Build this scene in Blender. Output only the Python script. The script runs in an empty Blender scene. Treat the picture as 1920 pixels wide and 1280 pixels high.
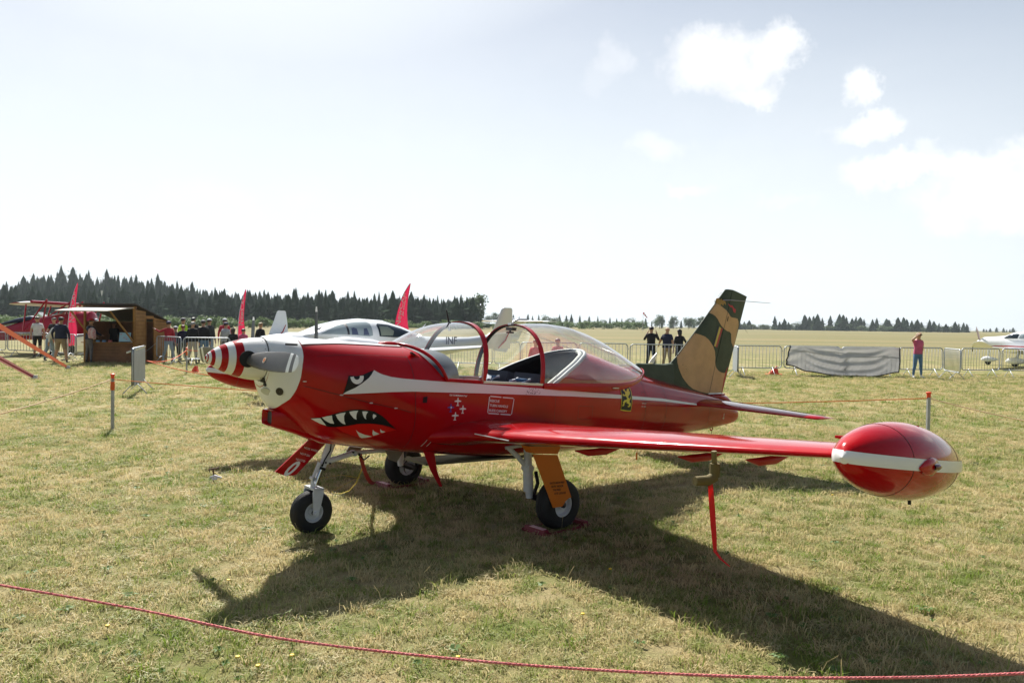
import bpy, bmesh, math, random
import numpy as np
from mathutils import Vector, Matrix, noise as mnoise
from mathutils.geometry import tessellate_polygon
R = math.radians
SC = bpy.context.scene
COL = SC.collection
rng = random.Random(7)

# ------------------------------------------------------------------ camera
CF, CH, CP, CR = 1428.96, 1.7206, -0.022393, 0.0135      # focal (px of 1920), eye height, pitch, roll
cam_d = bpy.data.cameras.new('camera')
cam = bpy.data.objects.new('camera', cam_d); COL.objects.link(cam)
cam_d.sensor_width = 36.0
cam_d.lens = 36.0*CF/1920.0
cam_d.clip_start = 0.05; cam_d.clip_end = 20000
_c, _s = math.cos(CP), math.sin(CP)
_r0 = Vector((1, 0, 0)); _u0 = Vector((0, -_s, _c)); _f0 = Vector((0, _c, _s))
_rr = _r0*math.cos(CR) + _u0*math.sin(CR)
_uu = -_r0*math.sin(CR) + _u0*math.cos(CR)
cam.matrix_world = Matrix(((_rr.x, _uu.x, -_f0.x, 0), (_rr.y, _uu.y, -_f0.y, 0), (_rr.z, _uu.z, -_f0.z, CH), (0, 0, 0, 1)))
SC.camera = cam

# ------------------------------------------------------------------ sun + sky
SUN_AZ, SUN_EL = R(111.0), R(46.0)
SUNV = Vector((math.cos(SUN_EL)*math.cos(SUN_AZ), math.cos(SUN_EL)*math.sin(SUN_AZ), math.sin(SUN_EL)))
sl = bpy.data.lights.new('sun', 'SUN'); sl.energy = 5.0; sl.angle = R(0.53); sl.color = (1.0, 0.955, 0.88)
so = bpy.data.objects.new('sun', sl); COL.objects.link(so)
so.rotation_euler = SUNV.to_track_quat('Z', 'Y').to_euler(); so.location = (-20, 40, 60)
SC.view_settings.view_transform = 'Standard'; SC.view_settings.look = 'None'
SC.view_settings.gamma = 1.0; SC.view_settings.use_curve_mapping = False
SC.view_settings.exposure = 0.88
SC.cycles.max_bounces = 8; SC.cycles.transparent_max_bounces = 24
SC.cycles.diffuse_bounces = 3; SC.cycles.volume_bounces = 0; SC.cycles.use_denoising = True
SC.cycles.caustics_reflective = False; SC.cycles.caustics_refractive = False

class NT:
    """small helper for writing node graphs"""
    def __init__(s, tree): s.t = tree; s.n = tree.nodes; s.l = tree.links
    def new(s, typ, **kw):
        nd = s.n.new(typ)
        for k, v in kw.items(): setattr(nd, k, v)
        return nd
    def put(s, sock, v):
        if v is None: return
        if hasattr(v, 'is_output') or isinstance(v, bpy.types.NodeSocket): s.l.new(v, sock)
        else: sock.default_value = v
    def math(s, op, a, b=None, c=None, clamp=False):
        nd = s.new('ShaderNodeMath', operation=op); nd.use_clamp = clamp
        s.put(nd.inputs[0], a); s.put(nd.inputs[1], b); s.put(nd.inputs[2], c)
        return nd.outputs[0]
    def noise(s, vec, scale, detail=3, rough=0.5, dist=0.0):
        nd = s.new('ShaderNodeTexNoise'); s.put(nd.inputs['Vector'], vec)
        nd.inputs['Scale'].default_value = scale; nd.inputs['Detail'].default_value = detail
        nd.inputs['Roughness'].default_value = rough; nd.inputs['Distortion'].default_value = dist
        return nd.outputs[0], nd.outputs[1]
    def mix(s, f, a, b):
        nd = s.new('ShaderNodeMix', data_type='RGBA'); s.put(nd.inputs[0], f)
        s.put(nd.inputs[6], a if not isinstance(a, tuple) else (*a[:3], 1)); s.put(nd.inputs[7], b if not isinstance(b, tuple) else (*b[:3], 1))
        return nd.outputs[2]
    def ramp(s, f, lo, hi):
        nd = s.new('ShaderNodeMapRange'); nd.interpolation_type = 'SMOOTHSTEP'
        s.put(nd.inputs[0], f); nd.inputs[1].default_value = lo; nd.inputs[2].default_value = hi
        return nd.outputs[0]
    def mapping(s, vec, scale=(1, 1, 1), loc=(0, 0, 0)):
        nd = s.new('ShaderNodeMapping'); s.put(nd.inputs[0], vec)
        nd.inputs['Scale'].default_value = scale; nd.inputs['Location'].default_value = loc
        return nd.outputs[0]

W = bpy.data.worlds.new('World'); SC.world = W; W.use_nodes = True
w = NT(W.node_tree); w.n.clear()
sky = w.new('ShaderNodeTexSky', sky_type='NISHITA')
sky.sun_disc = False; sky.sun_elevation = SUN_EL; sky.sun_rotation = R(90) - SUN_AZ
sky.altitude = 500; sky.air_density = 1.0; sky.dust_density = 2.2; sky.ozone_density = 1.0
SKY_STRENGTH = 0.05
tc = w.new('ShaderNodeTexCoord')
sep = w.new('ShaderNodeSeparateXYZ'); w.l.new(tc.outputs['Generated'], sep.inputs[0])
x_, y_, z_ = sep.outputs
az = w.math('ARCTAN2', x_, y_)
el = w.math('ARCSINE', z_)
_, nc = w.noise(tc.outputs['Generated'], 13.0, 9, 0.68)
brk, _ = w.noise(tc.outputs['Generated'], 17.0, 6, 0.58)
sc_ = w.new('ShaderNodeSeparateXYZ'); w.l.new(nc, sc_.inputs[0])
azn = w.math('ADD', az, w.math('MULTIPLY', w.math('SUBTRACT', sc_.outputs[0], 0.5), 0.11))
eln = w.math('ADD', el, w.math('MULTIPLY', w.math('SUBTRACT', sc_.outputs[1], 0.5), 0.085))
# cumulus (azimuth, elevation, half width, half height, density) in radians
CLOUDS = [(.253, .339, .072, .040, 1), (.285, .322, .05, .03, .9), (.325, .352, .032, .032, .9), (.30, .296, .045, .015, .85), (.128, .345, .03, .028, .35), (.11, .32, .03, .02, .2),
          (.424, .308, .026, .024, .9), (.432, .258, .040, .016, .9), (.45, .198, .042, .021, 1), (.50, .205, .035, .018, .9), (.555, .200, .075, .030, 1), (.60, .170, .13, .045, 1), (.495, .222, .022, .016, .6),
          (.19, .232, .048, .018, .38), (.23, .172, .036, .010, .45), (.34, .158, .036, .010, .35), (-.35, .17, .12, .018, .12),
          (.75, .33, .10, .045, 1), (.92, .24, .14, .05, 1), (-.9, .35, .12, .04, .7)]
cm = None
for a0, e0, ra, rb, dn in CLOUDS:
    if abs(a0) < .7: a0, e0 = math.atan(math.tan(a0/1.0)), math.atan(e0*math.cos(a0)) + .0135*math.tan(a0)*math.cos(a0)
    dx = w.math('DIVIDE', w.math('SUBTRACT', azn, a0), ra)
    dy = w.math('DIVIDE', w.math('SUBTRACT', eln, e0), rb)
    d2 = w.math('ADD', w.math('MULTIPLY', dx, dx), w.math('MULTIPLY', dy, dy))
    m_ = w.math('MULTIPLY', w.ramp(w.math('ADD', d2, w.math('MULTIPLY', w.math('SUBTRACT', brk, .5), 2.1)), 1.45, -0.25), dn)
    cm = m_ if cm is None else w.math('MAXIMUM', cm, m_)
# loose cumulus field over the rest of the sky
fl, _ = w.noise(w.mapping(tc.outputs['Generated'], (1, 1, 2.4)), 3.1, 7, 0.6)
behind = w.math('MULTIPLY', w.ramp(w.math('MULTIPLY', y_, -1.0), -0.25, 0.25), .18)
cm = w.math('MAXIMUM', cm, w.math('MULTIPLY', w.math('MULTIPLY', w.ramp(fl, 0.52, 0.62), behind), w.ramp(el, 0.02, 0.2)))
veil, _ = w.noise(w.mapping(tc.outputs['Generated'], (1, 1, 4)), 2.2, 5, 0.55)
cm = w.math('MAXIMUM', cm, w.math('MULTIPLY', w.ramp(veil, 0.35, 0.8), 0.12))
HAZE_W = w.ramp(el, 0.26, -0.02)            # milky air near the horizon
# thin bright veil on the sun's side of the sky, fading to clear blue away from it
sdot = w.new('ShaderNodeVectorMath', operation='DOT_PRODUCT'); w.l.new(tc.outputs['Generated'], sdot.inputs[0]); sdot.inputs[1].default_value = tuple(SUNV)
LOW = w.math('MULTIPLY', w.ramp(el, .66, .0), w.ramp(w.math('SUBTRACT', y_, w.math('MULTIPLY', x_, .46)), -.30, .80))
VEIL = w.math('MAXIMUM', w.math('MULTIPLY', w.ramp(sdot.outputs['Value'], .76, .985), 1.0), w.math('MULTIPLY', LOW, 1.0), clamp=True)
base = w.mix(VEIL, sky.outputs[0], (10.7, 11.4, 12.0))
shade, _ = w.noise(tc.outputs['Generated'], 18, 5, 0.6)
ccol = w.mix(w.ramp(shade, 0.3, 0.75), (13.6, 13.6, 13.5), (10.8, 11.0, 11.4))
fin = w.mix(cm, base, ccol)
bg = w.new('ShaderNodeBackground'); w.l.new(fin, bg.inputs[0]); bg.inputs[1].default_value = SKY_STRENGTH
wo = w.new('ShaderNodeOutputWorld'); w.l.new(bg.outputs[0], wo.inputs[0])

# ------------------------------------------------------------------ helpers
def ray(u, v):
    """direction in the world that the photograph's pixel looks along"""
    a, b = (u-960)/CF, -(v-640)/CF
    return (_f0 + _rr*a + _uu*b)
def ground(u, v, z=0.0):
    d = ray(u, v); t = (z-CH)/d.z
    return Vector((d.x*t, d.y*t, z))
def at(u, v, y):
    """world point seen at a pixel, y metres away"""
    d = ray(u, v); t = y/d.y
    return Vector((d.x*t, y, CH+d.z*t))

MATS = {}
def mat(name, color, rough=0.5, metal=0.0, coat=0.0, var=0.0, vscale=3.0, bump=0.0, bscale=40.0, spec=None, trans=0.0, var2=None):
    if name in MATS: return MATS[name]
    m = bpy.data.materials.new(name); m.use_nodes = True
    t = NT(m.node_tree); b = t.n['Principled BSDF']
    b.inputs['Roughness'].default_value = rough; b.inputs['Metallic'].default_value = metal
    if coat: b.inputs['Coat Weight'].default_value = coat; b.inputs['Coat Roughness'].default_value = 0.03; b.inputs['Coat IOR'].default_value = 1.29; b.inputs['Specular IOR Level'].default_value = .10
    if spec is not None: b.inputs['Specular IOR Level'].default_value = spec
    g = t.new('ShaderNodeTexCoord').outputs['Object']
    if var or var2:
        f, _ = t.noise(g, vscale, 5, 0.6)
        c2 = var2 if var2 else tuple(max(0, c*(1-var)) for c in color)
        c1 = tuple(min(1, c*(1+var)) for c in color) if not var2 else color
        t.l.new(t.mix(t.ramp(f, 0.3, 0.7), c1, c2), b.inputs['Base Color'])
        r_, _ = t.noise(g, vscale*6, 3, 0.6)
        t.l.new(t.math('ADD', t.math('MULTIPLY', t.math('SUBTRACT', r_, 0.5), 0.12), rough, clamp=True), b.inputs['Roughness'])
    else:
        b.inputs['Base Color'].default_value = (*color, 1)
    if bump:
        f, _ = t.noise(g, bscale, 4, 0.6)
        bn = t.new('ShaderNodeBump'); bn.inputs['Strength'].default_value = bump; bn.inputs['Distance'].default_value = 0.01
        t.l.new(f, bn.inputs['Height']); t.l.new(bn.outputs[0], b.inputs['Normal'])
    if trans:
        tr = t.new('ShaderNodeBsdfTranslucent'); mx = t.new('ShaderNodeMixShader'); mx.inputs[0].default_value = trans
        tr.inputs[0].default_value = (*color, 1)
        out = t.n['Material Output']
        t.l.new(b.outputs[0], mx.inputs[1]); t.l.new(tr.outputs[0], mx.inputs[2]); t.l.new(mx.outputs[0], out.inputs[0])
    MATS[name] = m; return m

def glass(name, tint=(1, 1, 1), refl=1.0):
    if name in MATS: return MATS[name]
    m = bpy.data.materials.new(name); m.use_nodes = True
    t = NT(m.node_tree); t.n.clear()
    out = t.new('ShaderNodeOutputMaterial')
    tr = t.new('ShaderNodeBsdfTransparent'); tr.inputs[0].default_value = (*tint, 1)
    gl = t.new('ShaderNodeBsdfGlossy'); gl.inputs['Roughness'].default_value = 0.015
    lw = t.new('ShaderNodeFresnel'); t.l.new(t.math('SUBTRACT', 1.5, t.math('MULTIPLY', t.new('ShaderNodeNewGeometry').outputs['Backfacing'], .8333)), lw.inputs[0])
    f = t.math('MULTIPLY', lw.outputs[0], 2.1*refl, clamp=True)
    # faint dust film, made stronger to stand in for white sky reflections
    df = t.new('ShaderNodeBsdfTranslucent'); df.inputs[0].default_value = (.8, .8, .78, 1)
    g = t.new('ShaderNodeTexCoord').outputs['Object']
    n_, _ = t.noise(g, 3, 5, 0.7)
    m1 = t.new('ShaderNodeMixShader'); t.l.new(t.math('MULTIPLY', t.math('ADD', t.ramp(n_, .35, .75), .6), 0.055), m1.inputs[0])
    t.l.new(tr.outputs[0], m1.inputs[1]); t.l.new(df.outputs[0], m1.inputs[2])
    mx = t.new('ShaderNodeMixShader'); t.l.new(f, mx.inputs[0])
    t.l.new(m1.outputs[0], mx.inputs[1]); t.l.new(gl.outputs[0], mx.inputs[2]); t.l.new(mx.outputs[0], out.inputs[0])
    MATS[name] = m; return m

def tag(o, label=None, cat=None, group=None, kind=None):
    if label: o['label'] = label
    if cat: o['category'] = cat
    if group: o['group'] = group
    if kind: o['kind'] = kind
    return o
def empty(name, loc=(0, 0, 0), rz=0.0, label=None, cat=None, group=None):
    o = bpy.data.objects.new(name, None); COL.objects.link(o); o.location = loc; o.rotation_euler = (0, 0, rz)
    o.empty_display_size = 0.2
    return tag(o, label, cat, group)
def children(o): return CH_MAP.get(o.name, [])
CH_MAP = {}
def adopt(o, parent):
    if parent is not None:
        o.parent = parent; CH_MAP.setdefault(parent.name, []).append(o)
def copy_tree(o, parent=None):
    c = o.copy(); COL.objects.link(c)
    if parent is not None: adopt(c, parent)
    for ch in list(children(o)): copy_tree(ch, c)
    return c
def frame_of(d):
    d = Vector(d).normalized()
    a = Vector((0, 0, 1)) if abs(d.z) < 0.9 else Vector((1, 0, 0))
    s = d.cross(a).normalized(); return s, s.cross(d).normalized()

class MB:
    """collects geometry and links it as ONE mesh object"""
    def __init__(s): s.v = []; s.f = []; s.m = []
    def add(s, vs, fs, mi=0):
        n = len(s.v); s.v.extend([tuple(p) for p in vs]); s.f.extend([tuple(i+n for i in f) for f in fs]); s.m.extend([mi]*len(fs)); return s
    def box(s, c, d, mi=0, rz=0.0, M=None):
        hx, hy, hz = d[0]/2, d[1]/2, d[2]/2
        P = [Vector((sx*hx, sy*hy, sz*hz)) for sz in (-1, 1) for sx, sy in ((-1, -1), (1, -1), (1, 1), (-1, 1))]
        if M is None: M = Matrix.Rotation(rz, 3, 'Z')
        P = [M @ p + Vector(c) for p in P]
        return s.add(P, [(0, 3, 2, 1), (4, 5, 6, 7), (0, 1, 5, 4), (1, 2, 6, 5), (2, 3, 7, 6), (3, 0, 4, 7)], mi)
    def tube(s, pts, r, n=8, mi=0, caps=True):
        pts = [Vector(p) for p in pts]; k = len(pts)
        rs = r if isinstance(r, (list, tuple)) else [r]*k
        vs = []; prev = None
        for i, p in enumerate(pts):
            d = (pts[min(i+1, k-1)] - pts[max(i-1, 0)])
            if d.length < 1e-9: d = Vector((0, 0, 1))
            d.normalize()
            if prev is None: a, b = frame_of(d)
            else:
                a = prev - d*prev.dot(d)
                if a.length < 1e-6: a, _b = frame_of(d)
                a.normalize(); b = a.cross(d).normalized()
            if prev is None: b = a.cross(d).normalized()
            prev = a
            for j in range(n):
                t = 2*math.pi*j/n; vs.append(p + (a*math.cos(t) + b*math.sin(t))*rs[i])
        fs = [(i*n+j, i*n+(j+1) % n, (i+1)*n+(j+1) % n, (i+1)*n+j) for i in range(k-1) for j in range(n)]
        if caps: fs += [tuple(range(n))[::-1], tuple((k-1)*n+j for j in range(n))]
        return s.add(vs, fs, mi)
    def lathe(s, prof, n=24, origin=(0, 0, 0), axis=(0, 0, 1), mi=0):
        """prof: (along, radius[, material])"""
        ax = Vector(axis).normalized(); a, b = frame_of(ax); o = Vector(origin)
        vs = []; k = len(prof)
        for q in prof:
            for j in range(n):
                t = 2*math.pi*j/n; vs.append(o + ax*q[0] + (a*math.cos(t)+b*math.sin(t))*q[1])
        n0 = len(s.v); s.v.extend([tuple(p) for p in vs])
        for i in range(k-1):
            mm = prof[i][2] if len(prof[i]) > 2 else mi
            for j in range(n):
                s.f.append((n0+i*n+j, n0+i*n+(j+1) % n, n0+(i+1)*n+(j+1) % n, n0+(i+1)*n+j)); s.m.append(mm)
        return s
    def loft(s, rings, closed=True, caps=True, mi=0):
        n = len(rings[0]); k = len(rings); vs = [p for r_ in rings for p in r_]; fs = []
        for i in range(k-1):
            for j in range(n if closed else n-1):
                fs.append((i*n+j, i*n+(j+1) % n, (i+1)*n+(j+1) % n, (i+1)*n+j))
        if caps and closed: fs += [tuple(range(n))[::-1], tuple((k-1)*n+j for j in range(n))]
        return s.add(vs, fs, mi)
    def prism(s, poly, y0, y1, plane='XZ', mi=0):
        """polygon extruded; plane XZ -> along y, XY -> along z, YZ -> along x"""
        def P(a, b, t): return (a, t, b) if plane == 'XZ' else ((a, b, t) if plane == 'XY' else (t, a, b))
        n = len(poly); vs = [P(a, b, y0) for a, b in poly] + [P(a, b, y1) for a, b in poly]
        fs = [tuple(range(n)), tuple(range(n, 2*n))[::-1]] + [(i, (i+1) % n, n+(i+1) % n, n+i) for i in range(n)]
        return s.add(vs, fs, mi)
    def mesh(s, name, mats, smooth=None, flip=False, fixn=True):
        vs = [(x, -y, z) for x, y, z in s.v] if flip else s.v
        me = bpy.data.meshes.new(name); me.from_pydata(vs, [], s.f)
        for m in (mats if isinstance(mats, (list, tuple)) else [mats]): me.materials.append(m)
        me.polygons.foreach_set('material_index', s.m)
        if fixn:
            bm = bmesh.new(); bm.from_mesh(me); bmesh.ops.recalc_face_normals(bm, faces=bm.faces); bm.to_mesh(me); bm.free()
        if smooth:
            me.polygons.foreach_set('use_smooth', [True]*len(me.polygons))
            if smooth is not True: me.set_sharp_from_angle(angle=R(smooth))
        me.update(); return me
    def build(s, name, mats, parent=None, smooth=None, flip=False, fixn=True, loc=None):
        me = s.mesh(name, mats, smooth, flip, fixn)
        o = bpy.data.objects.new(name, me); COL.objects.link(o); adopt(o, parent)
        if loc is not None: o.location = loc
        return o
def link_mesh(name, me, parent=None, M=None):
    o = bpy.data.objects.new(name, me); COL.objects.link(o); adopt(o, parent)
    if M is not None: o.matrix_basis = M
    return o
def catenary(a, b, sag, n=16):
    a, b = Vector(a), Vector(b)
    return [a.lerp(b, t) - Vector((0, 0, sag*4*t*(1-t))) for t in [i/n for i in range(n+1)]]
def text_polys(body, size=1.0, spacing=1.0, bold=0.0, shear=0.0):
    cu = bpy.data.curves.new('text', 'FONT'); cu.body = body; cu.size = size; cu.space_character = spacing; cu.offset = bold; cu.shear = shear
    cu.resolution_u = 3
    ob = bpy.data.objects.new('text', cu); COL.objects.link(ob)
    dg = bpy.context.evaluated_depsgraph_get(); me = bpy.data.meshes.new_from_object(ob.evaluated_get(dg))
    vs = [(v.co.x, v.co.y) for v in me.vertices]; fs = [tuple(p.vertices) for p in me.polygons]
    bpy.data.objects.remove(ob); bpy.data.curves.remove(cu); bpy.data.meshes.remove(me)
    return vs, fs
def subdivide_flat(vs, fs, step, mids=None):
    """cut flat 2-D faces on a grid so that they can be bent onto a curved surface"""
    bm = bmesh.new(); V = [bm.verts.new((x, y, 0)) for x, y in vs]
    for k, f in enumerate(fs):
        try: fa = bm.faces.new([V[i] for i in f]); fa.material_index = mids[k] if mids else 0
        except ValueError: pass
    xs = [v[0] for v in vs]; ys = [v[1] for v in vs]
    for ax, lo, hi in ((0, min(xs), max(xs)), (1, min(ys), max(ys))):
        k = math.ceil(lo/step)
        while k*step < hi:
            co = Vector((0, 0, 0)); co[ax] = k*step+1e-5; no = Vector((0, 0, 0)); no[ax] = 1
            bmesh.ops.bisect_plane(bm, geom=bm.verts[:]+bm.edges[:]+bm.faces[:], plane_co=co, plane_no=no); k += 1
    bmesh.ops.triangulate(bm, faces=bm.faces)
    bad = [f_ for f_ in bm.faces if f_.normal.z < 0]
    bmesh.ops.reverse_faces(bm, faces=bad)
    bm.verts.index_update()
    ov = [(v.co.x, v.co.y) for v in bm.verts]; of = [tuple(v.index for v in f.verts) for f in bm.faces]; om = [f.material_index for f in bm.faces]
    bm.free(); return ov, of, om

# ------------------------------------------------------------------ ground
def smooth(a, b, x):
    t = min(1, max(0, (x-a)/(b-a))); return t*t*(3-2*t)
def hill(x, y):
    if y < 300: return 0.0
    px = 960 + x/y*CF
    g = float(np.interp(px, [-300, 0, 60, 110, 200, 300, 350, 450, 600, 800, 880, 940], [5, 11, 17, 20.5, 21, 16.5, 12, 8.5, 7, 6, 5, 0]))
    return g*smooth(300, 520, y)*(1-0.5*smooth(700, 1500, y))
def grass_material(name, far=False):
    m = bpy.data.materials.new(name); m.use_nodes = True
    t = NT(m.node_tree); b = t.n['Principled BSDF']; b.inputs['Roughness'].default_value = 0.9; b.inputs['Specular IOR Level'].default_value = 0.15
    g = t.new('ShaderNodeNewGeometry').outputs['Position']
    n1, _ = t.noise(g, 0.9, 5, 0.62); n2, _ = t.noise(g, 9.0, 5, 0.7); n3, _ = t.noise(g, 70.0, 4, 0.7); n4, _ = t.noise(g, 0.13, 4, 0.55)
    straw, green, earth = (.35, .29, .145), (.13, .165, .034), (.13, .095, .05)
    c = t.mix(t.ramp(n1, .38, .62), straw, green)
    c = t.mix(t.math('MULTIPLY', t.ramp(n2, .5, .72), .6), c, straw)
    c = t.mix(t.math('MULTIPLY', t.ramp(n2, .48, .3), .55), c, green)
    c = t.mix(t.math('MULTIPLY', t.ramp(n3, .55, .35), .55), c, earth)
    c = t.mix(t.math('MULTIPLY', t.ramp(n4, .45, .7), .35), c, (.40, .33, .17))
    # mowing stripes and paler hay far out on the airfield
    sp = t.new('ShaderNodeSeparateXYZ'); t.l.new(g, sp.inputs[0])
    f1, _ = t.noise(t.mapping(g, (.004, .05, 1)), 1.0, 4, 0.6)
    f2, _ = t.noise(t.mapping(g, (.02, .4, 1)), 1.0, 5, 0.65)
    farc = t.mix(t.ramp(f1, .35, .65), (.225, .19, .088), (.150, .148, .060))
    farc = t.mix(t.math('MULTIPLY', t.ramp(f2, .45, .7), .5), farc, (.25, .185, .098))
    c = t.mix(t.ramp(sp.outputs[1], 26, 75), c, farc)
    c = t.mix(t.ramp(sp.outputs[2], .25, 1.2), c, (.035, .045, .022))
    t.l.new(c, b.inputs['Base Color'])
    bn = t.new('ShaderNodeBump'); bn.inputs['Strength'].default_value = 0.9; bn.inputs['Distance'].default_value = 0.02
    n5, _ = t.noise(g, 45.0, 6, 0.75)
    t.l.new(n5, bn.inputs['Height']); t.l.new(bn.outputs[0], b.inputs['Normal'])
    return m
ys = [-40, -20, -8, -2, 1, 2.5]
while ys[-1] < 9000: ys.append(ys[-1]*1.09 + 0.3)
NX = 121; gv = []; gf = []
for y in ys:
    for i in range(NX):
        s_ = (i/(NX-1))*2-1
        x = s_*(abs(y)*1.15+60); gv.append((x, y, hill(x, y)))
for j in range(len(ys)-1):
    for i in range(NX-1): a = j*NX+i; gf.append((a, a+1, a+NX+1, a+NX))
me = bpy.data.meshes.new('ground'); me.from_pydata(gv, [], gf); me.polygons.foreach_set('use_smooth', [True]*len(gf))
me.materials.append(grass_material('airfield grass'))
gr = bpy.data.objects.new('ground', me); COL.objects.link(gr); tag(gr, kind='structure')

# ---- grass blades (stuff): tufts scattered over the near field by geometry nodes
def blade_mat():
    m = bpy.data.materials.new('grass blades'); m.use_nodes = True
    t = NT(m.node_tree); b = t.n['Principled BSDF']; b.inputs['Roughness'].default_value = 0.55; b.inputs['Specular IOR Level'].default_value = 0.25
    g = t.new('ShaderNodeNewGeometry').outputs['Position']
    oi = t.new('ShaderNodeObjectInfo').outputs['Random']
    n1, _ = t.noise(g, 0.9, 5, 0.62); n2, _ = t.noise(g, 7.0, 4, 0.7)
    k = t.math('ADD', t.math('MULTIPLY', t.math('SUBTRACT', n1, .5), 1.25), t.math('MULTIPLY', t.math('SUBTRACT', n2, .5), 0.9))
    k = t.math('ADD', k, t.math('MULTIPLY', t.math('SUBTRACT', oi, .5), 1.2))
    c = t.mix(t.ramp(k, -.30, .42), (.60, .50, .27), (.19, .27, .040))
    c = t.mix(t.math('MULTIPLY', t.ramp(oi, .8, .97), .7), c, (.60, .52, .33))
    t.l.new(c, b.inputs['Base Color'])
    tr = t.new('ShaderNodeBsdfTranslucent'); t.l.new(c, tr.inputs[0])
    mx = t.new('ShaderNodeMixShader'); mx.inputs[0].default_value = 0.42
    t.l.new(b.outputs[0], mx.inputs[1]); t.l.new(tr.outputs[0], mx.inputs[2]); t.l.new(mx.outputs[0], t.n['Material Output'].inputs[0])
    return m
BLADE = blade_mat()
def tuft(seed, n, h, spread, lean):
    r = random.Random(seed); vs = []; fs = []
    for _ in range(n):
        a = r.uniform(0, 2*math.pi); d = spread*math.sqrt(r.random()); x, y = d*math.cos(a), d*math.sin(a)
        hh = h*r.uniform(.45, 1.15); w_ = r.uniform(.0015, .0036); t = r.uniform(0, 2*math.pi); l = lean*r.uniform(.3, 1.5)*hh; la = r.uniform(0, 2*math.pi)
        dx, dy = w_*math.cos(t), w_*math.sin(t); lx, ly = l*math.cos(la), l*math.sin(la); k = len(vs)
        vs += [(x-dx, y-dy, -.004), (x+dx, y+dy, -.004), (x+lx*.35+dx*.8, y+ly*.35+dy*.8, hh*.6), (x+lx*.35-dx*.8, y+ly*.35-dy*.8, hh*.6), (x+lx, y+ly, hh*(1-.25*abs(lean)))]
        fs += [(k, k+1, k+2, k+3), (k+3, k+2, k+4)]
    me = bpy.data.meshes.new('grass_tuft'); me.from_pydata(vs, [], fs); me.materials.append(BLADE); return me
tufts = [tuft(1, 34, .038, .075, 1.0), tuft(2, 30, .050, .07, 1.2), tuft(3, 42, .030, .085, 1.5), tuft(4, 24, .075, .06, .7), tuft(5, 36, .036, .08, 1.8), tuft(6, 30, .046, .08, 1.4)]
def grass_patch(name, y0, y1, dens, scale, seed, wide=1.0):
    k = 12; vs = []; fs = []
    for j in range(k+1):
        y = y0+(y1-y0)*j/k
        for i in range(k+1): vs.append(((i/k*2-1)*(y*.72+1.2)*wide, y, 0.001))
    for j in range(k):
        for i in range(k): a = j*(k+1)+i; fs.append((a, a+1, a+k+2, a+k+1))
    me = bpy.data.meshes.new(name); me.from_pydata(vs, [], fs)
    o = bpy.data.objects.new(name, me); COL.objects.link(o); tag(o, kind='stuff')
    ng = bpy.data.node_groups.new(name, 'GeometryNodeTree')
    ng.interface.new_socket('Geometry', in_out='INPUT', socket_type='NodeSocketGeometry')
    ng.interface.new_socket('Geometry', in_out='OUTPUT', socket_type='NodeSocketGeometry')
    N = ng.nodes; L = ng.links
    gi = N.new('NodeGroupInput'); go = N.new('NodeGroupOutput')
    dp = N.new('GeometryNodeDistributePointsOnFaces'); dp.inputs['Density'].default_value = dens; dp.inputs['Seed'].default_value = seed
    L.new(gi.outputs[0], dp.inputs['Mesh'])
    jn = N.new('GeometryNodeGeometryToInstance'); 
    gi2 = []
    for q in TUFT_OBJS:
        oi = N.new('GeometryNodeObjectInfo'); oi.inputs['Object'].default_value = q; oi.inputs['As Instance'].default_value = True; gi2.append(oi)
    N.remove(jn)
    jg = N.new('GeometryNodeJoinGeometry')
    for oi in gi2[::-1]: L.new(oi.outputs['Geometry'], jg.inputs[0])
    ip = N.new('GeometryNodeInstanceOnPoints'); ip.inputs['Pick Instance'].default_value = True
    rv = N.new('FunctionNodeRandomValue'); rv.data_type = 'FLOAT_VECTOR'
    rv.inputs[0].default_value = (-.12, -.12, 0); rv.inputs[1].default_value = (.12, .12, 6.283)
    rs = N.new('FunctionNodeRandomValue'); rs.data_type = 'FLOAT'; rs.inputs[2].default_value = .6*scale; rs.inputs[3].default_value = 1.25*scale
    L.new(dp.outputs['Points'], ip.inputs['Points']); L.new(jg.outputs[0], ip.inputs['Instance'])
    L.new(rv.outputs[0], ip.inputs['Rotation']); L.new(rs.outputs[1], ip.inputs['Scale'])
    L.new(ip.outputs[0], go.inputs[0])
    md = o.modifiers.new('scatter', 'NODES'); md.node_group = ng
    return o
TUFT_OBJS = [bpy.data.objects.new('grass_tuft', m_) for m_ in tufts]
grass_patch('grass', 2.4, 7.0, 190, 1.0, 1, 1.25)
grass_patch('grass', 7.0, 13.0, 110, 1.15, 2, 1.1)
grass_patch('grass', 13.0, 30.0, 34, 1.5, 3)
# broad-leaved weeds and tall dry bents among the grass
r2 = random.Random(11); vs = []; fs = []
for _ in range(150):
    y = 3.2+9*r2.random()**1.4; x = r2.uniform(-.72, .72)*y; n_ = r2.randint(5, 9); s_ = r2.uniform(.025, .06)
    for i in range(n_):
        a = 6.283*i/n_+r2.uniform(-.3, .3); dx, dy = math.cos(a), math.sin(a); L = s_*r2.uniform(.6, 1.2); k = len(vs)
        vs += [(x, y, .012), (x+dx*L*.5-dy*L*.2, y+dy*L*.5+dx*L*.2, .034), (x+dx*L, y+dy*L, .026), (x+dx*L*.5+dy*L*.2, y+dy*L*.5-dx*L*.2, .034)]; fs.append((k, k+1, k+2, k+3))
me = bpy.data.meshes.new('weeds'); me.from_pydata(vs, [], fs); me.materials.append(mat('weed leaf', (.10, .20, .035), .6, trans=.35, var2=(.16, .24, .06), vscale=5)); o = bpy.data.objects.new('weeds', me); COL.objects.link(o); tag(o, kind='stuff')
vs = []; fs = []
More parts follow.
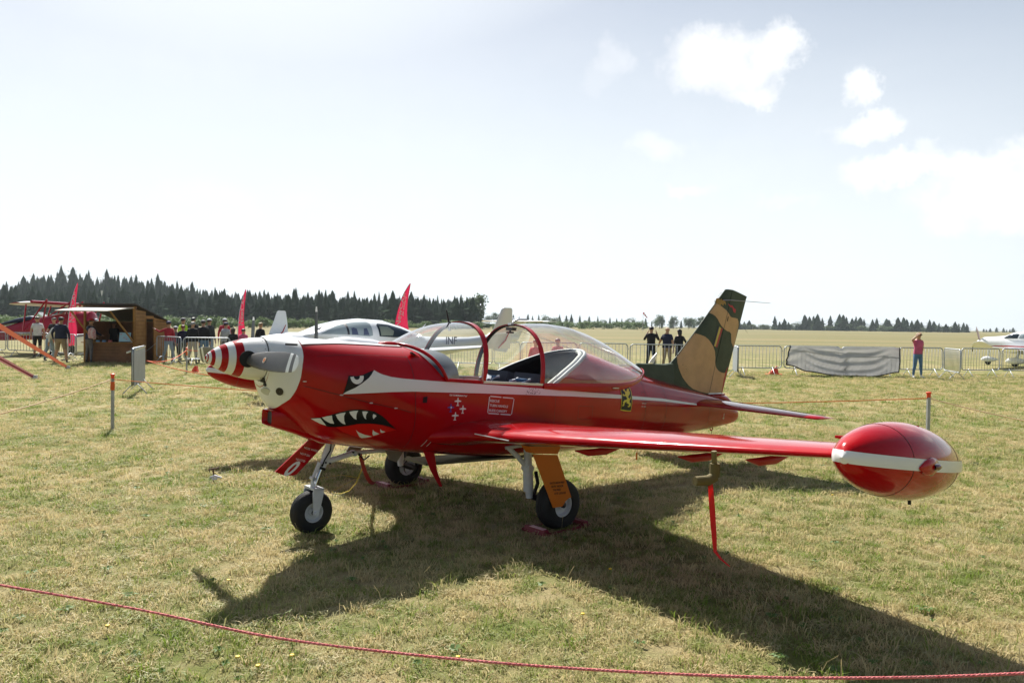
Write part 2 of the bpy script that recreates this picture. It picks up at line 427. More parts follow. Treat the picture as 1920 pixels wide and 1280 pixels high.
for _ in range(420):
    y = 3.0+9*r2.random()**1.3; x = r2.uniform(-.72, .72)*y; h = r2.uniform(.07, .17); lx, ly = r2.uniform(-.07, .07), r2.uniform(-.05, .05); k = len(vs); q = .0011
    vs += [(x-q, y, 0), (x+q, y, 0), (x+lx*.4+q, y+ly*.4, h*.6), (x+lx*.4-q, y+ly*.4, h*.6), (x+lx+q*1.6, y+ly, h*.92), (x+lx-q*1.6, y+ly, h*.92), (x+lx*1.12, y+ly*1.1, h)]; fs += [(k, k+1, k+2, k+3), (k+3, k+2, k+4, k+5), (k+5, k+4, k+6)]
me = bpy.data.meshes.new('dry_bents'); me.from_pydata(vs, [], fs); me.materials.append(mat('dry stalk', (.48, .38, .20), .7, trans=.3)); o = bpy.data.objects.new('dry_bents', me); COL.objects.link(o); tag(o, kind='stuff')
# clover flowers, a few dandelions
fm = mat('dandelion yellow', (.75, .50, .02), .6); sm_ = mat('flower stalk', (.12, .18, .05), .7)
for k, (u, v) in enumerate([(1143, 1080), (200, 1190), (444, 1250), (482, 1267), (427, 1102), (857, 1250), (546, 1247), (1091, 1167), (1560, 937)]):
    p = ground(u, v); mb = MB()
    mb.tube([(0, 0, 0), (.004, 0, .05)], .0015, 5, 1); mb.lathe([(0, .002), (.003, .013), (.009, .011), (.011, .001)], 8, (.004, 0, .048))
    tag(mb.build('dandelion', [fm, sm_], loc=p), 'small yellow dandelion flower standing in the dry grass in front of the red aeroplane', 'flower', 'yellow flowers in the grass')

# ------------------------------------------------------------------ haze
hz = MB(); hz.box((0, 1500, 59), (6000, 3400, 122))
hm = bpy.data.materials.new('haze'); hm.use_nodes = True; t = NT(hm.node_tree); t.n.clear()
ho = t.new('ShaderNodeOutputMaterial'); pv = t.new('ShaderNodeVolumePrincipled')
pv.inputs['Color'].default_value = (.84, .95, 1, 1); pv.inputs['Density'].default_value = 0.00015; pv.inputs['Anisotropy'].default_value = 0.2
t.l.new(pv.outputs[0], ho.inputs[1])
tag(hz.build('haze', hm), kind='stuff')

# ------------------------------------------------------------------ trees
leaf_dark = mat('spruce needles', (.022, .044, .025), .9, var2=(.040, .076, .032), vscale=.5, trans=.15, spec=.03)
leaf_mid = mat('bush leaves', (.095, .160, .045), .7, var2=(.16, .23, .07), vscale=.6, trans=.35)
leaf_broad = mat('broadleaf leaves', (.065, .105, .035), .7, var2=(.10, .15, .05), vscale=.6, trans=.35)
bark = mat('bark', (.10, .075, .055), .9)
def conifer_mesh(seed, h=1.0, w=.2, nl=22, q=7):
    """spruce of height 1: whorls of drooping ragged boughs round a tapering core"""
    r = random.Random(seed); vs = []; fs = []
    def quad(p, d, s, up):
        k = len(vs); vs.extend([p-s, p+s, p+d+s*.35, p+d-s*.35]); fs.append((k, k+1, k+2, k+3))
    z0 = r.uniform(.03, .08)
    for i in range(nl):
        f = i/(nl-1); z = z0+(1-z0)*f**.92; rad = w*(1-f)**.70*(.60+.55*r.random()) + .010
        nb = max(3, int(q*(1-f)+4))
        for j in range(nb):
            a = r.uniform(0, 2*math.pi); L = rad*r.uniform(.40, 1.25); o = Vector((math.cos(a), math.sin(a), 0)); sd = Vector((-math.sin(a), math.cos(a), 0))
            p = Vector((0, 0, z+r.uniform(-.01, .01))) + o*L*.15
            droop = -r.uniform(.1, .55)
            for kx in range(3):
                d = (o + Vector((0, 0, droop+.12*kx)) + sd*r.uniform(-.35, .35))*L*.38
                quad(p, d, (sd+Vector((0, 0, r.uniform(-.5, .5))))*L*r.uniform(.10, .2), 0)
                p = p + d*.8
    # core keeps the light from passing straight through
    k = len(vs); n = 9
    for i in range(8):
        f = i/7; rr = w*.50*(1-f)**.75+.004
        for j in range(n): a = 2*math.pi*j/n; q_ = rr*r.uniform(.6, 1.15); vs.append(Vector((q_*math.cos(a), q_*math.sin(a), z0+.02+(1-z0-.03)*f)))
    for i in range(7):
        for j in range(n): fs.append((k+i*n+j, k+i*n+(j+1) % n, k+(i+1)*n+(j+1) % n, k+(i+1)*n+j))
    return vs, fs
def mesh_of(name, vs, fs, m):
    me = bpy.data.meshes.new(name); me.from_pydata([tuple(v) for v in vs], [], fs); me.materials.append(m); return me
CON = [mesh_of('crown', *conifer_mesh(i, w=[.17, .21, .25, .15, .19, .28, .23][i], nl=[24, 22, 20, 26, 22, 18, 21][i]), leaf_dark) for i in range(7)]
trk = MB(); trk.tube([(0, 0, -.03), (0, 0, .5), (0, 0, .97)], [.014, .010, .002], 6); TRUNK = trk.mesh('trunk', bark)
def blob_mesh(seed, n=900, lobes=9, flat=1.0, leaf=.05):
    r = random.Random(seed); vs = []; fs = []
    L = [(Vector((r.uniform(-.32, .32), r.uniform(-.32, .32), r.uniform(.28, .78)*flat)), r.uniform(.14, .30)) for _ in range(lobes)]
    for _ in range(n):
        c, rad = r.choice(L); d = Vector((r.gauss(0, 1), r.gauss(0, 1), r.gauss(0, 1))).normalized()
        p = c + d*rad*(r.random()**.35); p.z = max(.02, p.z)
        a = Vector((r.gauss(0, 1), r.gauss(0, 1), r.gauss(0, 1))).normalized()*leaf*r.uniform(.5, 1.2); b_ = a.cross(d+Vector((.1, .2, .3))).normalized()*leaf*r.uniform(.4, 1)
        k = len(vs); vs.extend([p-a, p+b_, p+a, p-b_]); fs.append((k, k+1, k+2, k+3))
    return vs, fs
BUSH = [mesh_of('foliage', *blob_mesh(20+i, 800, 10, .75, .045), leaf_mid) for i in range(5)]
BROAD = [mesh_of('crown', *blob_mesh(40+i, 1300, 14, 1.1, .042), leaf_broad) for i in range(4)]
trk = MB(); trk.tube([(0, 0, -.03), (.01, 0, .3), (0, .01, .7)], [.03, .022, .008], 7)
for a in range(5): trk.tube([(0, 0, .3+.06*a), (.12*math.cos(a*2.1), .12*math.sin(a*2.1), .5+.06*a)], [.012, .004], 5)
BTRUNK = trk.mesh('trunk', bark)
def plant(kind, x, y, h, wf, label, cat, group=None, z=None):
    name = {'c': 'spruce_tree', 'b': 'bush', 't': 'broadleaf_tree'}[kind]
    zz = hill(x, y) if z is None else z
    e = empty(name, (x, y, zz), rng.uniform(0, 6.28), label, cat, group); wf *= 1.75 if kind == 'c' else 1.0; e.scale = (h*wf, h*wf, h)
    if kind == 'c': link_mesh('crown', rng.choice(CON), e); link_mesh('trunk', TRUNK, e)
    elif kind == 'b': link_mesh('foliage', rng.choice(BUSH), e)
    else: link_mesh('crown', rng.choice(BROAD), e); link_mesh('trunk', BTRUNK, e)
    return e
def spot(u):
    for lim, s_ in ((55, 'at the left picture edge'), (150, 'above the red biplane'), (310, 'behind the wooden kiosk'), (440, 'behind the group of spectators'), (570, 'above the striped spinner'), (700, 'above the white twin cabin'), (790, 'around the largest crimson flag'), (930, 'near the tall leafy tree'), (1180, 'behind the open canopy'), (1330, 'left of the camouflaged fin'), (1480, 'just right of the fin'), (1600, 'above the tarpaulin left half'), (1700, 'above the tarpaulin right half'), (1780, 'above the woman in pink')):
        if u < lim: return s_
    return 'left of the white light aircraft'
def big(h, a, b_): return 'tall' if h > b_ else ('short' if h < a else 'medium')
def px_x(u, y): return (u-960)/CF*y
# front row of dark spruces at the foot of the wooded hill
u = -60
while u < 895:
    y = rng.uniform(268, 300); f = smooth(0, 900, u); h = rng.uniform(8.5, 14.5)*(1-.04*f)
    plant('c', px_x(u, y), y, h, rng.uniform(1.0, 1.5), '%s dark spruce of the front forest row, %s' % (big(h, 10.5, 12.5), spot(u)), 'tree', 'spruces along the front of the forest')
    u += rng.uniform(7, 14)
# trees up the slope, the skyline rows
for row, (y0, n_) in enumerate([(345, 44), (430, 40), (520, 46)]):
    for i in range(n_):
        u = -40 + (i+rng.random())*(930/n_); y = y0+rng.uniform(-30, 30)
        if u > 880: continue
        h = rng.choice((rng.uniform(9, 13), rng.uniform(12, 17))) if u < 600 else rng.uniform(10, 15.5)
        plant('c', px_x(u, y), y, h, rng.uniform(.7, 1.3), '%s spruce %s of the wooded hill, %s' % (big(h, 11.5, 14), ('low on the slope', 'halfway up the slope', 'on the skyline')[row], spot(u)), 'tree', 'spruces on the wooded hillside')
# low far wood right of the hill
for i in range(38):
    u = 905 + i*12+rng.uniform(-6, 6); y = rng.uniform(640, 760)
    k = 'c' if rng.random() < .62 else 't'
    h = rng.uniform(9, 13.5) - 3.5*smooth(900, 1300, u) + (2.5 if rng.random() < .15 else 0)
    if k == 'c': plant('c', px_x(u, y), y, h, .95, '%s far spruce of the low tree line, %s' % (big(h, 9, 11.5), spot(u)), 'tree', 'spruces of the far tree line')
    else: plant('t', px_x(u, y), y, h*.9, 1.1, '%s far round leafy tree of the low tree line, %s' % (big(h, 9, 11.5), spot(u)), 'tree', 'leafy trees of the far tree line')
# dark groups on the right horizon: (pixel, top height px)
for u, hp in [(1327, 20), (1344, 26), (1352, 30), (1362, 22), (1373, 22), (1385, 16), (1395, 14), (1404, 16), (1452, 24), (1461, 15), (1470, 20), (1478, 14), (1493, 10), (1508, 27), (1517, 24), (1525, 25), (1532, 29), (1541, 22), (1556, 26), (1573, 29), (1580, 28), (1586, 24), (1597, 22), (1604, 25), (1612, 24), (1619, 21), (1635, 21), (1643, 23), (1661, 22), (1666, 20), (1683, 25), (1693, 25), (1699, 22), (1709, 20), (1719, 22), (1727, 17), (1742, 22), (1750, 19), (1760, 16), (1773, 15), (1777, 11), (1790, 19), (1797, 15), (1806, 17), (1812, 15)]:
    y = rng.uniform(600, 680)
    e = plant('c', px_x(u, y), y, hp*y/CF*1.10+1.0, rng.uniform(1.35, 1.9), '%s dark spruce on the right horizon, %s' % (big(hp, 18, 25), spot(u)), 'tree', 'dark spruces on the right horizon', z=-.9)
for u in (1335, 1368, 1382, 1398, 1412, 1430, 1440, 1486, 1500, 1530, 1553, 1566, 1590, 1616, 1628, 1655, 1672, 1704, 1735, 1768, 1783): plant('t', px_x(u, 640), 640, rng.uniform(4.5, 7.5), 1.8, 'low round leafy tree under the dark horizon spruces, %s' % spot(u), 'tree', 'low leafy trees on the right horizon', z=-.9)
for u, hp in [(1831, 9), (1844, 8), (1849, 7), (1856, 9), (1868, 11), (1881, 10), (1887, 7), (1893, 8), (1899, 11)]:
    plant('c', px_x(u, 980), 980, hp*980/CF, 1.5, 'tiny far tree on the horizon behind the white light aircraft at the right', 'tree', 'tiny trees at the far right horizon', z=-.8)
plant('t', px_x(886, 285), 285, 13.2, .95, 'tall round leafy tree closing the right end of the spruce forest', 'tree')
for u in (1236, 1262, 1290, 1312): plant('t', px_x(u, 560), 560, rng.uniform(9, 13), .9, 'round leafy tree standing between the windsock and the camouflaged fin', 'tree', 'leafy trees between windsock and fin')
# belt of bushes along the field edge
for i in range(135):
    u = -30 + i*9.2 + rng.uniform(-4, 4)
    if u > 1215: continue
    y = 150+95*smooth(250, 1000, u)+rng.uniform(-12, 40) if u < 1000 else rng.uniform(330, 420)
    h = rng.uniform(1.8, 3.6) if u < 1000 else rng.uniform(3.5, 5.6)
    plant('b', px_x(u, y), y, h, rng.uniform(1.3, 1.9), '%s rounded green bush at the far field edge, %s' % (big(h, 2.6, 3.6), spot(u)), 'bush', 'bushes along the far edge of the field')
# hillside too dense to count behind the rows that can be told apart
vs = []; fs = []
src = [conifer_mesh(60+i, w=.19, nl=8, q=3) for i in range(4)]
for i in range(1500):
    y = rng.uniform(292, 640); u = rng.uniform(-60, 895)
    x = px_x(u, y); h = rng.uniform(7, 12.5); z = hill(x, y); sv, sf = src[i % 4]; k = len(vs); a = rng.uniform(0, 6.28); ca, sa = math.cos(a)*h, math.sin(a)*h
    vs.extend([(x+1.7*(v.x*ca-v.y*sa), y+1.7*(v.x*sa+v.y*ca), z+v.z*h) for v in sv]); fs.extend([tuple(q+k for q in f) for f in sf])
fo = link_mesh('forest', mesh_of('forest', vs, fs, leaf_dark)); tag(fo, 'dense spruce wood covering the hill behind the counted trees', kind='stuff')

# ================================================================== the red trainer
# body axes: X aft from the spinner tip, Y out to the wing on the camera's side, Z up (mirrored to -y when linked)
AC = empty('propeller_aeroplane', label='large red low-wing trainer aeroplane with shark mouth nose and open bubble canopy in the foreground', cat='aeroplane')
AC.matrix_world = Matrix(((0.751801, -0.658145, 0.040504, -2.334867), (0.657856, 0.752823, 0.021992, 5.477553), (-0.044967, 0.010112, 0.998937, 0.116862), (0, 0, 0, 1)))
ST = np.array([
 [.48, 1.503, 1.130, 1.330, .172, 2.0, 2.0], [.53, 1.510, 1.020, 1.30, .224, 2.1, 2.1], [.60, 1.517, .940, 1.290, .278, 2.2, 2.2], [.70, 1.515, .860, 1.260, .325, 2.3, 2.3],
 [.85, 1.510, .740, 1.200, .375, 2.4, 2.4], [1.05, 1.505, .672, 1.150, .425, 2.5, 2.5], [1.30, 1.497, .632, 1.120, .460, 2.5, 2.6],
 [1.60, 1.490, .590, 1.080, .485, 2.5, 2.7], [2.00, 1.500, .545, 1.040, .505, 2.5, 2.8], [2.50, 1.560, .495, 1.020, .515, 2.4, 2.8],
 [3.10, 1.590, .462, 1.000, .510, 2.3, 2.7], [3.60, 1.570, .460, .980, .485, 2.2, 2.5], [4.00, 1.500, .468, .960, .448, 2.2, 2.4],
 [4.50, 1.385, .487, .940, .385, 2.1, 2.3], [5.00, 1.275, .510, .915, .315, 2.1, 2.2], [5.60, 1.165, .540, .880, .232, 2.1, 2.2],
 [6.20, 1.065, .580, .840, .155, 2.1, 2.1], [6.70, .975, .625, .800, .098, 2.0, 2.0], [7.00, .860, .665, .765, .060, 2.0, 2.0], [7.06, .820, .690, .755, .035, 2.0, 2.0]])
def stn(X):
    x = ST[:, 0]; X = min(max(X, x[0]), x[-1]); i = min(max(int(np.searchsorted(x, X))-1, 0), len(x)-2)
    h = x[i+1]-x[i]; t = (X-x[i])/h
    def sl_(k):
        if k == 0: return (ST[1]-ST[0])/(x[1]-x[0])
        if k == len(x)-1: return (ST[-1]-ST[-2])/(x[-1]-x[-2])
        a = (ST[k]-ST[k-1])/(x[k]-x[k-1]); b = (ST[k+1]-ST[k])/(x[k+1]-x[k])
        return np.where(a*b > 0, 2*a*b/(a+b+1e-12), 0)
    m0, m1 = sl_(i)*h, sl_(i+1)*h
    return (2*t**3-3*t*t+1)*ST[i]+(t**3-2*t*t+t)*m0+(-2*t**3+3*t*t)*ST[i+1]+(t**3-t*t)*m1
def half(X, z):
    _, zt, zb, zm, hw, nt, nb = stn(X)
    if z >= zm: d = (z-zm)/(zt-zm); n = nt
    else: d = (zm-z)/(zm-zb); n = nb
    return 0.0 if d >= 1 else hw*(1-d**n)**(1/n)
def ring(X, n=96, off=0.0, zmin=None):
    _, zt, zb, zm, hw, nt, nb = stn(X); P = []
    for j in range(n):
        a = 2*math.pi*j/n; c, s = math.cos(a), math.sin(a)
        e_, hgt = (nt, zt-zm) if s >= 0 else (nb, zm-zb)
        y = (hw+off)*math.copysign(abs(c)**(2/e_), c); z = zm+(hgt+off)*math.copysign(abs(s)**(2/e_), s)
        if zmin is not None: z = max(z, zmin)
        P.append((X, y, z))
    return P
RED = mat('gloss red paint', (.38, .0012, .004), .18, coat=.8, var=.16, vscale=1.6)
REDM = mat('satin red paint', (.42, .008, .014), .4, coat=.3)
WHITE = mat('gloss white paint', (.80, .80, .78), .25, coat=.8, var=.04, vscale=2)
DWHITE = mat('white marking film', (.78, .78, .77), .35, coat=.5)
BLACK = mat('black marking film', (.012, .012, .013), .35, coat=.4)
DARK = mat('cockpit black', (.012, .012, .013), .8)
LINE = mat('panel gap', (.02, .004, .005), .6)
GREEN = mat('camouflage green', (.070, .088, .058), .55, coat=.15, var=.12, vscale=6)
TAN = mat('camouflage tan', (.60, .375, .185), .55, coat=.15, var=.08, vscale=6)
STEEL = mat('polished steel', (.62, .63, .65), .16, metal=1.0)
ALU = mat('bare aluminium', (.55, .56, .58), .35, metal=.9)
TYRE = mat('tyre rubber', (.012, .012, .012), .75, bump=.3, bscale=60)
GEARW = mat('landing gear white', (.62, .64, .66), .38, coat=.3, var=.08, vscale=9)
GREY = mat('propeller grey', (.085, .08, .072), .42, var=.1, vscale=10)
ORANGE = mat('orange door paint', (.62, .17, .02), .4, coat=.3, var=.06)
YEL = mat('yellow marking film', (.70, .60, .03), .4)
BLUE = mat('blue marking film', (.03, .05, .30), .4)
GLS = glass('canopy acrylic', (.97, .985, .98), 1.0)

fb = MB(); xs = [.48+.52*(i/26) for i in range(26)]+[1.0+i*.05 for i in range(int(6.0/.05))]+[7.0, 7.03, 7.06]
fb.loft([ring(x) for x in xs], mi=0)
fus = fb.build('fuselage', [RED, DARK], None, smooth=38, flip=True)
cut1 = MB(); cut1.prism([(1.60, 1.9), (1.60, 1.60), (1.64, 1.49), (1.72, 1.43), (1.765, 1.36), (1.85, 1.25), (1.95, 1.213), (2.6, 1.196), (3.12, 1.178), (3.15, 1.195), (3.40, 1.315), (3.7, 1.44), (3.97, 1.526), (4.06, 1.62), (4.06, 1.9)], -.75, .75, mi=1)
_n = 15; cut1.f = cut1.f[2:]; cut1.m = cut1.m[2:]
for k0 in (0, _n):
    for tri in tessellate_polygon([[Vector((cut1.v[k0+i][0], cut1.v[k0+i][2], 0)) for i in range(_n)]]): cut1.f.append(tuple(k0+q for q in tri)); cut1.m.append(1)
c1 = cut1.build('cutter', [RED, DARK], flip=True)
cut2 = MB(); cut2.loft([ring(x, 64, -.028, .74) for x in [2.02+i*.1 for i in range(21)]], mi=1); cut2.m = [1]*len(cut2.m)
c2 = cut2.build('cutter', [RED, DARK], flip=True)
for c in (c1, c2):
    md = fus.modifiers.new('cut', 'BOOLEAN'); md.operation = 'DIFFERENCE'; md.solver = 'EXACT'; md.object = c
    if hasattr(md, 'material_mode'): md.material_mode = 'TRANSFER'
dg = bpy.context.evaluated_depsgraph_get(); me = bpy.data.meshes.new_from_object(fus.evaluated_get(dg))
fus.modifiers.clear(); fus.data = me; me.set_sharp_from_angle(angle=R(35))
bpy.data.objects.remove(c1); bpy.data.objects.remove(c2); adopt(fus, AC)

def decal(name, polys, mats, off=.004, step=.03, side=(1, -1), surf=half, parent=AC, mids=None, faces=None):
    """flat marking bent onto the skin: polys in (X, Z); mirrored copies join the same part"""
    if faces is None:
        vs = []; fs = []; mi = []
        for k, p_ in enumerate(polys):
            n0 = len(vs)
            for tri in tessellate_polygon([[Vector((q[0], q[1], 0)) for q in p_]]): fs.append(tuple(n0+i for i in tri)); mi.append(mids[k] if mids else 0)
            vs += p_
    else: vs, fs, mi = polys, faces, mids
    ov, of, om = subdivide_flat(vs, fs, step, mi)
    mb = MB()
    for s_ in side:
        n0 = len(mb.v); mb.v += [(x, s_*(surf(x, z)+off), z) for x, z in ov]
        mb.f += [tuple(i+n0 for i in f) for f in of]; mb.m += om
    return mb.build(name, mats, parent, smooth=60, flip=True, fixn=False)
def decal_text(name, body, x, z, size, m, off=.005, bold=.0, surf=half, parent=AC, shear=0, slope=0.0, sx=1.0, side=(1,)):
    vs, fs = text_polys(body, size, bold=bold, shear=shear)
    vs = [(x+a*sx, z+b+a*slope) for a, b in vs]
    return decal(name, vs, [m], off, .04, side, surf, parent, faces=fs)
def inset(poly, d):
    c = Vector((sum(p[0] for p in poly)/len(poly), sum(p[1] for p in poly)/len(poly)))
    return [tuple(c + (Vector(p)-c)*(1-d/((Vector(p)-c).length+1e-9))) for p in poly]

# ---- white nose bowl and top panel
RB = [(.90, .56), (1.0, .590), (1.05, .622), (1.12, .645), (1.215, .665), (1.317, .673), (1.38, .684), (1.474, .692), (1.52, .70)]
def xb(z): return float(np.interp(z, [a for a, b in RB], [b for a, b in RB]))
nb = MB(); n = 120; rings = []
for i in range(14):
    P = []
    for j in range(n):
        X = .482
        for _ in range(6):
            p = ring(X, n, .003)[j]; X2 = .482+(max(.500, xb(p[2]))-.482)*i/13; X = X2
        P.append(ring(X, n, .003)[j])
    rings.append(P)
nb.loft(rings, caps=False)
nb.loft([[(X_, y*k, 1.335+(z-1.335)*k) for _, y, z in ring(.48, 64, .003)] for X_, k in ((.482, 1.0), (.476, .97), (.4745, .9), (.4745, .02))], caps=False)
bowl = nb.build('nose_bowl', [WHITE], AC, smooth=50, flip=True)
ib = MB(); ib.prism([(.462, 1.20), (.492, 1.195), (.498, 1.150), (.484, 1.135)], .03, .11)
ib.build('cooling_inlet', [DARK], AC, flip=True)
hb = MB(); hb.lathe([(-.01, .001), (.0, .030), (.003, .030), (.0035, .001)], 20, (.553, .205, 1.105), (-.75, .62, -.2)); hb.build('intake_hole', [mat('dark bore', (.03, .022, .012), .6)], bowl, flip=True)
gb = MB(); gb.lathe([(-.005, .001), (0, .062), (.008, .058), (.009, .001)], 24, (0, 0, 0), (0, 0, 1))
gv_ = [(Vector((p[0]*.62, p[1], p[2]))) for p in gb.v]; Mx = Vector((-.85, .42, -.5)).to_track_quat('Z', 'X').to_matrix(); gb.v = [tuple(Mx @ (q*.85) + Vector((.503, .088, 1.098))) for q in gv_]
gb.build('landing_light', [mat('lamp lens', (.55, .57, .55), .12, metal=.4)], bowl, flip=True)
sb = MB(); sb.box((.60, .262, 1.462), (.09, .02, .014)); sb.build('cooling_slot', [DARK], bowl, flip=True)
tp = MB(); rows = []
for i in range(40):
    X = .70+.93*i/39; row = []
    yw = .225-.05*(X-.7)
    for j in range(25):
        y = yw*(j/12-1); _, zt, zb, zm, hw, nt, nbb = stn(X); z = zm+(zt-zm)*(1-(abs(y)/hw)**nt)**(1/nt)
        row.append((X, y, z+.003))
    rows.append(row)
tp.loft(rows, closed=False, caps=False); tp.build('white_top_panel', [WHITE], AC, smooth=True, flip=True)
gp_ = MB()
for s_ in (1, -1):
    for a in (0, 24):
        if a == (24 if s_ == 1 else 0): gp_.tube([rows[i][a] for i in range(40)], .0035, 5)
gp_.build('panel_seam', [LINE], AC, flip=True)

# ---- spinner and propeller
SP = MB(); prof = []
RINGS = [(.058, .066, 1), (.066, .071, 0), (.071, .078, 1), (.078, .094, 0), (.094, .116, 1), (.116, .152, 0), (.152, .196, 1), (.196, .245, 0), (.245, .303, 1), (.303, .475, 0)]
def spr(x): return .163*(1-(1-min(max(x-.058, 0)/.412, 1))**1.8)**.68
for a, b_, m_ in RINGS:
    k = max(2, int((b_-a)/.012))
    for i in range(k): prof.append((a+(b_-a)*i/k+(0.0006 if i == 0 else 0), spr(a+(b_-a)*i/k), m_))
prof.append((.475, .163, 0)); prof.append((.478, .150, 0)); prof.append((.478, .05, 0))
SP.lathe(prof, 56, (0, 0, 1.337), (1, 0, 0))
spin = SP.build('spinner', [WHITE, RED], AC, smooth=40, flip=True)
for s_ in (1, -1):
    hb = MB(); Mx = Vector((-.12, s_, .0)).to_track_quat('Z', 'X').to_matrix()
    hb.lathe([(-.04, .001), (0, .062), (.004, .062), (.0042, .001)], 28); hb.v = [tuple(Mx @ Vector((p[0]*1.0, p[1], p[2])) + Vector((.318, s_*.156, 1.337+s_*.003))) for p in hb.v]
    hb.build('blade_opening', [DARK], spin, flip=True)
gp2 = MB(); gp2.lathe([(0, .02), (0, .1685), (.006, .1685), (.006, .02)], 48, (.4728, 0, 1.336), (1, 0, 0)); gp2.build('spinner_gap', [DARK], AC, flip=True)
rv = MB()
for a in range(0, 360, 30):
    t = R(a); rv.lathe([(0, .0035), (.0022, .0005)], 6, (.452, .163*math.cos(t), 1.337+.163*math.sin(t)), (0, math.cos(t), math.sin(t)))
rv.build('spinner_screws', [mat('dark screw', (.03, .03, .03), .5)], spin, flip=True)
def blade(s_):
    # r, chord, twist(deg), thickness
    S = [(.10, .070, 30, .055), (.17, .085, 27, .046), (.26, .118, 25, .028), (.40, .140, 23, .019), (.58, .148, 20, .014), (.70, .145, 17, .012), (.795, .138, 15, .010), (.796, .138, 15, .010), (.840, .132, 14, .009), (.841, .132, 14, .009), (.885, .120, 13, .008), (.886, .120, 13, .008), (.925, .092, 12, .006), (.944, .055, 12, .004), (.952, .012, 12, .002)]
    mb = MB(); rings = []
    for r_, c, tw, th in S:
        P = []
        for j in range(20):
            a = 2*math.pi*j/20; cz, tx = math.cos(a)*c/2, math.sin(a)*th/2
            t = R(tw)*1.0
            P.append((.335 + tx*math.cos(t)-cz*math.sin(t)*s_*-1, s_*r_, 1.337+s_*r_*.0151 + (cz*math.cos(t)+tx*math.sin(t)*-s_)))
        rings.append(P)
    mb.loft(rings)
    for i in range(len(S)-1):
        m_ = 1 if S[i][0] in (.796, .886, .925, .944) else 0
        for j in range(20): mb.m[i*20+j] = m_
    mb.m[-1] = 1
    b_ = mb.build('propeller_blade', [GREY, WHITE], AC, smooth=50, flip=True)
    if s_ == 1:
        e_ = MB(); e_.lathe([(0, .022), (.001, .022), (.0012, .0001)], 20, (.3245, .43, 1.3475), (-.92, 0, .39)); e_.lathe([(0, .015), (.0018, .015), (.002, .0001)], 20, (.3245, .43, 1.3475), (-.92, 0, .39), 1)
        e_.build('maker_emblem', [mat('cream label', (.75, .68, .55), .5), mat('orange label', (.75, .22, .05), .5)], b_, flip=True)
    return b_
blade(1); blade(-1)

# ---- carburettor scoop under the chin
sc = MB()
def rr(X, yc, zc, hy, hz, n=32, e_=6):
    P = []
    for j in range(n):
        a = 2*math.pi*j/n; c, s = math.cos(a), math.sin(a); P.append((X, yc+hy*math.copysign(abs(c)**(2/e_), c), zc+hz*math.copysign(abs(s)**(2/e_), s)))
    return P
sc.loft([rr(.60, 0, .886, .072, .042), rr(.560, 0, .888, .084, .052), rr(.552, 0, .888, .092, .058), rr(.57, 0, .886, .100, .066), rr(.74, 0, .860, .125, .095), rr(.95, 0, .80, .16, .115), rr(1.3, 0, .72, .15, .08)], caps=False)
sc.build('air_scoop', [RED], AC, smooth=40, flip=True)
sc = MB(); sc.loft([rr(.592, 0, .886, .078, .047), rr(.596, 0, .886, .01, .01)]); sc.build('scoop_opening', [mat('scoop inside', (.05, .045, .04), .7)], AC, flip=True)

# ---- markings on the near and far flanks
EYE = [(1.007, 1.245), (1.030, 1.243), (1.069, 1.241), (1.119, 1.252), (1.216, 1.291), (1.195, 1.257), (1.169, 1.229), (1.119, 1.19), (1.061, 1.152), (.997, 1.122), (.969, 1.101), (.981, 1.135), (.989, 1.169), (.998, 1.20)]
decal('eye_marking', [EYE], [BLACK], .005, .012)
def arc(cx, cz, rx, rz, a0, a1, n=14): return [(cx+rx*math.cos(R(a0+(a1-a0)*i/n)), cz+rz*math.sin(R(a0+(a1-a0)*i/n))) for i in range(n+1)]
decal('eye_marking', [arc(1.073, 1.240, .054, .060, 186, 366)+arc(1.071, 1.242, .025, .028, 366, 186)], [DWHITE], .0085, .012)
TOP = [(1.221, 1.291), (1.25, 1.275), (1.285, 1.260), (1.37, 1.240), (1.46, 1.230), (1.56, 1.2235), (1.772, 1.212), (2.221, 1.191), (2.812, 1.160), (3.398, 1.128), (4.189, 1.078), (4.441, 1.060), (5.047, 1.022), (5.937, .936)]
BOT = [(5.933, .917), (5.043, .992), (4.437, 1.026), (4.185, 1.041), (3.396, 1.075), (2.81, 1.094), (2.217, 1.112), (1.769, 1.121), (1.56, 1.126), (1.369, 1.121), (1.243, 1.115), (.969, 1.101)]
decal('white_stripe', [TOP+BOT+[(.997, 1.122), (1.061, 1.152), (1.119, 1.19), (1.169, 1.229), (1.195, 1.257)]], [DWHITE], .003, .04)
MOUTH = [(.778, .905), (.856, .919), (.91, .94), (.963, .961), (1.04, .98), (1.09, .983), (1.136, .982), (1.19, .976), (1.238, .965), (1.306, .93), (1.35, .897), (1.382, .869), (1.456, .816), (1.39, .84), (1.324, .856), (1.27, .865), (1.22, .868), (1.124, .866), (1.046, .85), (.965, .838), (.909, .841), (.844, .869)]
decal('mouth_marking', [MOUTH], [BLACK], .004, .025)
decal('tongue_marking', [[(.965, .838), (1.046, .85), (1.124, .866), (1.22, .868), (1.324, .854), (1.458, .812), (1.39, .797), (1.348, .785), (1.321, .764), (1.265, .744), (1.191, .744), (1.111, .77), (1.03, .80)]], [mat('tongue red', (.62, .012, .008), .3, coat=.6)], .0035, .025)
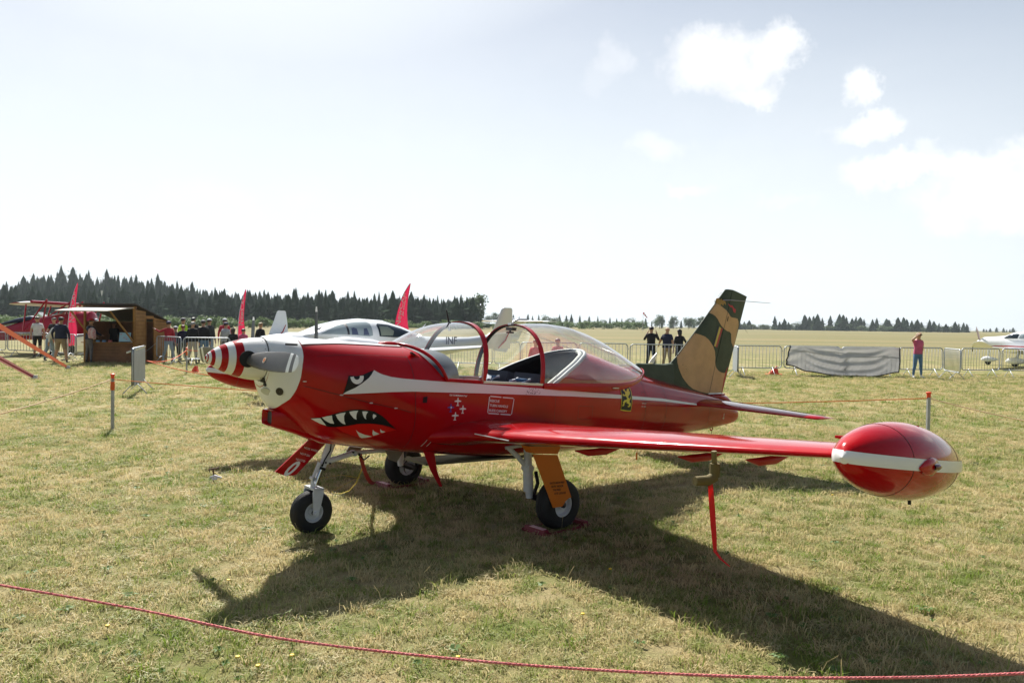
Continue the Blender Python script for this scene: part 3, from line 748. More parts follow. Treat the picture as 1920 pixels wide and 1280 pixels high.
TEETH = [[(.784, .903), (.839, .911), (.868, .88), (.897, .851), (.87, .858), (.844, .869), (.812, .886)], [(.849, .916), (.880, .927), (.913, .934), (.925, .90), (.946, .867), (.92, .87), (.902, .878), (.873, .895)],
 [(.937, .941), (.97, .953), (1.007, .96), (1.0, .93), (1.01, .893), (1.028, .862), (1.003, .87), (.982, .885), (.957, .91)], [(1.034, .965), (1.065, .972), (1.101, .974), (1.093, .951), (1.094, .925), (1.102, .901), (1.078, .912), (1.059, .931), (1.042, .948)],
 [(1.135, .968), (1.16, .969), (1.181, .965), (1.17, .941), (1.171, .92), (1.179, .904), (1.162, .914), (1.15, .931), (1.14, .95)], [(1.228, .947), (1.245, .941), (1.257, .93), (1.246, .918), (1.238, .905), (1.228, .92), (1.225, .935)],
 [(1.123, .817), (1.140, .803), (1.162, .792), (1.215, .772), (1.275, .758), (1.24, .748), (1.2, .744), (1.175, .757), (1.157, .776), (1.138, .797)], [(1.257, .818), (1.269, .805), (1.285, .797), (1.325, .78), (1.30, .77), (1.282, .764), (1.265, .785)], [(1.317, .823), (1.327, .812), (1.342, .805), (1.367, .798), (1.35, .79), (1.333, .79), (1.321, .805)]]
for tt in TEETH: decal('tooth_marking', [tt], [DWHITE], .0065, .03)
# lion badge
PAN = [(4.195, 1.178), (4.292, 1.184), (4.385, 1.172), (4.41, 1.12), (4.418, 1.05), (4.41, .97), (4.393, .899), (4.288, .905), (4.185, .918), (4.196, 1.0), (4.20, 1.08), (4.19, 1.13)]
PAN = [(4.205+(x-4.19)*.96, z) for x, z in PAN]
bd = decal('badge', [PAN], [YEL], .0045, .03)
decal('badge_field', [inset(PAN, .011)], [BLACK], .0065, .03, parent=bd)
LION = [(4.251, 1.149), (4.278, 1.154), (4.284, 1.128), (4.304, 1.112), (4.326, 1.117), (4.326, 1.132), (4.35, 1.142), (4.379, 1.137), (4.366, 1.116), (4.385, 1.108), (4.375, 1.095), (4.387, 1.088), (4.36, 1.075), (4.337, 1.054), (4.364, 1.033), (4.384, 1.053), (4.383, 1.074), (4.391, 1.042), (4.363, 1.017), (4.362, .996), (4.387, .985), (4.383, .958), (4.346, .946), (4.321, .955), (4.354, .964), (4.343, .98), (4.304, .992), (4.304, 1.008), (4.266, .993), (4.258, .967), (4.23, .957), (4.224, .973), (4.243, .983), (4.237, 1.004), (4.266, 1.024), (4.305, 1.026), (4.316, 1.039), (4.289, 1.066), (4.25, 1.064), (4.233, 1.077), (4.245, 1.092), (4.262, 1.076), (4.288, 1.084), (4.283, 1.107), (4.253, 1.123)]
decal('badge_lion', [LION], [YEL], .0085, .03, parent=bd)
# rescue box
rb_ = []
def seg(x0, z0, x1, z1, t=.0045):
    d = Vector((x1-x0, z1-z0)).normalized()*t; nn = Vector((-d.y, d.x))
    return [(x0+nn.x, z0+nn.y), (x0-nn.x, z0-nn.y), (x1-nn.x, z1-nn.y), (x1+nn.x, z1+nn.y)]
A_, B_, C_, D_ = (2.343, 1.086), (2.629, 1.064), (2.608, .916), (2.331, .937)
for p_, q_, halves in ((A_, B_, 2), (B_, C_, 1), (C_, D_, 2), (D_, A_, 1)):
    for k in range(halves):
        a0, a1 = (k/halves+.03, (k+1)/halves-.03)
        rb_.append(seg(p_[0]+(q_[0]-p_[0])*a0, p_[1]+(q_[1]-p_[1])*a0, p_[0]+(q_[0]-p_[0])*a1, p_[1]+(q_[1]-p_[1])*a1))
decal('rescue_frame', rb_, [DWHITE], .004, .05)
for tx, tz, body in ((2.350, 1.037, 'RESCUE'), (2.350, .996, 'TURN HANDLE'), (2.344, .953, 'SLIDE CANOPY')):
    decal_text('rescue_lettering', body, tx, tz, .030, DWHITE, .0045, bold=.0007, slope=-.075, sx=1.02)
decal_text('name_lettering', 'Cdt V.D.MEERSMAN "Rat"', 1.915, 1.092, .019, DWHITE, .0045, bold=.0006, slope=-.05, sx=.88)
def plane_icon(cx, cz, s=.068):
    P = [(-.06, .5), (.06, .5), (.09, .22), (.5, .12), (.5, 0), (.1, -.02), (.06, -.36), (.2, -.42), (.2, -.5), (-.2, -.5), (-.2, -.42), (-.06, -.36), (-.1, -.02), (-.5, .0), (-.5, .12), (-.09, .22)]
    return [(cx+a*s, cz+b*s*1.02) for a, b in P]
for (cx, cz), m_ in (((2.004, 1.040), DWHITE), ((1.935, .988), BLUE), ((2.060, .974), DWHITE), ((1.987, .918), DWHITE)): decal('aeroplane_icon', [plane_icon(cx, cz)], [m_], .0045)
decal('aeroplane_icon', [arc(1.937, .993, .007, .008, 0, 340)], [DWHITE], .006, side=(1,))
decal_text('small_lettering', 'REMOVE/AFT', 4.615, .972, .018, DWHITE, .0045, sx=.9, slope=-.05); decal_text('small_lettering', 'KEEP CLEAR', 4.608, .940, .018, DWHITE, .0045, sx=.95, slope=-.05)
decal('louvre_hatch', [[(1.66, 1.081), (1.701, 1.087), (1.697, 1.033), (1.656, 1.034)]], [BLACK], .004)
decal('wing_marks', [seg(1.755, .653, 1.772, .715, .003), seg(1.806, .652, 1.823, .714, .003)], [DWHITE], .004)
# panel joints, fasteners
def joint(name, pts, w=.0022, side=(1, -1)):
    decal(name, [seg(pts[i][0], pts[i][1], pts[i+1][0], pts[i+1][1], w) for i in range(len(pts)-1)], [LINE], .0024 if True else 0, .05, side)
def col(X, z0, z1, n=16): return [(X, z0+(z1-z0)*i/n) for i in range(n+1)]
joint('panel_joint', [(1.59+.03*math.sin(z*3), z) for z in [.64+i*.05 for i in range(17)]])
joint('panel_joint', [(.691, 1.156), (.953, 1.093), (1.199, 1.033), (1.456, .983), (1.56, .955)])
joint('panel_joint', col(4.70, .60, 1.26, 12)); joint('panel_joint', col(5.15, .66, 1.2, 12)); joint('panel_joint', col(6.21, .68, 1.02, 8)); joint('panel_joint', col(3.16, .60, 1.12, 10), .0014)
joint('panel_joint', [(4.63, 1.10), (4.73, 1.09), (4.735, .985), (4.635, .995), (4.63, 1.10)], .0016)
joint('panel_joint', [(.78, 1.38), (1.0, 1.40), (1.3, 1.405), (1.56, 1.40)], .0012); joint('panel_joint', [(2.05, .86), (2.05, .72), (2.5, .70), (3.0, .70)], .0014); joint('panel_joint', [(5.5, 1.02), (5.72, .99), (5.72, .88), (5.5, .90), (5.5, 1.02)], .0014); joint('panel_joint', [(3.5, .98), (3.72, .97), (3.72, .84), (3.5, .85), (3.5, .98)], .0014)
joint('panel_joint', [(1.77, 1.19), (1.90, 1.165), (2.25, 1.15)], .0013)
for X, Z in ((.693, 1.19), (.96, 1.094), (1.20, 1.034), (1.415, .992)):
    mb = MB(); y = half(X, Z); mb.box((X, y+.004, Z), (.028, .004, .007)); mb.lathe([(0, .006), (.006, .005), (.0065, .001)], 8, (X, y, Z), (0, 1, 0)); mb.box((X, -y-.004, Z), (.028, .004, .007))
    mb.build('fastener', [ALU], AC, flip=True)
rv = MB()
def rivets(pts, r=.0028):
    for X, Z in pts:
        y = half(X, Z)
        if y > .01: rv.lathe([(0, r), (.0012, r*.4)], 5, (X, y+.0005, Z), (0, 1, 0))
rivets([(4.72, .62+i*.04) for i in range(15)]); rivets([(5.13, .66+i*.04) for i in range(13)]); rivets([(6.24, .70+i*.03) for i in range(10)]); rivets([(1.63, .68+i*.045) for i in range(16)]); rivets([(3.2+i*.07, .62) for i in range(40)], .002)
rv.build('rivets', [mat('painted rivet', (.25, .01, .012), .35)], AC, flip=True)
tag(AC.children[-1] if False else rv and bpy.data.objects['rivets'], kind='stuff')
# chipped paint on the stripe below the sill
chips = []
rc = random.Random(3)
for _ in range(46):
    cx, cz = 2.86+rc.gauss(0, .045), 1.125+rc.gauss(0, .022); s_ = rc.uniform(.0015, .005)
    if cz < 1.155: chips.append([(cx-s_, cz), (cx, cz-s_*1.5), (cx+s_*1.3, cz+s_*.3), (cx, cz+s_*1.2)])
decal('paint_chips', chips, [mat('primer chip', (.10, .09, .10), .6)], .0045, .2, side=(1,))
# vents at the windscreen foot
mb = MB(); mb.box((1.650, .345, 1.415), (.085, .03, .018), M=Matrix.Rotation(.5, 3, 'Y')); v1 = mb.build('ram_vent', [REDM], AC, flip=True)
mb = MB(); mb.box((1.625, .357, 1.427), (.05, .018, .012), M=Matrix.Rotation(.5, 3, 'Y')); mb.build('vent_mouth', [DARK], v1, flip=True)
mb = MB(); mb.lathe([(-.02, .012), (.0, .013), (.02, .010), (.03, .001)], 12, (1.665, .395, 1.345), (-1, .3, 0)); mb.build('ram_vent', [REDM], AC, flip=True)
mb = MB(); mb.loft([rr(1.50, .03, 1.492, .02, .01), rr(1.53, .03, 1.497, .055, .018), rr(1.62, .03, 1.497, .06, .02), rr(1.70, .03, 1.49, .03, .008)]); mb.build('top_intake', [REDM], AC, flip=True, smooth=50)

# ---- windscreen
def sup(a, n_): c, s = math.cos(a), math.sin(a); return math.copysign(abs(c)**(2/n_), c), abs(s)**(2/n_)
def hoopA(a): c, s = sup(a, 2.3); return Vector((2.275+.11*s, .492*c, 1.205+.520*s))
def baseA(a):
    c, s = math.cos(a), math.sin(a)
    if s < .55: t = s/.55; X = 2.25-(2.25-1.885)*t; y = .497; z = 1.212+.01*t; return Vector((X, math.copysign(y, c) if abs(c) > 1e-6 else 0, z))
    t = (s-.55)/.45; y = .497*math.cos(t*math.pi/2)**.9*(1 if c >= 0 else -1) if t < 1 else 0.0
    X = 1.885-.235*t; _, zt, zb, zm, hw, nt, nbb = stn(X); z = 1.222+(1.50-1.222)*math.sin(t*math.pi/2)**.9
    return Vector((X, y, z))
ws = MB(); rows = []; NA = 48
for i in range(13):
    t = i/12; row = []
    for j in range(NA+1):
        a = math.pi*j/NA; p = baseA(a).lerp(hoopA(a), t); b_ = .055*math.sin(math.pi*t)
        p = p + Vector((0, math.cos(a)*b_*.5, math.sin(a)*b_)); row.append(tuple(p))
    rows.append(row)
ws.loft(rows, closed=False, caps=False); wsp = ws.build('windscreen', [GLS], AC, smooth=True, flip=True)
def band(fn, w, th, n=64, ax=0, mi=0, mb=None, a0=0, a1=math.pi, lean=0):
    """flat strip following a hoop: w along X, th thick outwards"""
    mb = mb or MB(); rings = []
    for j in range(n+1):
        a = a0+(a1-a0)*j/n; p = fn(a); c, s = math.cos(a), math.sin(a); o = Vector((0, c, s))
        rings.append([tuple(p+Vector((-w/2, 0, 0))), tuple(p+Vector((-w/2, 0, 0))+o*th), tuple(p+Vector((w/2, 0, 0))+o*th), tuple(p+Vector((w/2, 0, 0)))])
    mb.loft(rings); return mb
band(hoopA, .052, .010).build('windscreen_arch', [RED], AC, smooth=40, flip=True)
mb = MB(); mb.tube([tuple(baseA(math.pi*j/60)+Vector((0, 0, .0))) for j in range(61)], .015, 8); mb.build('windscreen_frame', [RED], AC, smooth=60, flip=True)
band(lambda a: hoopA(a)+Vector((0, -math.cos(a)*.008, -math.sin(a)*.008)), .036, .006).build('arch_lining', [DARK], AC, flip=True)
# sill rails and red sill below the glass
for s_ in (1, -1):
    mb = MB(); mb.box((2.68, s_*.492, 1.196), (.80, .022, .020), M=Matrix.Rotation(.028, 3, 'Y')); mb.build('sill_rail', [ALU], AC, flip=True)
# compass / aerial on the arch
mb = MB(); mb.tube([(2.24, 0, 1.715), (2.205, 0, 1.83)], [.009, .005], 8); mb.lathe([(0, .02), (.012, .008)], 10, (2.245, 0, 1.715)); mb.build('whip_aerial', [BLACK], AC, flip=True)
mb = MB(); mb.tube([(2.24, .01, 1.70), (2.245, .01, 1.655)], .004, 6); mb.box((2.245, .01, 1.65), (.01, .03, .02)); mb.build('compass_bracket', [ALU], AC, flip=True)

# ---- glare shield, panel, seats
gs = MB(); rows = []
for X, k in ((1.70, .95), (1.85, 1.0), (2.02, 1.0), (2.06, .97)):
    row = []
    for j in range(33):
        a = math.pi*j/32; c, s = sup(a, 2.15); row.append((X, .455*k*c, 1.19+(.272 if X > 1.8 else .262)*k*s))
    rows.append(row)
gs.loft(rows, closed=False, caps=False)
gs.add([(2.05, p[1]*.98, p[2]) for p in rows[-1]], [tuple(range(33))])
gs.build('glare_shield', [mat('blue grey glare shield', (.055, .075, .10), .7, var=.2, vscale=5)], AC, smooth=45, flip=True)
for yy in (.23, -.23):
    st = MB(); st.box((3.02, yy, 1.00), (.09, .36, .55), M=Matrix.Rotation(.22, 3, 'Y')); st.box((2.75, yy, .78), (.46, .38, .10)); s_o = st.build('seat', [mat('seat cloth', (.05, .055, .07), .9)], AC, flip=True)
    b_ = MB(); b_.tube([(3.0, yy-.09, 1.22), (2.95, yy-.07, 1.205), (2.90, yy-.10, 1.19)], .013, 6); b_.tube([(3.0, yy+.09, 1.22), (2.94, yy+.08, 1.205), (2.88, yy+.10, 1.18)], .013, 6)
    b_.build('harness', [mat('white strap', (.6, .62, .66), .8)], s_o, flip=True)
    b_ = MB(); b_.box((2.93, yy+.04, 1.215), (.07, .10, .022)); b_.build('buckle', [mat('blue buckle', (.04, .14, .30), .4)], s_o, flip=True)
mb = MB(); mb.tube([(2.42, .40, 1.215), (2.55, .25, 1.225), (2.68, .05, 1.222), (2.78, -.05, 1.20)], [.02, .028, .026, .012], 8); mb.build('glove', [mat('cloth bag', (.25, .28, .32), .9)], AC, flip=True)
mb = MB(); mb.tube([(2.6, .23, .85), (2.52, .23, 1.16)], .012, 8); mb.tube([(2.6, -.23, .85), (2.52, -.23, 1.16)], .012, 8); mb.build('control_stick', [BLACK], AC, flip=True)
# seal round the raked rim of the turtle deck
def rimpt(X):
    z = float(np.interp(X, [3.12, 3.15, 3.40, 3.7, 3.97], [1.178, 1.195, 1.315, 1.44, 1.526])); return z
def rimcurve(k, off=0.0):
    P = []
    X0, X1 = 3.13, 3.90
    # find apex where the section closes
    Xs = [3.13+i*.004 for i in range(230)]; ok = [x for x in Xs if half(x, rimpt(x)) > .02]; X1 = ok[-1]
    for i in range(k+1):
        t = i/k; X = X0+(X1-X0)*math.sin(t*math.pi/2)**1.0; P.append((X+off, half(X, rimpt(X)), rimpt(X)))
    return P
near = rimcurve(30); rim = near+[(x, -y, z) for x, y, z in near[::-1]]
mb = MB(); mb.tube(rim, .019, 10); mb.build('rim_seal', [mat('grey rubber seal', (.42, .44, .45), .5)], AC, smooth=60, flip=True)
mb = MB(); mb.tube([(x-.055, y*.955, z-.012) for x, y, z in near[:-3]], .024, 8); mb.build('sun_blind', [mat('cream liner', (.60, .60, .56), .7)], AC, smooth=60, flip=True)
mb = MB()
mb.loft([[(x-.02, -y*.93, z-.03), (x-.02, -y*.93, z+.012), (x+.05, -y*.9, z+.01), (x+.05, -y*.9, z-.03)] for x, y, z in near]); mb.build('rim_lining', [DARK], AC, flip=True)

# ---- sliding canopy, pushed back
def cw(X): return .497 if X < 3.55 else .497*math.sqrt(max(0, 1-((X-3.55)/1.37)**2.3))
def czt(X): return float(np.interp(X, [2.98, 3.05, 3.2, 3.44, 3.7, 3.915, 4.15, 4.347, 4.6, 4.78, 4.90], [1.728, 1.737, 1.757, 1.770, 1.755, 1.712, 1.642, 1.565, 1.455, 1.385, 1.345]))
def czb(X): return 1.19 if X < 4.0 else 1.19+.150*((X-4.0)/.90)**2.2
ca = MB(); rows = []
for i in range(47):
    X = 3.02+(4.895-3.02)*(1-(1-i/46)**1.3); row = []
    for j in range(49):
        a = math.pi*j/48; c, s = sup(a, 2.3 if X < 3.4 else 2.1); row.append((X, cw(X)*c, czb(X)+(czt(X)-czb(X))*s))
    rows.append(row)
ca.loft(rows, closed=False, caps=False); can = ca.build('canopy', [GLS], AC, smooth=True, flip=True)
def hoopB(a): c, s = sup(a, 2.3); return Vector((2.985+.05*s, .492*c, 1.195+.540*s))
band(hoopB, .048, .010).build('canopy_arch', [RED], can, smooth=40, flip=True)
band(lambda a: hoopB(a)+Vector((0, -math.cos(a)*.008, -math.sin(a)*.008)), .038, .006).build('arch_lining', [DARK], can, flip=True)
sk = MB()
for s_ in (1, -1):
    rings = []
    for i in range(41):
        X = 3.0+(4.915-3.0)*(1-(1-i/40)**1.5); y = s_*(cw(min(X, 4.913))+.004); zb_ = czb(min(X, 4.9)); lo = float(np.interp(X, [3.0, 3.2, 3.8, 4.1, 4.4, 4.7, 4.92], [1.150, 1.135, 1.118, 1.128, 1.175, 1.25, 1.315]))
        hi = zb_+.012
        rings.append([(X, y-s_*.004, hi), (X, y+s_*.008, hi), (X, y+s_*.014, (hi+lo)/2), (X, y+s_*.012, lo), (X, y-s_*.004, lo)])
    sk.loft(rings)
sk.lathe([(-.02, .001), (0, .045), (.03, .04), (.045, .001)], 12, (4.885, 0, 1.335), (1, 0, 0))
sk.build('canopy_skirt', [RED], can, smooth=45, flip=True)
mb = MB(); mb.tube([(3.01, 0, 1.745), (3.03, 0, 1.775), (3.10, 0, 1.795), (3.20, 0, 1.80)], .009, 8); mb.box((3.0, 0, 1.745), (.05, .05, .02)); mb.build('grab_handle', [ALU], can, smooth=60, flip=True)
mb = MB(); mb.box((3.0, 0, 1.695), (.05, .10, .03)); mb.tube([(2.99, -.05, 1.66), (2.99, .05, 1.66)], .009, 6); mb.tube([(2.99, 0, 1.69), (2.99, 0, 1.655)], .009, 6); mb.build('canopy_latch', [mat('dark latch', (.06, .06, .065), .4, metal=.7)], can, flip=True)
mb = MB(); mb.box((4.02, .50, 1.155), (.09, .02, .008)); mb.build('skirt_handle', [ALU], can, flip=True)
mb = MB(); mb.tube([(3.01, .15, 1.70), (3.9, .05, 1.50)], .002, 5); mb.tube([(3.01, -.1, 1.72), (4.5, .02, 1.40)], .002, 5); mb.build('canopy_cord', [mat('white cord', (.7, .7, .7), .6)], can, flip=True)

# ---- wings
def naca(t, n=28):
    """closed section, chord 0..1, from trailing edge over the top to the nose and back"""
    P = []
    for i in range(n+1):
        x = .5*(1+math.cos(math.pi*i/n)); y = 5*t*(.2969*math.sqrt(x)-.126*x-.3516*x*x+.2843*x**3-.1036*x**4); P.append((x, y+.02*math.sin(math.pi*x)))
    for i in range(1, n):
        x = .5*(1-math.cos(math.pi*i/n)); y = 5*t*(.2969*math.sqrt(x)-.126*x-.3516*x*x+.2843*x**3-.1036*x**4); P.append((x, -y*.85+.02*math.sin(math.pi*x)))
    return P
def wsec(Y, s_, le, z, c, t): return [(le+x*c, s_*Y, z+y*c-.035*x*c) for x, y in naca(t)]
def wz(Y): return .703+.095*Y
for s_ in (1, -1):
    mb = MB()
    mb.loft([wsec(.30, s_, 1.72, .735, 1.95, .13), wsec(.44, s_, 1.78, .742, 1.88, .132), wsec(.50, s_, 1.83, .748, 1.82, .130), wsec(.58, s_, 1.92, .757, 1.71, .125), wsec(.68, s_, 1.985, .768, 1.62, .122)] + [wsec(Y, s_, 2.0+.03*Y, wz(Y), 1.60-.245*(Y-.7), .122-.006*Y) for Y in [.8+i*.2 for i in range(16)]])
    wg = mb.build('wing', [RED], AC, smooth=40, flip=True)
    # aileron and flap gaps
    mb = MB()
    for Ya, Yb, fx in ((.75, 2.1, .74), (2.14, 3.72, .76)):
        for k in range(2): mb.box((0, 0, 0), (0, 0, 0)) if False else None
        pts = []
        for i in range(9):
            Y = Ya+(Yb-Ya)*i/8; c = 1.60-.245*(Y-.7); pts.append((2.0+.03*Y+c*fx, s_*Y, wz(Y)+c*.055*.62+.003-.035*fx*c+.012*c))
        mb.tube(pts, .003, 4)
    mb.build('control_surface_gap', [LINE], wg, flip=True)
    # leading edge strip and stall strip at the root
    mb = MB(); mb.box((1.998, s_*.98, wz(.98)+.006), (.012, .42, .006)); mb.build('leading_edge_strip', [DWHITE], wg, flip=True)
    # hinge fairings below
    for Y in (1.62, 2.55, 3.05):
        mb = MB(); c = 1.6-.245*(Y-.7); X = 2.0+.03*Y; zf = wz(Y)-c*.055-.030+.008*(Y < 2)
        mb.loft([rr(X+.25, s_*Y, zf+.01, .004, .004, 12, 2), rr(X+.40, s_*Y, zf-.012, .022, .028, 12, 2), rr(X+.60, s_*Y, zf-.012, .024, .03, 12, 2), rr(X+.80, s_*Y, zf+.01, .004, .006, 12, 2)]); mb.build('hinge_fairing', [REDM], wg, smooth=50, flip=True)
    # tip tank
    T = MB(); X0, X1, Rm = 1.50, 2.945, .197; prof = []
    for i in range(41):
        q = i/40; x = X0+(X1-X0)*q; r_ = Rm*(math.sin(math.pi*q**.86)**.62 if q < .42 else (1-((q-.42)/.58)**2.0)**.98*1.0) if 0 < q < 1 else .0006
        prof.append((x, max(r_, .0006)))
    q0 = max(p[1] for p in prof); prof = [(a, b_*Rm/q0) for a, b_ in prof]
    T.lathe(prof, 72, (0, s_*4.05, 1.067), (1, 0, 0)); T.v = [(x, y, z+.09*(2.22-x)) for x, y, z in T.v]; tk = T.build('tip_tank', [RED], AC, smooth=60, flip=True)
    px_ = np.array([p[0] for p in prof]); pr_ = np.array([p[1] for p in prof])
    def tanky(X, z, px_=px_, pr_=pr_):
        r_ = float(np.interp(X, px_, pr_)); d = r_*r_-(z-1.067)**2; return math.sqrt(d) if d > 0 else 0
    cp = MB(); small = [p for p in prof if p[1] < .06]; rr_ = [.0006, .008, .016, .024, .0292]; cp.lathe([(float(np.interp(q, [p[1] for p in prof[:12]], [p[0] for p in prof[:12]]))-.0035, q) for q in rr_], 24, (0, s_*4.05, 1.067), (1, 0, 0)); cp.v = [(x, y, z+.09*(2.22-x)) for x, y, z in cp.v]; cp.build('stripe_nose', [DWHITE], tk, smooth=True, flip=True)
    for Xr in (1.86, 2.46):
        rj = MB(); q = float(np.interp(Xr, [p[0] for p in prof], [p[1] for p in prof])); rj.lathe([(-.0016, q-.003), (-.0016, q+.0012), (.0016, q+.0012), (.0016, q-.003)], 72, (Xr, s_*4.05, 1.067), (1, 0, 0)); rj.v = [(x, y, z+.09*(2.22-x)) for x, y, z in rj.v]; rj.build('tank_joint', [LINE], tk, flip=True)
    st = MB(); rows = []
    for i in range(60):
        X = 1.5002+(2.925-1.5002)*(i/59)**1.6; r_ = float(np.interp(X, px_, pr_)); hh = min(.029, r_*.9999); row = []
        for k in range(9):
            z = -hh+2*hh*k/8+.004; y = math.sqrt(max(0, r_*r_-z*z))+.004; row.append((X, s_*(4.05+y), 1.067+z))
        rows.append(row)
    rows = [[(x, y, z+.09*(2.22-x)) for x, y, z in r_] for r_ in rows]
    st.loft(rows, closed=False, caps=False)
    st.build('tank_stripe', [DWHITE], tk, smooth=True, flip=True)
    st = MB(); rows = [[(x, s_*(8.10-s_*y if False else 4.05-(s_*y-4.05)), z) for x, y, z in r_] for r_ in rows]; st.loft(rows, closed=False, caps=False); st.build('tank_stripe', [DWHITE], tk, smooth=True, flip=True)
    LX = 2.02; lz = 1.085
    lb = MB(); lb.loft([rr(LX-.13, s_*4.237, lz, .004, .008, 20, 2), rr(LX-.08, s_*4.242, lz, .013, .034, 20, 2), rr(LX-.01, s_*4.241, lz, .020, .046, 20, 2), rr(LX+.06, s_*4.233, lz, .018, .038, 20, 2), rr(LX+.11, s_*4.22, lz, .004, .008, 20, 2)]); lf = lb.build('light_fairing', [RED], tk, smooth=50, flip=True)
    lb = MB(); lb.lathe([(-.02, .015), (.02, .018), (.045, .012), (.062, .002)], 14, (LX+.0, s_*4.256, lz), (1, s_*.1, 0)); lb.build('navigation_light', [mat('red lens', (.12, .004, .006), .1, coat=1)], lf, smooth=60, flip=True)
    lb = MB(); lb.tube([(2.28, s_*4.05, .872), (2.28, s_*4.05, .84)], .009, 8); lb.build('drain', [BLACK], tk, flip=True)
    lb = MB()
    for dx in (0, .05): lb.box((2.20+dx, s_*4.10, 1.253-.2*dx), (.024, .008, .008)); lb.box((2.19+dx, s_*4.10, 1.257-.2*dx), (.006, .02, .006))
    lb.build('filler_latch', [REDM], tk, flip=True)
    lb = MB(); lb.tube([(2.06, s_*3.90, 1.165), (2.02, s_*3.83, 1.168), (1.99, s_*3.775, 1.17)], [.016, .013, .007], 8); lb.build('tank_vent', [RED], tk, flip=True)

# the aircraft leans a touch: its far wing sits lower on the uneven grass
def droop(o):
    if o.type == 'MESH':
        for v in o.data.vertices:
            if v.co.y > 0: v.co.z -= .030*v.co.y
    for ch in children(o): droop(ch)
for o in list(children(AC)):
    if o.type == 'MESH' and o.name.split('.')[0] in ('wing', 'tip_tank') and sum(v.co.y for v in o.data.vertices) > 0: droop(o)

# ---- fin, rudder, dorsal fillet
FZ = [.95, 1.40, 1.425, 1.487, 1.807, 2.40]; FX = [5.55, 5.55, 5.575, 5.664, 6.018, 6.646]
def fle(z): return float(np.interp(z, FZ, FX))
def fte(z): return float(np.interp(z, [.95, 1.054, 2.342, 2.42], [6.665, 6.70, 7.156, 7.18]))
def fhi(z): return float(np.interp(z, [.95, 1.05, 2.40], [6.32, 6.352, 6.762]))
def fth(z): return float(np.interp(z, [.95, 1.4, 2.4], [.058, .050, .030]))
def fprof(t): t = min(max(t, 0), 1); return 10*(.2969*math.sqrt(t)-.126*t-.3516*t*t+.2843*t**3-.1036*t**4)+.05*t
def fy(X, z): return fth(z)*min(1, fprof((X-fle(z))/(fte(z)-fle(z))))
def ztop(X): return float(np.interp(X, [6.60, 6.646, 6.70, 6.76, 7.156], [2.37, 2.396, 2.405, 2.402, 2.342]))
def fin_piece(name, ta, tb, mats, gap=0):
    mb = MB(); rings = []; NZ = 30; K = 40
    for i in range(NZ+1):
        q = i/NZ; zz = .98+(2.40-.98)*q if name == 'fin' else 1.052+(2.40-1.052)*q
        a, b_ = (fle(zz), fhi(zz)-.004) if name == 'fin' else (fhi(zz)+.004, fte(zz)); row = []
        for k in range(K+1):
            f = (k/K)**2 if name == 'fin' else k/K; X = a+(b_-a)*f; z2 = min(zz, ztop(X)) if q > .9 else zz; row.append((X, fy(X, zz), z2))
        back = [(x, -y, z) for x, y, z in row[::-1]]
        if name == 'fin': ring_ = row+back[:-1]
        else: ring_ = row+back
        rings.append(ring_)
    mb.loft(rings); return mb.build(name, mats, AC, smooth=35, flip=True)
fin = fin_piece('fin', 0, 1, [GREEN]); rud = fin_piece('rudder', 0, 1, [GREEN])
dm = MB(); rings = []
for i in range(25):
    X = 4.86+(5.60-4.86)*i/24; _, zt, *_r = stn(X); t = 1.402+.018*max(0, (X-5.45)/.15)-max(0, (4.93-X))*1.2; w_ = .028+.02*(i/24)
    rings.append([(X, w_*1.15, zt-.04), (X, w_, (zt+t)/2), (X, w_*.7, t-.01), (X, w_*.25, t), (X, -w_*.25, t), (X, -w_*.7, t-.01), (X, -w_, (zt+t)/2), (X, -w_*1.15, zt-.04)])
dm.loft(rings); dm.build('dorsal_fillet', [GREEN], AC, smooth=40, flip=True)
TAN1 = [(6.427, 2.202), (6.49, 2.185), (6.557, 2.156), (6.64, 2.125), (6.706, 2.085), (6.745, 2.055), (6.783, 2.041), (6.86, 2.04), (6.945, 2.034), (6.975, 2.0), (6.989, 1.954), (6.965, 1.85), (6.93, 1.736), (6.905, 1.66), (6.894, 1.652), (6.870, 1.68), (6.829, 1.715), (6.815, 1.77), (6.803, 1.829), (6.76, 1.85), (6.699, 1.856), (6.611, 1.884), (6.54, 1.92), (6.491, 1.958), (6.45, 2.0), (6.401, 2.033), (6.35, 2.055), (6.290, 2.068)]
TAN2 = [(6.012, 1.797), (6.09, 1.785), (6.181, 1.768), (6.26, 1.735), (6.323, 1.695), (6.385, 1.645), (6.429, 1.588), (6.45, 1.515), (6.456, 1.444), (6.49, 1.38), (6.55, 1.342), (6.62, 1.32), (6.694, 1.312), (6.74, 1.318), (6.778, 1.337), (6.755, 1.25), (6.700, 1.06), (6.50, 1.056), (6.287, 1.053), (6.14, 1.075), (5.978, 1.109), (5.89, 1.15), (5.816, 1.201), (5.76, 1.25), (5.718, 1.306), (5.68, 1.37), (5.662, 1.43), (5.664, 1.490), (5.779, 1.592), (5.9, 1.698)]
def clampfin(P, m=.006): return [(min(max(x, fle(z)+m), fte(z)-m), z) for x, z in P]
decal('camouflage_patch', [clampfin(TAN1)], [TAN], .0022, .015, surf=fy); decal('camouflage_patch', [clampfin(TAN2)], [TAN], .0022, .015, surf=fy)
RDP = mat('red primer', (.45, .02, .015), .5)
decal('red_patch', [clampfin([(6.786, 1.40), (6.735, 1.33), (6.72, 1.27), (6.70, 1.24), (6.695, 1.17), (6.680, 1.06), (6.70, 1.06)], .001)], [RDP], .0034, .05, surf=fy)
FL = [(6.384, 1.652), (6.476, 1.908), (6.527, 1.897), (6.578, 1.880)]
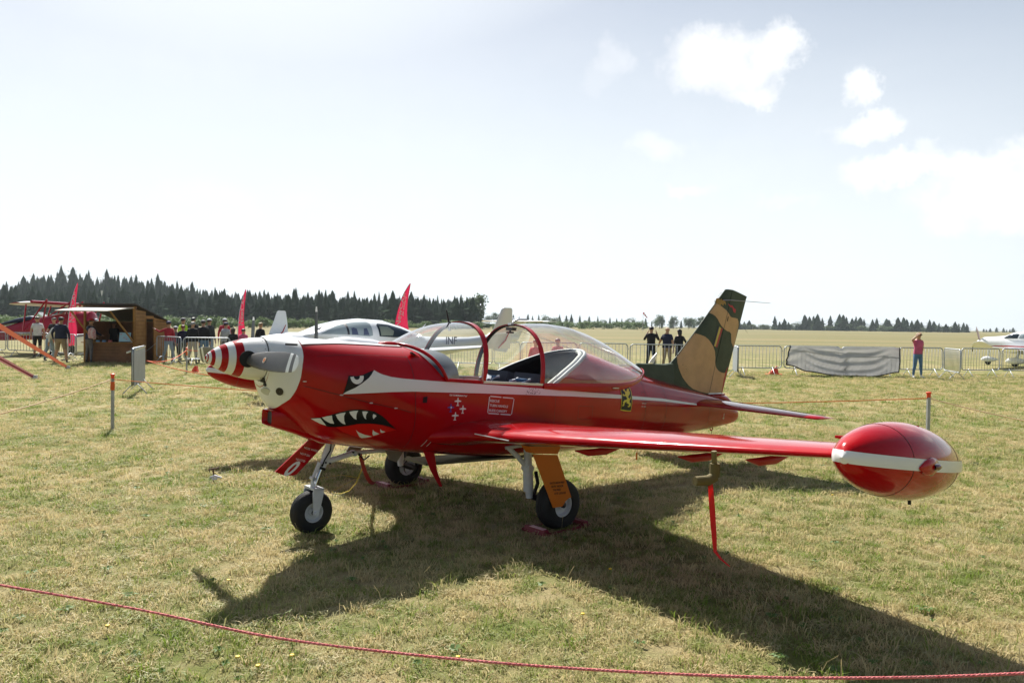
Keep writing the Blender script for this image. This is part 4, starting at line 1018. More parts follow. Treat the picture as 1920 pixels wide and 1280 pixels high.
for k, (m_) in enumerate((mat('flag black', (.01, .012, .02), .5), mat('flag yellow', (.60, .47, .07), .5), mat('flag red', (.42, .03, .03), .5))):
    a0, a1 = k/3, (k+1)/3
    b0 = Vector((6.362, 1.664)); b1 = Vector((6.471, 1.637)); t0 = Vector((6.452, 1.915)); t1 = Vector((6.578, 1.88))
    decal('flag_stripe', [[tuple(b0.lerp(b1, a0)), tuple(b0.lerp(b1, a1)), tuple(t0.lerp(t1, a1)), tuple(t0.lerp(t1, a0))]], [m_], .0038, .05, surf=fy)
decal('hinge_line', [seg(6.355, 1.055, 6.76, 2.398, .004)], [mat('hinge gap', (.01, .012, .01), .7)], .0036, .05, surf=fy)
decal('hinge_hole', [[(6.682, 2.046), (6.70, 2.045), (6.688, 1.985), (6.668, 1.985)]], [mat('hole', (.004, .004, .004), .9)], .0044, .05, surf=fy)
OC = mat('ochre paint', (.42, .24, .04), .5)
decal('ochre_patch', [[(6.455, 2.262), (6.50, 2.275), (6.56, 2.262), (6.60, 2.25), (6.62, 2.21), (6.615, 2.185), (6.60, 2.205), (6.575, 2.205), (6.56, 2.175), (6.53, 2.20), (6.50, 2.17), (6.47, 2.20), (6.44, 2.19)], [(6.52, 2.325), (6.545, 2.33), (6.53, 2.318)], [(6.545, 2.345), (6.565, 2.352), (6.555, 2.338)], [(6.50, 2.305), (6.52, 2.306), (6.508, 2.295)]], [OC], .0036, .05, surf=fy)
decal('dark_patch', [[(6.54, 2.268), (6.60, 2.255), (6.60, 2.242), (6.54, 2.252)]], [BLACK], .0048, .05, surf=fy)
RF = mat('red figure paint', (.50, .01, .02), .5)
decal('red_patch', [[(6.66, 2.215), (6.70, 2.205), (6.735, 2.19), (6.77, 2.20), (6.80, 2.18), (6.82, 2.165), (6.875, 2.15), (6.87, 2.105), (6.83, 2.108), (6.80, 2.13), (6.785, 2.165), (6.75, 2.17), (6.72, 2.175), (6.68, 2.20)]], [RF], .0042, .05, surf=fy)
mb = MB()
for X, z in ((5.57, 1.30), (5.572, 1.27), (5.76, 1.40), (5.82, 1.385), (5.83, 1.35), (5.79, 1.28), (5.565, 1.24), (5.70, 1.52), (6.02, 1.78)):
    y = fy(X, z) if X > 5.6 else .045
    mb.lathe([(0, .009), (.002, .008), (.0022, .001)], 8, (X, y, z), (0, 1, 0))
mb.build('fin_screws', [mat('dark screw', (.03, .03, .03), .5)], AC, flip=True); tag(bpy.data.objects['fin_screws'], kind='stuff')
mb = MB(); mb.tube([(6.56, 0, 2.25), (6.60, .12, 2.252), (7.05, .42, 2.245)], [.006, .005, .003], 6); mb.tube([(6.56, 0, 2.25), (6.60, -.12, 2.252), (7.05, -.42, 2.245)], [.006, .005, .003], 6); mb.build('navigation_aerial', [ALU], AC, flip=True)
mb = MB(); mb.tube([(7.02, 0, 2.0), (7.12, 0, 1.93), (7.22, 0, 1.86)], .0015, 4); mb.build('aerial_wire', [BLACK], AC, flip=True)
mb = MB(); mb.loft([[(5.16, .006, 1.41), (5.26, .002, 1.41), (5.26, -.002, 1.41), (5.16, -.006, 1.41)], [(5.22, .004, 1.47), (5.28, .002, 1.47), (5.28, -.002, 1.47), (5.22, -.004, 1.47)], [(5.30, .002, 1.535), (5.315, .001, 1.535), (5.315, -.001, 1.535), (5.30, -.002, 1.535)]]); mb.build('blade_aerial', [WHITE], AC, flip=True)
# small red fairing under the rudder, tail cone light, tie-down ring, anchor mark
mb = MB(); mb.loft([rr(6.35, 0, 1.02, .045, .02, 20, 2), rr(6.6, 0, 1.0, .05, .045, 20, 2), rr(6.78, 0, .96, .045, .06, 20, 2), rr(6.92, 0, .90, .03, .04, 20, 2)]); mb.prism([(6.68, 1.0), (6.735, 1.0), (6.745, 1.048), (6.62, 1.048)], -.016, .016); mb.build('tail_fairing', [RED], AC, smooth=50, flip=True)
mb = MB(); mb.prism([(6.33, 1.040), (6.69, 1.044), (6.69, 1.050), (6.33, 1.046)], -.052, .052); mb.build('fin_root_strip', [DWHITE], AC, flip=True)
mb = MB(); mb.lathe([(0, .02), (.02, .018), (.035, .002)], 12, (7.05, 0, .775), (1, 0, 0)); mb.build('tail_light', [mat('light lens', (.6, .45, .45), .1, coat=1)], AC, flip=True)
mb = MB(); mb.tube([(6.50+.028*math.cos(a/10*6.283), 0, .60+.028*math.sin(a/10*6.283)) for a in range(11)], .008, 6); mb.box((6.47, 0, .625), (.09, .02, .03)); mb.build('tie_down_ring', [REDM], AC, flip=True)
decal('anchor_mark', [seg(6.60, .735, 6.60, .80, .004), arc(6.60, .745, .022, .018, 180, 360, 10)+arc(6.60, .745, .015, .010, 360, 180, 10)], [DWHITE], .004, side=(1,))
mb = MB(); mb.tube([(6.50, 0, .58), (6.51, .01, .50), (6.505, .0, .42)], .003, 5); cordt = mb.build('tie_down_cord', [mat('olive cord', (.10, .11, .04), .8)], AC, flip=True)

# ---- tailplane
for s_ in (1, -1):
    mb = MB(); secs = []
    for Y in [.06+i*.16 for i in range(10)]:
        f = (Y-.06)/1.44; le = 5.84+(6.27-5.84)*f; te = 6.75+(6.66-6.75)*f; secs.append([(le+x*(te-le), s_*Y, .936-.03*Y+y*(te-le)) for x, y in naca(.10)])
    le, te = 6.33, 6.70; secs.append([(le+x*(te-le), s_*1.525, .890+y*(te-le)*.4) for x, y in naca(.10)])
    mb.loft(secs); tp_ = mb.build('tailplane', [RED], AC, smooth=40, flip=True)
    mb = MB(); mb.tube([(6.45, s_*.12, .985), (6.53, s_*1.48, .918)], .003, 4); mb.build('elevator_gap', [LINE], tp_, flip=True)
    mb = MB(); mb.tube([(6.70, s_*1.515, .888), (6.76, s_*1.56, .87)], .002, 4); mb.build('static_wick', [BLACK], tp_, flip=True)

# ---- belly items
mb = MB(); mb.loft([[(1.84, .262, .61), (1.90, .25, .61), (1.96, .262, .61), (1.90, .275, .61)], [(1.94, .256, .42), (1.975, .25, .42), (2.01, .256, .42), (1.975, .262, .42)], [(2.05, .25, .272), (2.065, .249, .27), (2.08, .25, .272), (2.065, .253, .272)]]); mb.build('belly_aerial', [REDM], AC, flip=True, smooth=40)
mb = MB(); mb.box((2.6, 0, .458), (1.3, .34, .02)); mb.build('belly_panel', [mat('oily aluminium', (.10, .095, .08), .4, metal=.6)], AC, flip=True)
mb = MB(); mb.tube([(2.02, 3.03, .985), (2.04, 3.03, .86)], .016, 8); mb.build('pitot_mast', [mat('olive metal', (.16, .13, .05), .5, metal=.4)], AC, flip=True)
mb = MB(); mb.tube([(2.2, 2.3, .86), (2.2, 2.3, .81)], .006, 6); mb.build('fuel_drain', [ORANGE], AC, flip=True)

def wheel(name, c, r, wdt, rim_r, parent, side=1, inner=None):
    mb = MB(); x, y, z = c; h = wdt/2
    prof = [(-h*.55, rim_r*.98), (-h*.92, rim_r*1.08), (-h, r*.80), (-h*.80, r*.93), (-h*.45, r*.985), (-h*.30, r), (-h*.28, r*.985), (-h*.12, r*.985), (-h*.1, r), (h*.1, r), (h*.12, r*.985), (h*.28, r*.985), (h*.30, r), (h*.45, r*.985), (h*.80, r*.93), (h, r*.80), (h*.92, rim_r*1.08), (h*.55, rim_r*.98)]
    mb.lathe(prof, 48, c, (0, 1, 0)); w_ = mb.build(name, [TYRE], parent, smooth=60, flip=True)
    mb = MB(); R_ = rim_r
    mb.lathe([(-h*.78, R_*1.04), (-h*.80, R_*.90), (-h*.45, R_*.80), (-h*.40, R_*.42), (-h*.70, R_*.36), (-h*.72, .001)], 36, c, (0, 1, 0))
    mb.lathe([(h*.78, R_*1.04), (h*.80, R_*.90), (h*.45, R_*.80), (h*.40, R_*.42), (h*.70, R_*.36), (h*.72, .001)], 36, c, (0, 1, 0)); mb.lathe([(-h*.6, R_), (h*.6, R_)], 24, c, (0, 1, 0))
    mb.build('wheel_rim', [GEARW], w_, smooth=40, flip=True); mb = MB()
    mb.lathe([(-h*.9, .001), (-h*.9, R_*.26), (h*.9, R_*.26), (h*.95, R_*.2), (h*.95, .001)], 18, c, (0, 1, 0)); mb.build('hub', [mat('dark hub', (.05, .05, .055), .4, metal=.6)], w_, smooth=40, flip=True)
    return w_
# nose leg
NX_, NY, NZ_ = 1.0, -.06, .102
wheel('nose_wheel', (NX_, NY, NZ_), .175, .125, .078, AC)
mb = MB(); mb.tube([(1.155, NY, .68), (1.10, NY, .53)], [.040, .036], 14); mb.tube([(1.10, NY, .53), (1.075, NY, .455)], .030, 14); mb.build('nose_leg', [GEARW], AC, smooth=40, flip=True)
mb = MB(); mb.tube([(1.075, NY, .46), (1.068, NY, .44)], .034, 14); mb.build('leg_gaiter', [BLACK], AC, flip=True)
mb = MB(); mb.tube([(1.07, NY, .45), (1.01, NY, .285)], .021, 16); mb.build('oleo_piston', [STEEL], AC, smooth=50, flip=True)
mb = MB()
for s_ in (1, -1):
    mb.prism([(1.055, .300), (.975, .292), (.965, .27), (.975, .13), (.980, .085), (1.0, .078), (1.018, .09), (1.035, .14), (1.06, .27)], NY+s_*.074, NY+s_*.086)
mb.box((1.012, NY, .296), (.085, .172, .018)); mb.lathe([(-.10, .018), (.10, .018), (.10, .001)], 12, (NX_, NY, NZ_), (0, 1, 0)); mb.build('fork', [GEARW], AC, smooth=30, flip=True)
mb = MB(); mb.tube([(1.045, NY+.015, .50), (.985, NY+.02, .375)], [.020, .012], 8); mb.tube([(.985, NY+.02, .378), (.99, NY+.02, .30)], [.012, .022], 8); mb.lathe([(-.03, .014), (.03, .014)], 10, (.985, NY+.02, .377), (0, 1, 0)); mb.build('torque_link', [GEARW], AC, smooth=40, flip=True)
mb = MB(); mb.tube([(1.095, NY, .50), (1.20, NY+.01, .525), (1.36, NY, .56)], [.028, .022, .024], 10); mb.tube([(1.36, NY, .56), (1.60, NY, .565), (1.80, NY, .55)], [.020, .018, .02], 10); mb.lathe([(-.03, .024), (.03, .024)], 10, (1.36, NY, .56), (0, 1, 0)); mb.build('drag_brace', [GEARW], AC, smooth=40, flip=True)
mb = MB()
for q in ((1.34, .57), (1.40, .553), (1.09, .50), (1.06, .48), (1.13, .49)): mb.lathe([(-.036, .008), (.036, .008), (.036, .001)], 8, (q[0], NY, q[1]), (0, 1, 0))
mb.tube([(1.13, NY+.03, .66), (1.12, NY+.04, .60), (1.075, NY+.035, .52), (1.06, NY+.03, .47)], .006, 6); mb.tube([(1.40, NY, .55), (1.45, NY+.03, .50), (1.50, NY+.02, .53)], .007, 6)
mb.build('hydraulic_fittings', [BLACK], AC, flip=True)
# nose door with its number
D = [(1.035, .69), (1.20, .665), (.912, .393), (.88, .384), (.80, .392), (.728, .425)]
mb = MB(); k = len(D)
mb.add([(x, -.205+.05*(.7-z), z) for x, z in D]+[(x, -.193+.05*(.7-z), z) for x, z in D], [tuple(range(k)), tuple(range(k, 2*k))]+[(i, (i+1) % k, k+(i+1) % k, k+i) for i in range(k)])
nd = mb.build('nose_gear_door', [RED], AC, flip=True)
def doory(x, z): return -.193+.05*(.7-z)
vs, fs = text_polys('0', .20, bold=.006)
rot = lambda a, b: (.775+a*.62+b*.80+.01, .405+b*.72-a*.22)
decal('door_number', [rot(a, b_) for a, b_ in vs], [DWHITE], .003, .1, (1,), doory, faces=fs)
for q, body in ((0, 'NOSE WHEEL'), (1, 'NO PUSH'), (2, 'NO STEP')):
    vs, fs = text_polys(body, .026); decal('door_lettering', [(.97+.02*q-.055*q+a*.8, .60-.045*q-a*.25+b_) for a, b_ in vs], [DWHITE], .003, .2, (1,), doory, faces=fs)
mb = MB(); mb.prism([(1.45, .58), (1.58, .56), (1.52, .50), (1.42, .535)], -.30, -.29); mb.prism([(1.62, .58), (1.80, .56), (1.74, .47), (1.66, .50)], .02, .03); mb.build('bay_door', [mat('bay metal', (.22, .20, .17), .5, metal=.4)], AC, flip=True)
# main legs
for s_, X, Y, zc in ((1, 2.679, 1.092, .226), (-1, 2.617, -1.18, .201)):
    wheel('main_wheel', (X, Y, zc), .212, .165, .098, AC)
    yl = s_*(abs(Y)-.185)
    mb = MB(); mb.tube([(X-.22, yl, zc+.47), (X-.205, yl, zc+.39), (X-.20, yl, zc+.30)], [.030, .032, .040], 14); mb.tube([(X-.20, yl, zc+.30), (X-.175, yl, zc+.09)], [.042, .044], 16); mb.tube([(X-.17, yl, zc+.10), (X-.16, yl, zc+.03)], [.034, .03], 12)
    mb.build('main_leg', [GEARW], AC, smooth=40, flip=True)
    mb = MB(); mb.tube([(X-.38, yl-s_*.06, zc+.46), (X-.30, yl-s_*.03, zc+.39), (X-.20, yl, zc+.285)], [.020, .022, .024], 10); mb.tube([(X-.40, yl-s_*.07, zc+.455), (X-.10, yl+s_*.05, zc+.50)], .014, 8); mb.lathe([(-.05, .03), (.05, .03), (.05, .001)], 12, (X-.20, yl, zc+.285), (0, 1, 0)); mb.build('side_brace', [GEARW], AC, smooth=40, flip=True)
    mb = MB(); mb.tube([(X-.16, yl, zc+.05), (X-.02, yl+s_*.02, zc)], [.026, .03], 10); mb.tube([(X, yl, zc), (X, Y, zc)], .03, 12); mb.lathe([(-.01, .085), (.02, .09)], 24, (X, yl+s_*.05, zc), (0, 1, 0))
    mb.tube([(X-.12, yl+s_*.02, zc+.25), (X-.09, yl+s_*.02, zc+.15), (X-.13, yl+s_*.02, zc+.06)], .016, 8); mb.build('axle_and_brake', [mat('dark hub', (.05, .05, .055), .4, metal=.6)], AC, smooth=40, flip=True)
    # orange outer leg door
    yo = s_*(abs(Y)+.10)
    P = [(X-.415, zc+.455), (X-.14, zc+.435), (X+.052, zc+.068), (X+.02, zc+.062), (X-.015, zc+.040), (X-.04, zc+.01), (X-.055, zc+.0), (X-.155, zc+.0)] if s_ > 0 else [(X-.30, zc+.40), (X-.08, zc+.38), (X-.02, zc+.14), (X-.22, zc+.14)]
    mb = MB(); mb.prism(P, yo-.004, yo+.004); dd = mb.build('main_gear_door', [ORANGE if s_ > 0 else REDM], AC, flip=True)
    if s_ > 0:
        for i, body in enumerate(('SHOCK ABSOR PRESS', '350 PSI  24KG/CM', 'TYRE PRESS', '35 PSI  2,5KG/CM')):
            vs, fs = text_polys(body, .022, bold=.0006); decal('door_lettering', [(X-.215+.02*i+a*.8, zc+.20-.030*i-a*.02+b_) for a, b_ in vs], [BLACK], .003, .3, (1,), lambda x, z: yo+.004, faces=fs, parent=dd)
    mb = MB(); mb.prism([(X-.46, zc+.52), (X-.10, zc+.50), (X-.13, zc+.44), (X-.40, zc+.46)], yo-.10*s_, yo-.004*s_); mb.build('door_hinge_plate', [ORANGE if s_ > 0 else REDM], AC, flip=True)
ACM = AC.matrix_world.copy()
def B2W(X, Y, Z): return ACM @ Vector((X, -Y, Z))

# ================================================================== things around the aeroplane
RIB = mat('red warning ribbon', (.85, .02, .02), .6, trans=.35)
def ribbon(name, pts, wd, m, wdir=(0, 1, 0), th=.0012, parent=None):
    mb = MB(); rings = []; wd = wd if isinstance(wd, list) else [wd]*len(pts)
    dirs = wdir if isinstance(wdir, list) else [wdir]*len(pts)
    for p, w_, d in zip(pts, wd, dirs):
        p = Vector(p); d = Vector(d).normalized(); t = Vector((0, 0, 0)); n_ = d.cross(Vector((0, 0, 1))); n_ = n_.normalized()*th if n_.length > .1 else Vector((th, 0, 0))
        rings.append([tuple(p-d*w_/2-n_), tuple(p+d*w_/2-n_), tuple(p+d*w_/2+n_), tuple(p-d*w_/2+n_)])
    mb.loft(rings); return mb.build(name, [m], parent, smooth=30)
pb = B2W(2.04, 3.03, .86)
pc = empty('pitot_cover', pb, 0, 'olive pitot cover under the near wing of the red aeroplane with its hanging ribbon mount', 'cover')
mb = MB(); mb.tube([(0, 0, .05), (0, 0, -.03)], .030, 10); mb.tube([(.0, 0, -.03), (-.045, -.02, -.05), (-.13, -.05, -.048)], [.030, .032, .028], 10); mb.build('cover_body', [mat('olive canvas', (.13, .10, .03), .8, bump=.4)], pc, smooth=50)
q = pb + Vector((-.03, -.02, -.07)); pts = [q+Vector((.004*i+(.03 if i == 9 else 0)+(.08 if i == 10 else 0), -.002*i, -.050*i+.006*max(0, i-8))) for i in range(11)]
tag(ribbon('warning_ribbon', pts, [.030, .034, .036, .036, .036, .034, .032, .028, .024, .020, .010], RIB, [(1, .2, 0)]*8+[(1, .5, 0), (.7, .7, .1), (.5, .8, .2)]), 'long bright red ribbon hanging straight down below the near wing of the red aeroplane', 'ribbon')
a = B2W(1.42, -.05, .54); b = B2W(2.15, -.95, .10); pts = [a.lerp(b, t/12)-Vector((0, 0, .10*4*(t/12)*(1-t/12))) for t in range(13)]
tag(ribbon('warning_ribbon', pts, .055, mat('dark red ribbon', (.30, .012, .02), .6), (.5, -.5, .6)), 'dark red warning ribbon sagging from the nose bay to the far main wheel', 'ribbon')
YC = mat('yellow cord', (.55, .42, .05), .6); pts = [B2W(1.48, -.05, .56)]; g0 = ground(622, 925); pts += [pts[0].lerp(g0, t)+Vector((.05*math.sin(t*3), 0, -.12*math.sin(t*math.pi))) for t in (.2, .4, .6, .8, .95)]
g1 = ground(560, 915); g2 = ground(665, 903)
pts += [g0+Vector((0, 0, .02)), g2+Vector((0, 0, .03)), g2+Vector((.05, .06, .03)), ground(640, 895)+Vector((0, 0, .03)), ground(500, 915)+Vector((0, 0, .02)), ground(420, 900)+Vector((0, 0, .02)), ground(402, 893)+Vector((0, 0, .05))]
mb = MB(); mb.tube(pts, .004, 6); tag(mb.build('yellow_cord', [YC], smooth=60), 'thin yellow cord running from the nose bay down across the grass to the stake', 'cord')
st_ = ground(400, 902); e = empty('ground_stake', st_, 0, 'short rusty T-shaped stake driven into the grass ahead of the nose wheel', 'stake')
mb = MB(); mb.tube([(0, 0, -.05), (0, 0, .13)], .008, 8); mb.tube([(-.055, 0, .125), (.05, .02, .14)], .009, 8); mb.build('stake_bar', [mat('rust', (.10, .05, .03), .8)], e)
mb = MB(); mb.tube([(-.03, -.01, .045), (.02, -.02, .06), (.09, 0, .04)], [.012, .016, .010], 6); mb.tube([(0, -.03, .03), (.05, -.03, .035)], .011, 6); mb.build('cloth_knot', [mat('white cloth', (.75, .75, .8), .8)], e)
# wheel chocks
CHK = mat('chock red', (.20, .012, .02), .6)
def chock(x, y, rz, label):
    e = empty('wheel_chock', (x, y, 0), rz, label, 'chock', 'wheel chocks')
    mb = MB()
    for sx in (-1, 1): mb = MB(); mb.prism([(sx*.27, 0), (sx*.19, 0), (sx*.215, .048), (sx*.255, .048)], -.12, .12); mb.build('chock_block', [CHK], e)
    mb = MB(); mb.box((0, -.13, .012), (.54, .018, .022)); mb.build('chock_rail', [CHK], e); mb = MB(); mb.box((0, .13, .012), (.54, .018, .022)); mb.build('chock_rail', [CHK], e)
    mb = MB(); mb.box((-.235, -.02, .0505), (.045, .16, .004)); mb.build('reflective_label', [mat('pink white tape', (.75, .45, .45), .5)], e); return e
wn = B2W(2.679, 1.092, .0145); chock(wn.x, wn.y, .718, 'red wheel chock clasping the near main wheel under the wing')
wf = B2W(2.617, -1.18, -.011); chock(wf.x, wf.y, .718, 'red wheel chock at the far main wheel in the belly shadow')

# ---- rope barrier: posts and ropes
POST = mat('galvanised post', (.36, .37, .38), .5, metal=.5, var=.15, vscale=12); CAP = mat('orange red cap', (.75, .07, .02), .5); OTAPE = mat('orange tape', (.85, .16, .03), .6, trans=.3)
def rope_post(x, y, h, label, tape=True, z=0):
    e = empty('rope_post', (x, y, z), 0, label, 'post', 'posts of the rope barrier')
    mb = MB(); mb.box((0, 0, h/2-.02), (.038, .038, h)); mb.build('post_shaft', [POST], e)
    mb = MB(); mb.lathe([(-.01, .027), (.035, .026), (.045, .034), (.06, .034), (.068, .02), (.07, .001)], 12, (0, 0, h-.03)); mb.build('post_cap', [CAP], e, smooth=40)
    if tape: mb = MB(); mb.lathe([(0, .031), (.05, .034), (.10, .029), (.13, .033)], 8, (0, 0, h-.22)); mb.build('tape_wrap', [OTAPE], e)
    return e
p1 = ground(211, 806); rope_post(p1.x, p1.y, .84, 'square steel rope post with red cap and orange tape standing on the left')
p2 = Vector(((1744-960)/CF*10.4, 10.4, 0)); rope_post(p2.x, p2.y, .84, 'steel rope post with red cap standing behind the near tip tank', tape=False)
ORP = mat('orange rope', (.80, .30, .10), .7, trans=.2); CRP = mat('cream orange rope', (.80, .55, .33), .7)
def rope(name, a, b, sag, r, m, label, grp='ropes of the barrier', n=24):
    mb = MB(); mb.tube(catenary(a, b, sag, n), r, 6); return tag(mb.build(name, [m], smooth=60), label, 'rope', grp)
t1 = Vector((p1.x, p1.y, .79)); t2 = Vector((p2.x, p2.y, .79))
rope('orange_rope', t1, t2, .20, .0075, ORP, 'orange rope slung behind the red aeroplane between the two steel posts')
rope('cream_rope', t1, at(-260, 838, 8.2), .06, .008, CRP, 'pale rope sagging from the left steel post out of the picture')
rope('cream_rope', t2, at(2150, 826, 9.2), .05, .008, CRP, 'pale rope running from the right steel post out of the picture')
# twisted rope across the very front
RP = mat('pink red rope', (.62, .11, .12), .75, bump=.6, bscale=220, var2=(.75, .25, .24), vscale=70)
A_ = at(-60, 1088, 2.62); B_ = at(1250, 1254, 2.25); C_ = at(1990, 1260, 2.12)
ctrl = [at(-60, 1086, 2.62), at(250, 1140, 2.55), at(500, 1192, 2.45), at(750, 1224, 2.38), at(1000, 1247, 2.30), at(1250, 1262, 2.24), at(1500, 1270, 2.18), at(1750, 1268, 2.14), at(1990, 1258, 2.10)]
fine = []
for i in range(len(ctrl)-1):
    p0, p1_, p2_, p3 = ctrl[max(i-1, 0)], ctrl[i], ctrl[i+1], ctrl[min(i+2, len(ctrl)-1)]
    for k in range(40):
        t = k/40; fine.append(.5*((2*p1_)+(p2_-p0)*t+(2*p0-5*p1_+4*p2_-p3)*t*t+(3*p1_-p0-3*p2_+p3)*t**3))
mb = MB()
for st3 in range(3):
    pts = []
    for i, p in enumerate(fine):
        d = (fine[min(i+1, len(fine)-1)]-fine[max(i-1, 0)]).normalized(); s1, s2 = frame_of(d); a = i*.75*2+st3*2.094; pts.append(p+(s1*math.cos(a)+s2*math.sin(a))*.0022)
    mb.tube(pts, .0027, 6)
tag(mb.build('twisted_rope', [RP], smooth=60), 'pinkish red twisted rope stretched across the very front of the picture', 'rope')

# ================================================================== people
SKIN = mat('skin', (.46, .26, .17), .55); SKIN2 = mat('tanned skin', (.36, .19, .12), .55)
def cloth(name, c, r=.85): return mat(name, c, r, var=.15, vscale=6, bump=.25, bscale=30)
K_BLACK = cloth('black cloth', (.012, .012, .014)); K_NAVY = cloth('navy cloth', (.012, .016, .045)); K_WHITE = cloth('white cloth shirt', (.66, .66, .66)); K_KHAKI = cloth('khaki cloth', (.30, .22, .14))
K_JEAN = cloth('pale jeans', (.26, .34, .44)); K_DJEAN = cloth('blue jeans', (.10, .19, .33)); K_GREY = cloth('grey trousers', (.14, .13, .13)); K_PINK = cloth('pink blouse', (.55, .10, .20)); K_RED = cloth('red jersey', (.42, .02, .035))
K_HV = cloth('high visibility yellow', (.45, .80, .03)); K_HOOD = cloth('pale grey cloth', (.42, .44, .47)); K_RW = cloth('red jacket cloth', (.50, .035, .06)); K_BEIGE = cloth('beige cloth', (.42, .38, .33)); K_OLIVE = cloth('dark olive cloth', (.05, .055, .03))
SHOE = mat('dark shoe', (.03, .03, .035), .6); SHOEW = mat('white shoe', (.70, .70, .70), .6)
H_BROWN = mat('brown hair', (.055, .03, .018), .6, bump=.5); H_BLACK = mat('black hair', (.012, .010, .010), .5, bump=.5); H_BLOND = mat('blonde hair', (.30, .20, .10), .6, bump=.5); H_GREY = mat('grey hair', (.25, .24, .23), .6, bump=.5)
C_NAVY = mat('navy cap', (.015, .025, .09), .7); C_RED = mat('red cap', (.55, .02, .03), .7); C_WHITE = mat('white cap', (.6, .62, .65), .7); C_GREY = mat('grey cap', (.16, .16, .17), .7); C_BLACK = mat('black cap', (.02, .02, .022), .7)
GLASSES = mat('dark glasses', (.005, .005, .005), .15)
def person(label, x, y, h, rz, top, legs, skin=SKIN, hair=H_BROWN, cap=None, shorts=False, sleeves='short', armL=None, armR=None, lean=0.0, side=0.0, shoe=SHOE, headrot=0.0, group=None, z=0.0, sit=False, glasses=False, bald=False, longhair=False, girth=1.0, stance=.11, vest=None):
    """faces -Y before rz; arms given as (elbow, wrist) offsets from the shoulder"""
    k = h/1.75; e = empty('person', (x, y, z), rz, label, 'person', group); e.scale = (k, k, k)
    B = {}; rad = {}
    def J(n, p, r): B[n] = Vector(p); rad[n] = r
    g = girth
    J('pelvis', (0, 0, .95), .135*g); J('waist', (0, .0, 1.10), .118*g); J('chest', (0, .0, 1.29), .138*g); J('neck0', (0, .005, 1.455), .072); J('neck1', (0, -.005, 1.535), .050); J('head0', (0, -.022, 1.595), .078); J('head1', (0, -.012, 1.665), .088); J('head2', (0, -.005, 1.722), .055)
    for s_, n, arm in ((1, 'L', armL), (-1, 'R', armR)):
        J('sh'+n, (s_*.165, .0, 1.405), .062*g)
        eo, wo = arm if arm else ((s_*.075, .02, -.29), (s_*.085, -.05, -.535))
        el_ = B['sh'+n]+Vector(eo); wr = B['sh'+n]+Vector(wo); J('el'+n, el_, .044); J('wr'+n, wr, .029)
        hd = (wr-el_).normalized(); J('pa'+n, wr+hd*.06, .032)
        sd = hd.cross(Vector((0, 1, 0))); sd = sd.normalized() if sd.length > .1 else Vector((1, 0, 0)); fr = hd.cross(sd).normalized()
        for i, (o, L) in enumerate(((-.026, .058), (-.009, .070), (.009, .064), (.026, .05))):
            J('fa%s%d' % (n, i), wr+hd*.095+fr*o, .0095); J('fb%s%d' % (n, i), wr+hd*(.095+L*.55)+fr*o*1.1+sd*.006, .0088); J('fc%s%d' % (n, i), wr+hd*(.095+L)+fr*o*1.1+sd*.018, .0075)
        J('th%s0' % n, wr+hd*.05-fr*.035, .011); J('th%s1' % n, wr+hd*.085-fr*.052+sd*.01, .009)
        if sit:
            J('hp'+n, (s_*.09, -.03, .90), .10*g); J('kn'+n, (s_*.14, -.44, .92), .062); J('an'+n, (s_*.14, -.46, .53), .042); J('to'+n, (s_*.15, -.60, .49), .036)
        else:
            J('hp'+n, (s_*.088, 0, .88), .100*g); J('kn'+n, (s_*(.09+stance*.25), -.012, .50), .062*g**.5); J('ca'+n, (s_*(.09+stance*.42), .012, .36), .056); J('an'+n, (s_*(.09+stance*.6), .02, .085), .038); J('he'+n, (s_*(.09+stance*.6), .03, .04), .038); J('to'+n, (s_*(.10+stance*.75), -.13, .034), .032)
    if lean or side:
        c0 = B['pelvis'].copy(); Mx = Matrix.Rotation(lean, 3, 'X') @ Matrix.Rotation(side, 3, 'Y')
        for n in B:
            if n[:2] in ('wa', 'ch', 'ne', 'he', 'sh', 'el', 'wr', 'pa', 'fa', 'fb', 'fc', 'th') and not (n in ('heL', 'heR')): B[n] = c0 + Mx @ (B[n]-c0)
    E_ = [('pelvis', 'waist'), ('waist', 'chest'), ('chest', 'neck0'), ('neck0', 'neck1'), ('neck1', 'head0'), ('head0', 'head1'), ('head1', 'head2')]
    for n in 'LR':
        E_ += [('chest', 'sh'+n), ('sh'+n, 'el'+n), ('el'+n, 'wr'+n), ('wr'+n, 'pa'+n), ('wr'+n, 'th%s0' % n), ('th%s0' % n, 'th%s1' % n), ('pelvis', 'hp'+n), ('hp'+n, 'kn'+n)]
        E_ += ([('kn'+n, 'an'+n), ('an'+n, 'to'+n)] if sit else [('kn'+n, 'ca'+n), ('ca'+n, 'an'+n), ('an'+n, 'he'+n), ('he'+n, 'to'+n)])
        for i in range(4): E_ += [('pa'+n, 'fa%s%d' % (n, i)), ('fa%s%d' % (n, i), 'fb%s%d' % (n, i)), ('fb%s%d' % (n, i), 'fc%s%d' % (n, i))]
    names = list(B); idx = {n: i for i, n in enumerate(names)}
    me = bpy.data.meshes.new('body'); me.from_pydata([tuple(B[n]) for n in names], [(idx[a], idx[b_]) for a, b_ in E_], [])
    o = bpy.data.objects.new('body', me); COL.objects.link(o)
    md = o.modifiers.new('skin', 'SKIN'); md.use_smooth_shade = True
    sv = me.skin_vertices[0].data
    for n in names: sv[idx[n]].radius = (rad[n]*1.06, rad[n]*1.06)
    sv[idx['pelvis']].use_root = True
    ss = o.modifiers.new('sub', 'SUBSURF'); ss.levels = 1; ss.render_levels = 1
    dg = bpy.context.evaluated_depsgraph_get(); m2 = bpy.data.meshes.new_from_object(o.evaluated_get(dg)); o.modifiers.clear(); o.data = m2; bpy.data.meshes.remove(me)
    adopt(o, e)
    m2.materials.clear(); ML = [skin, top, legs, shoe]; 
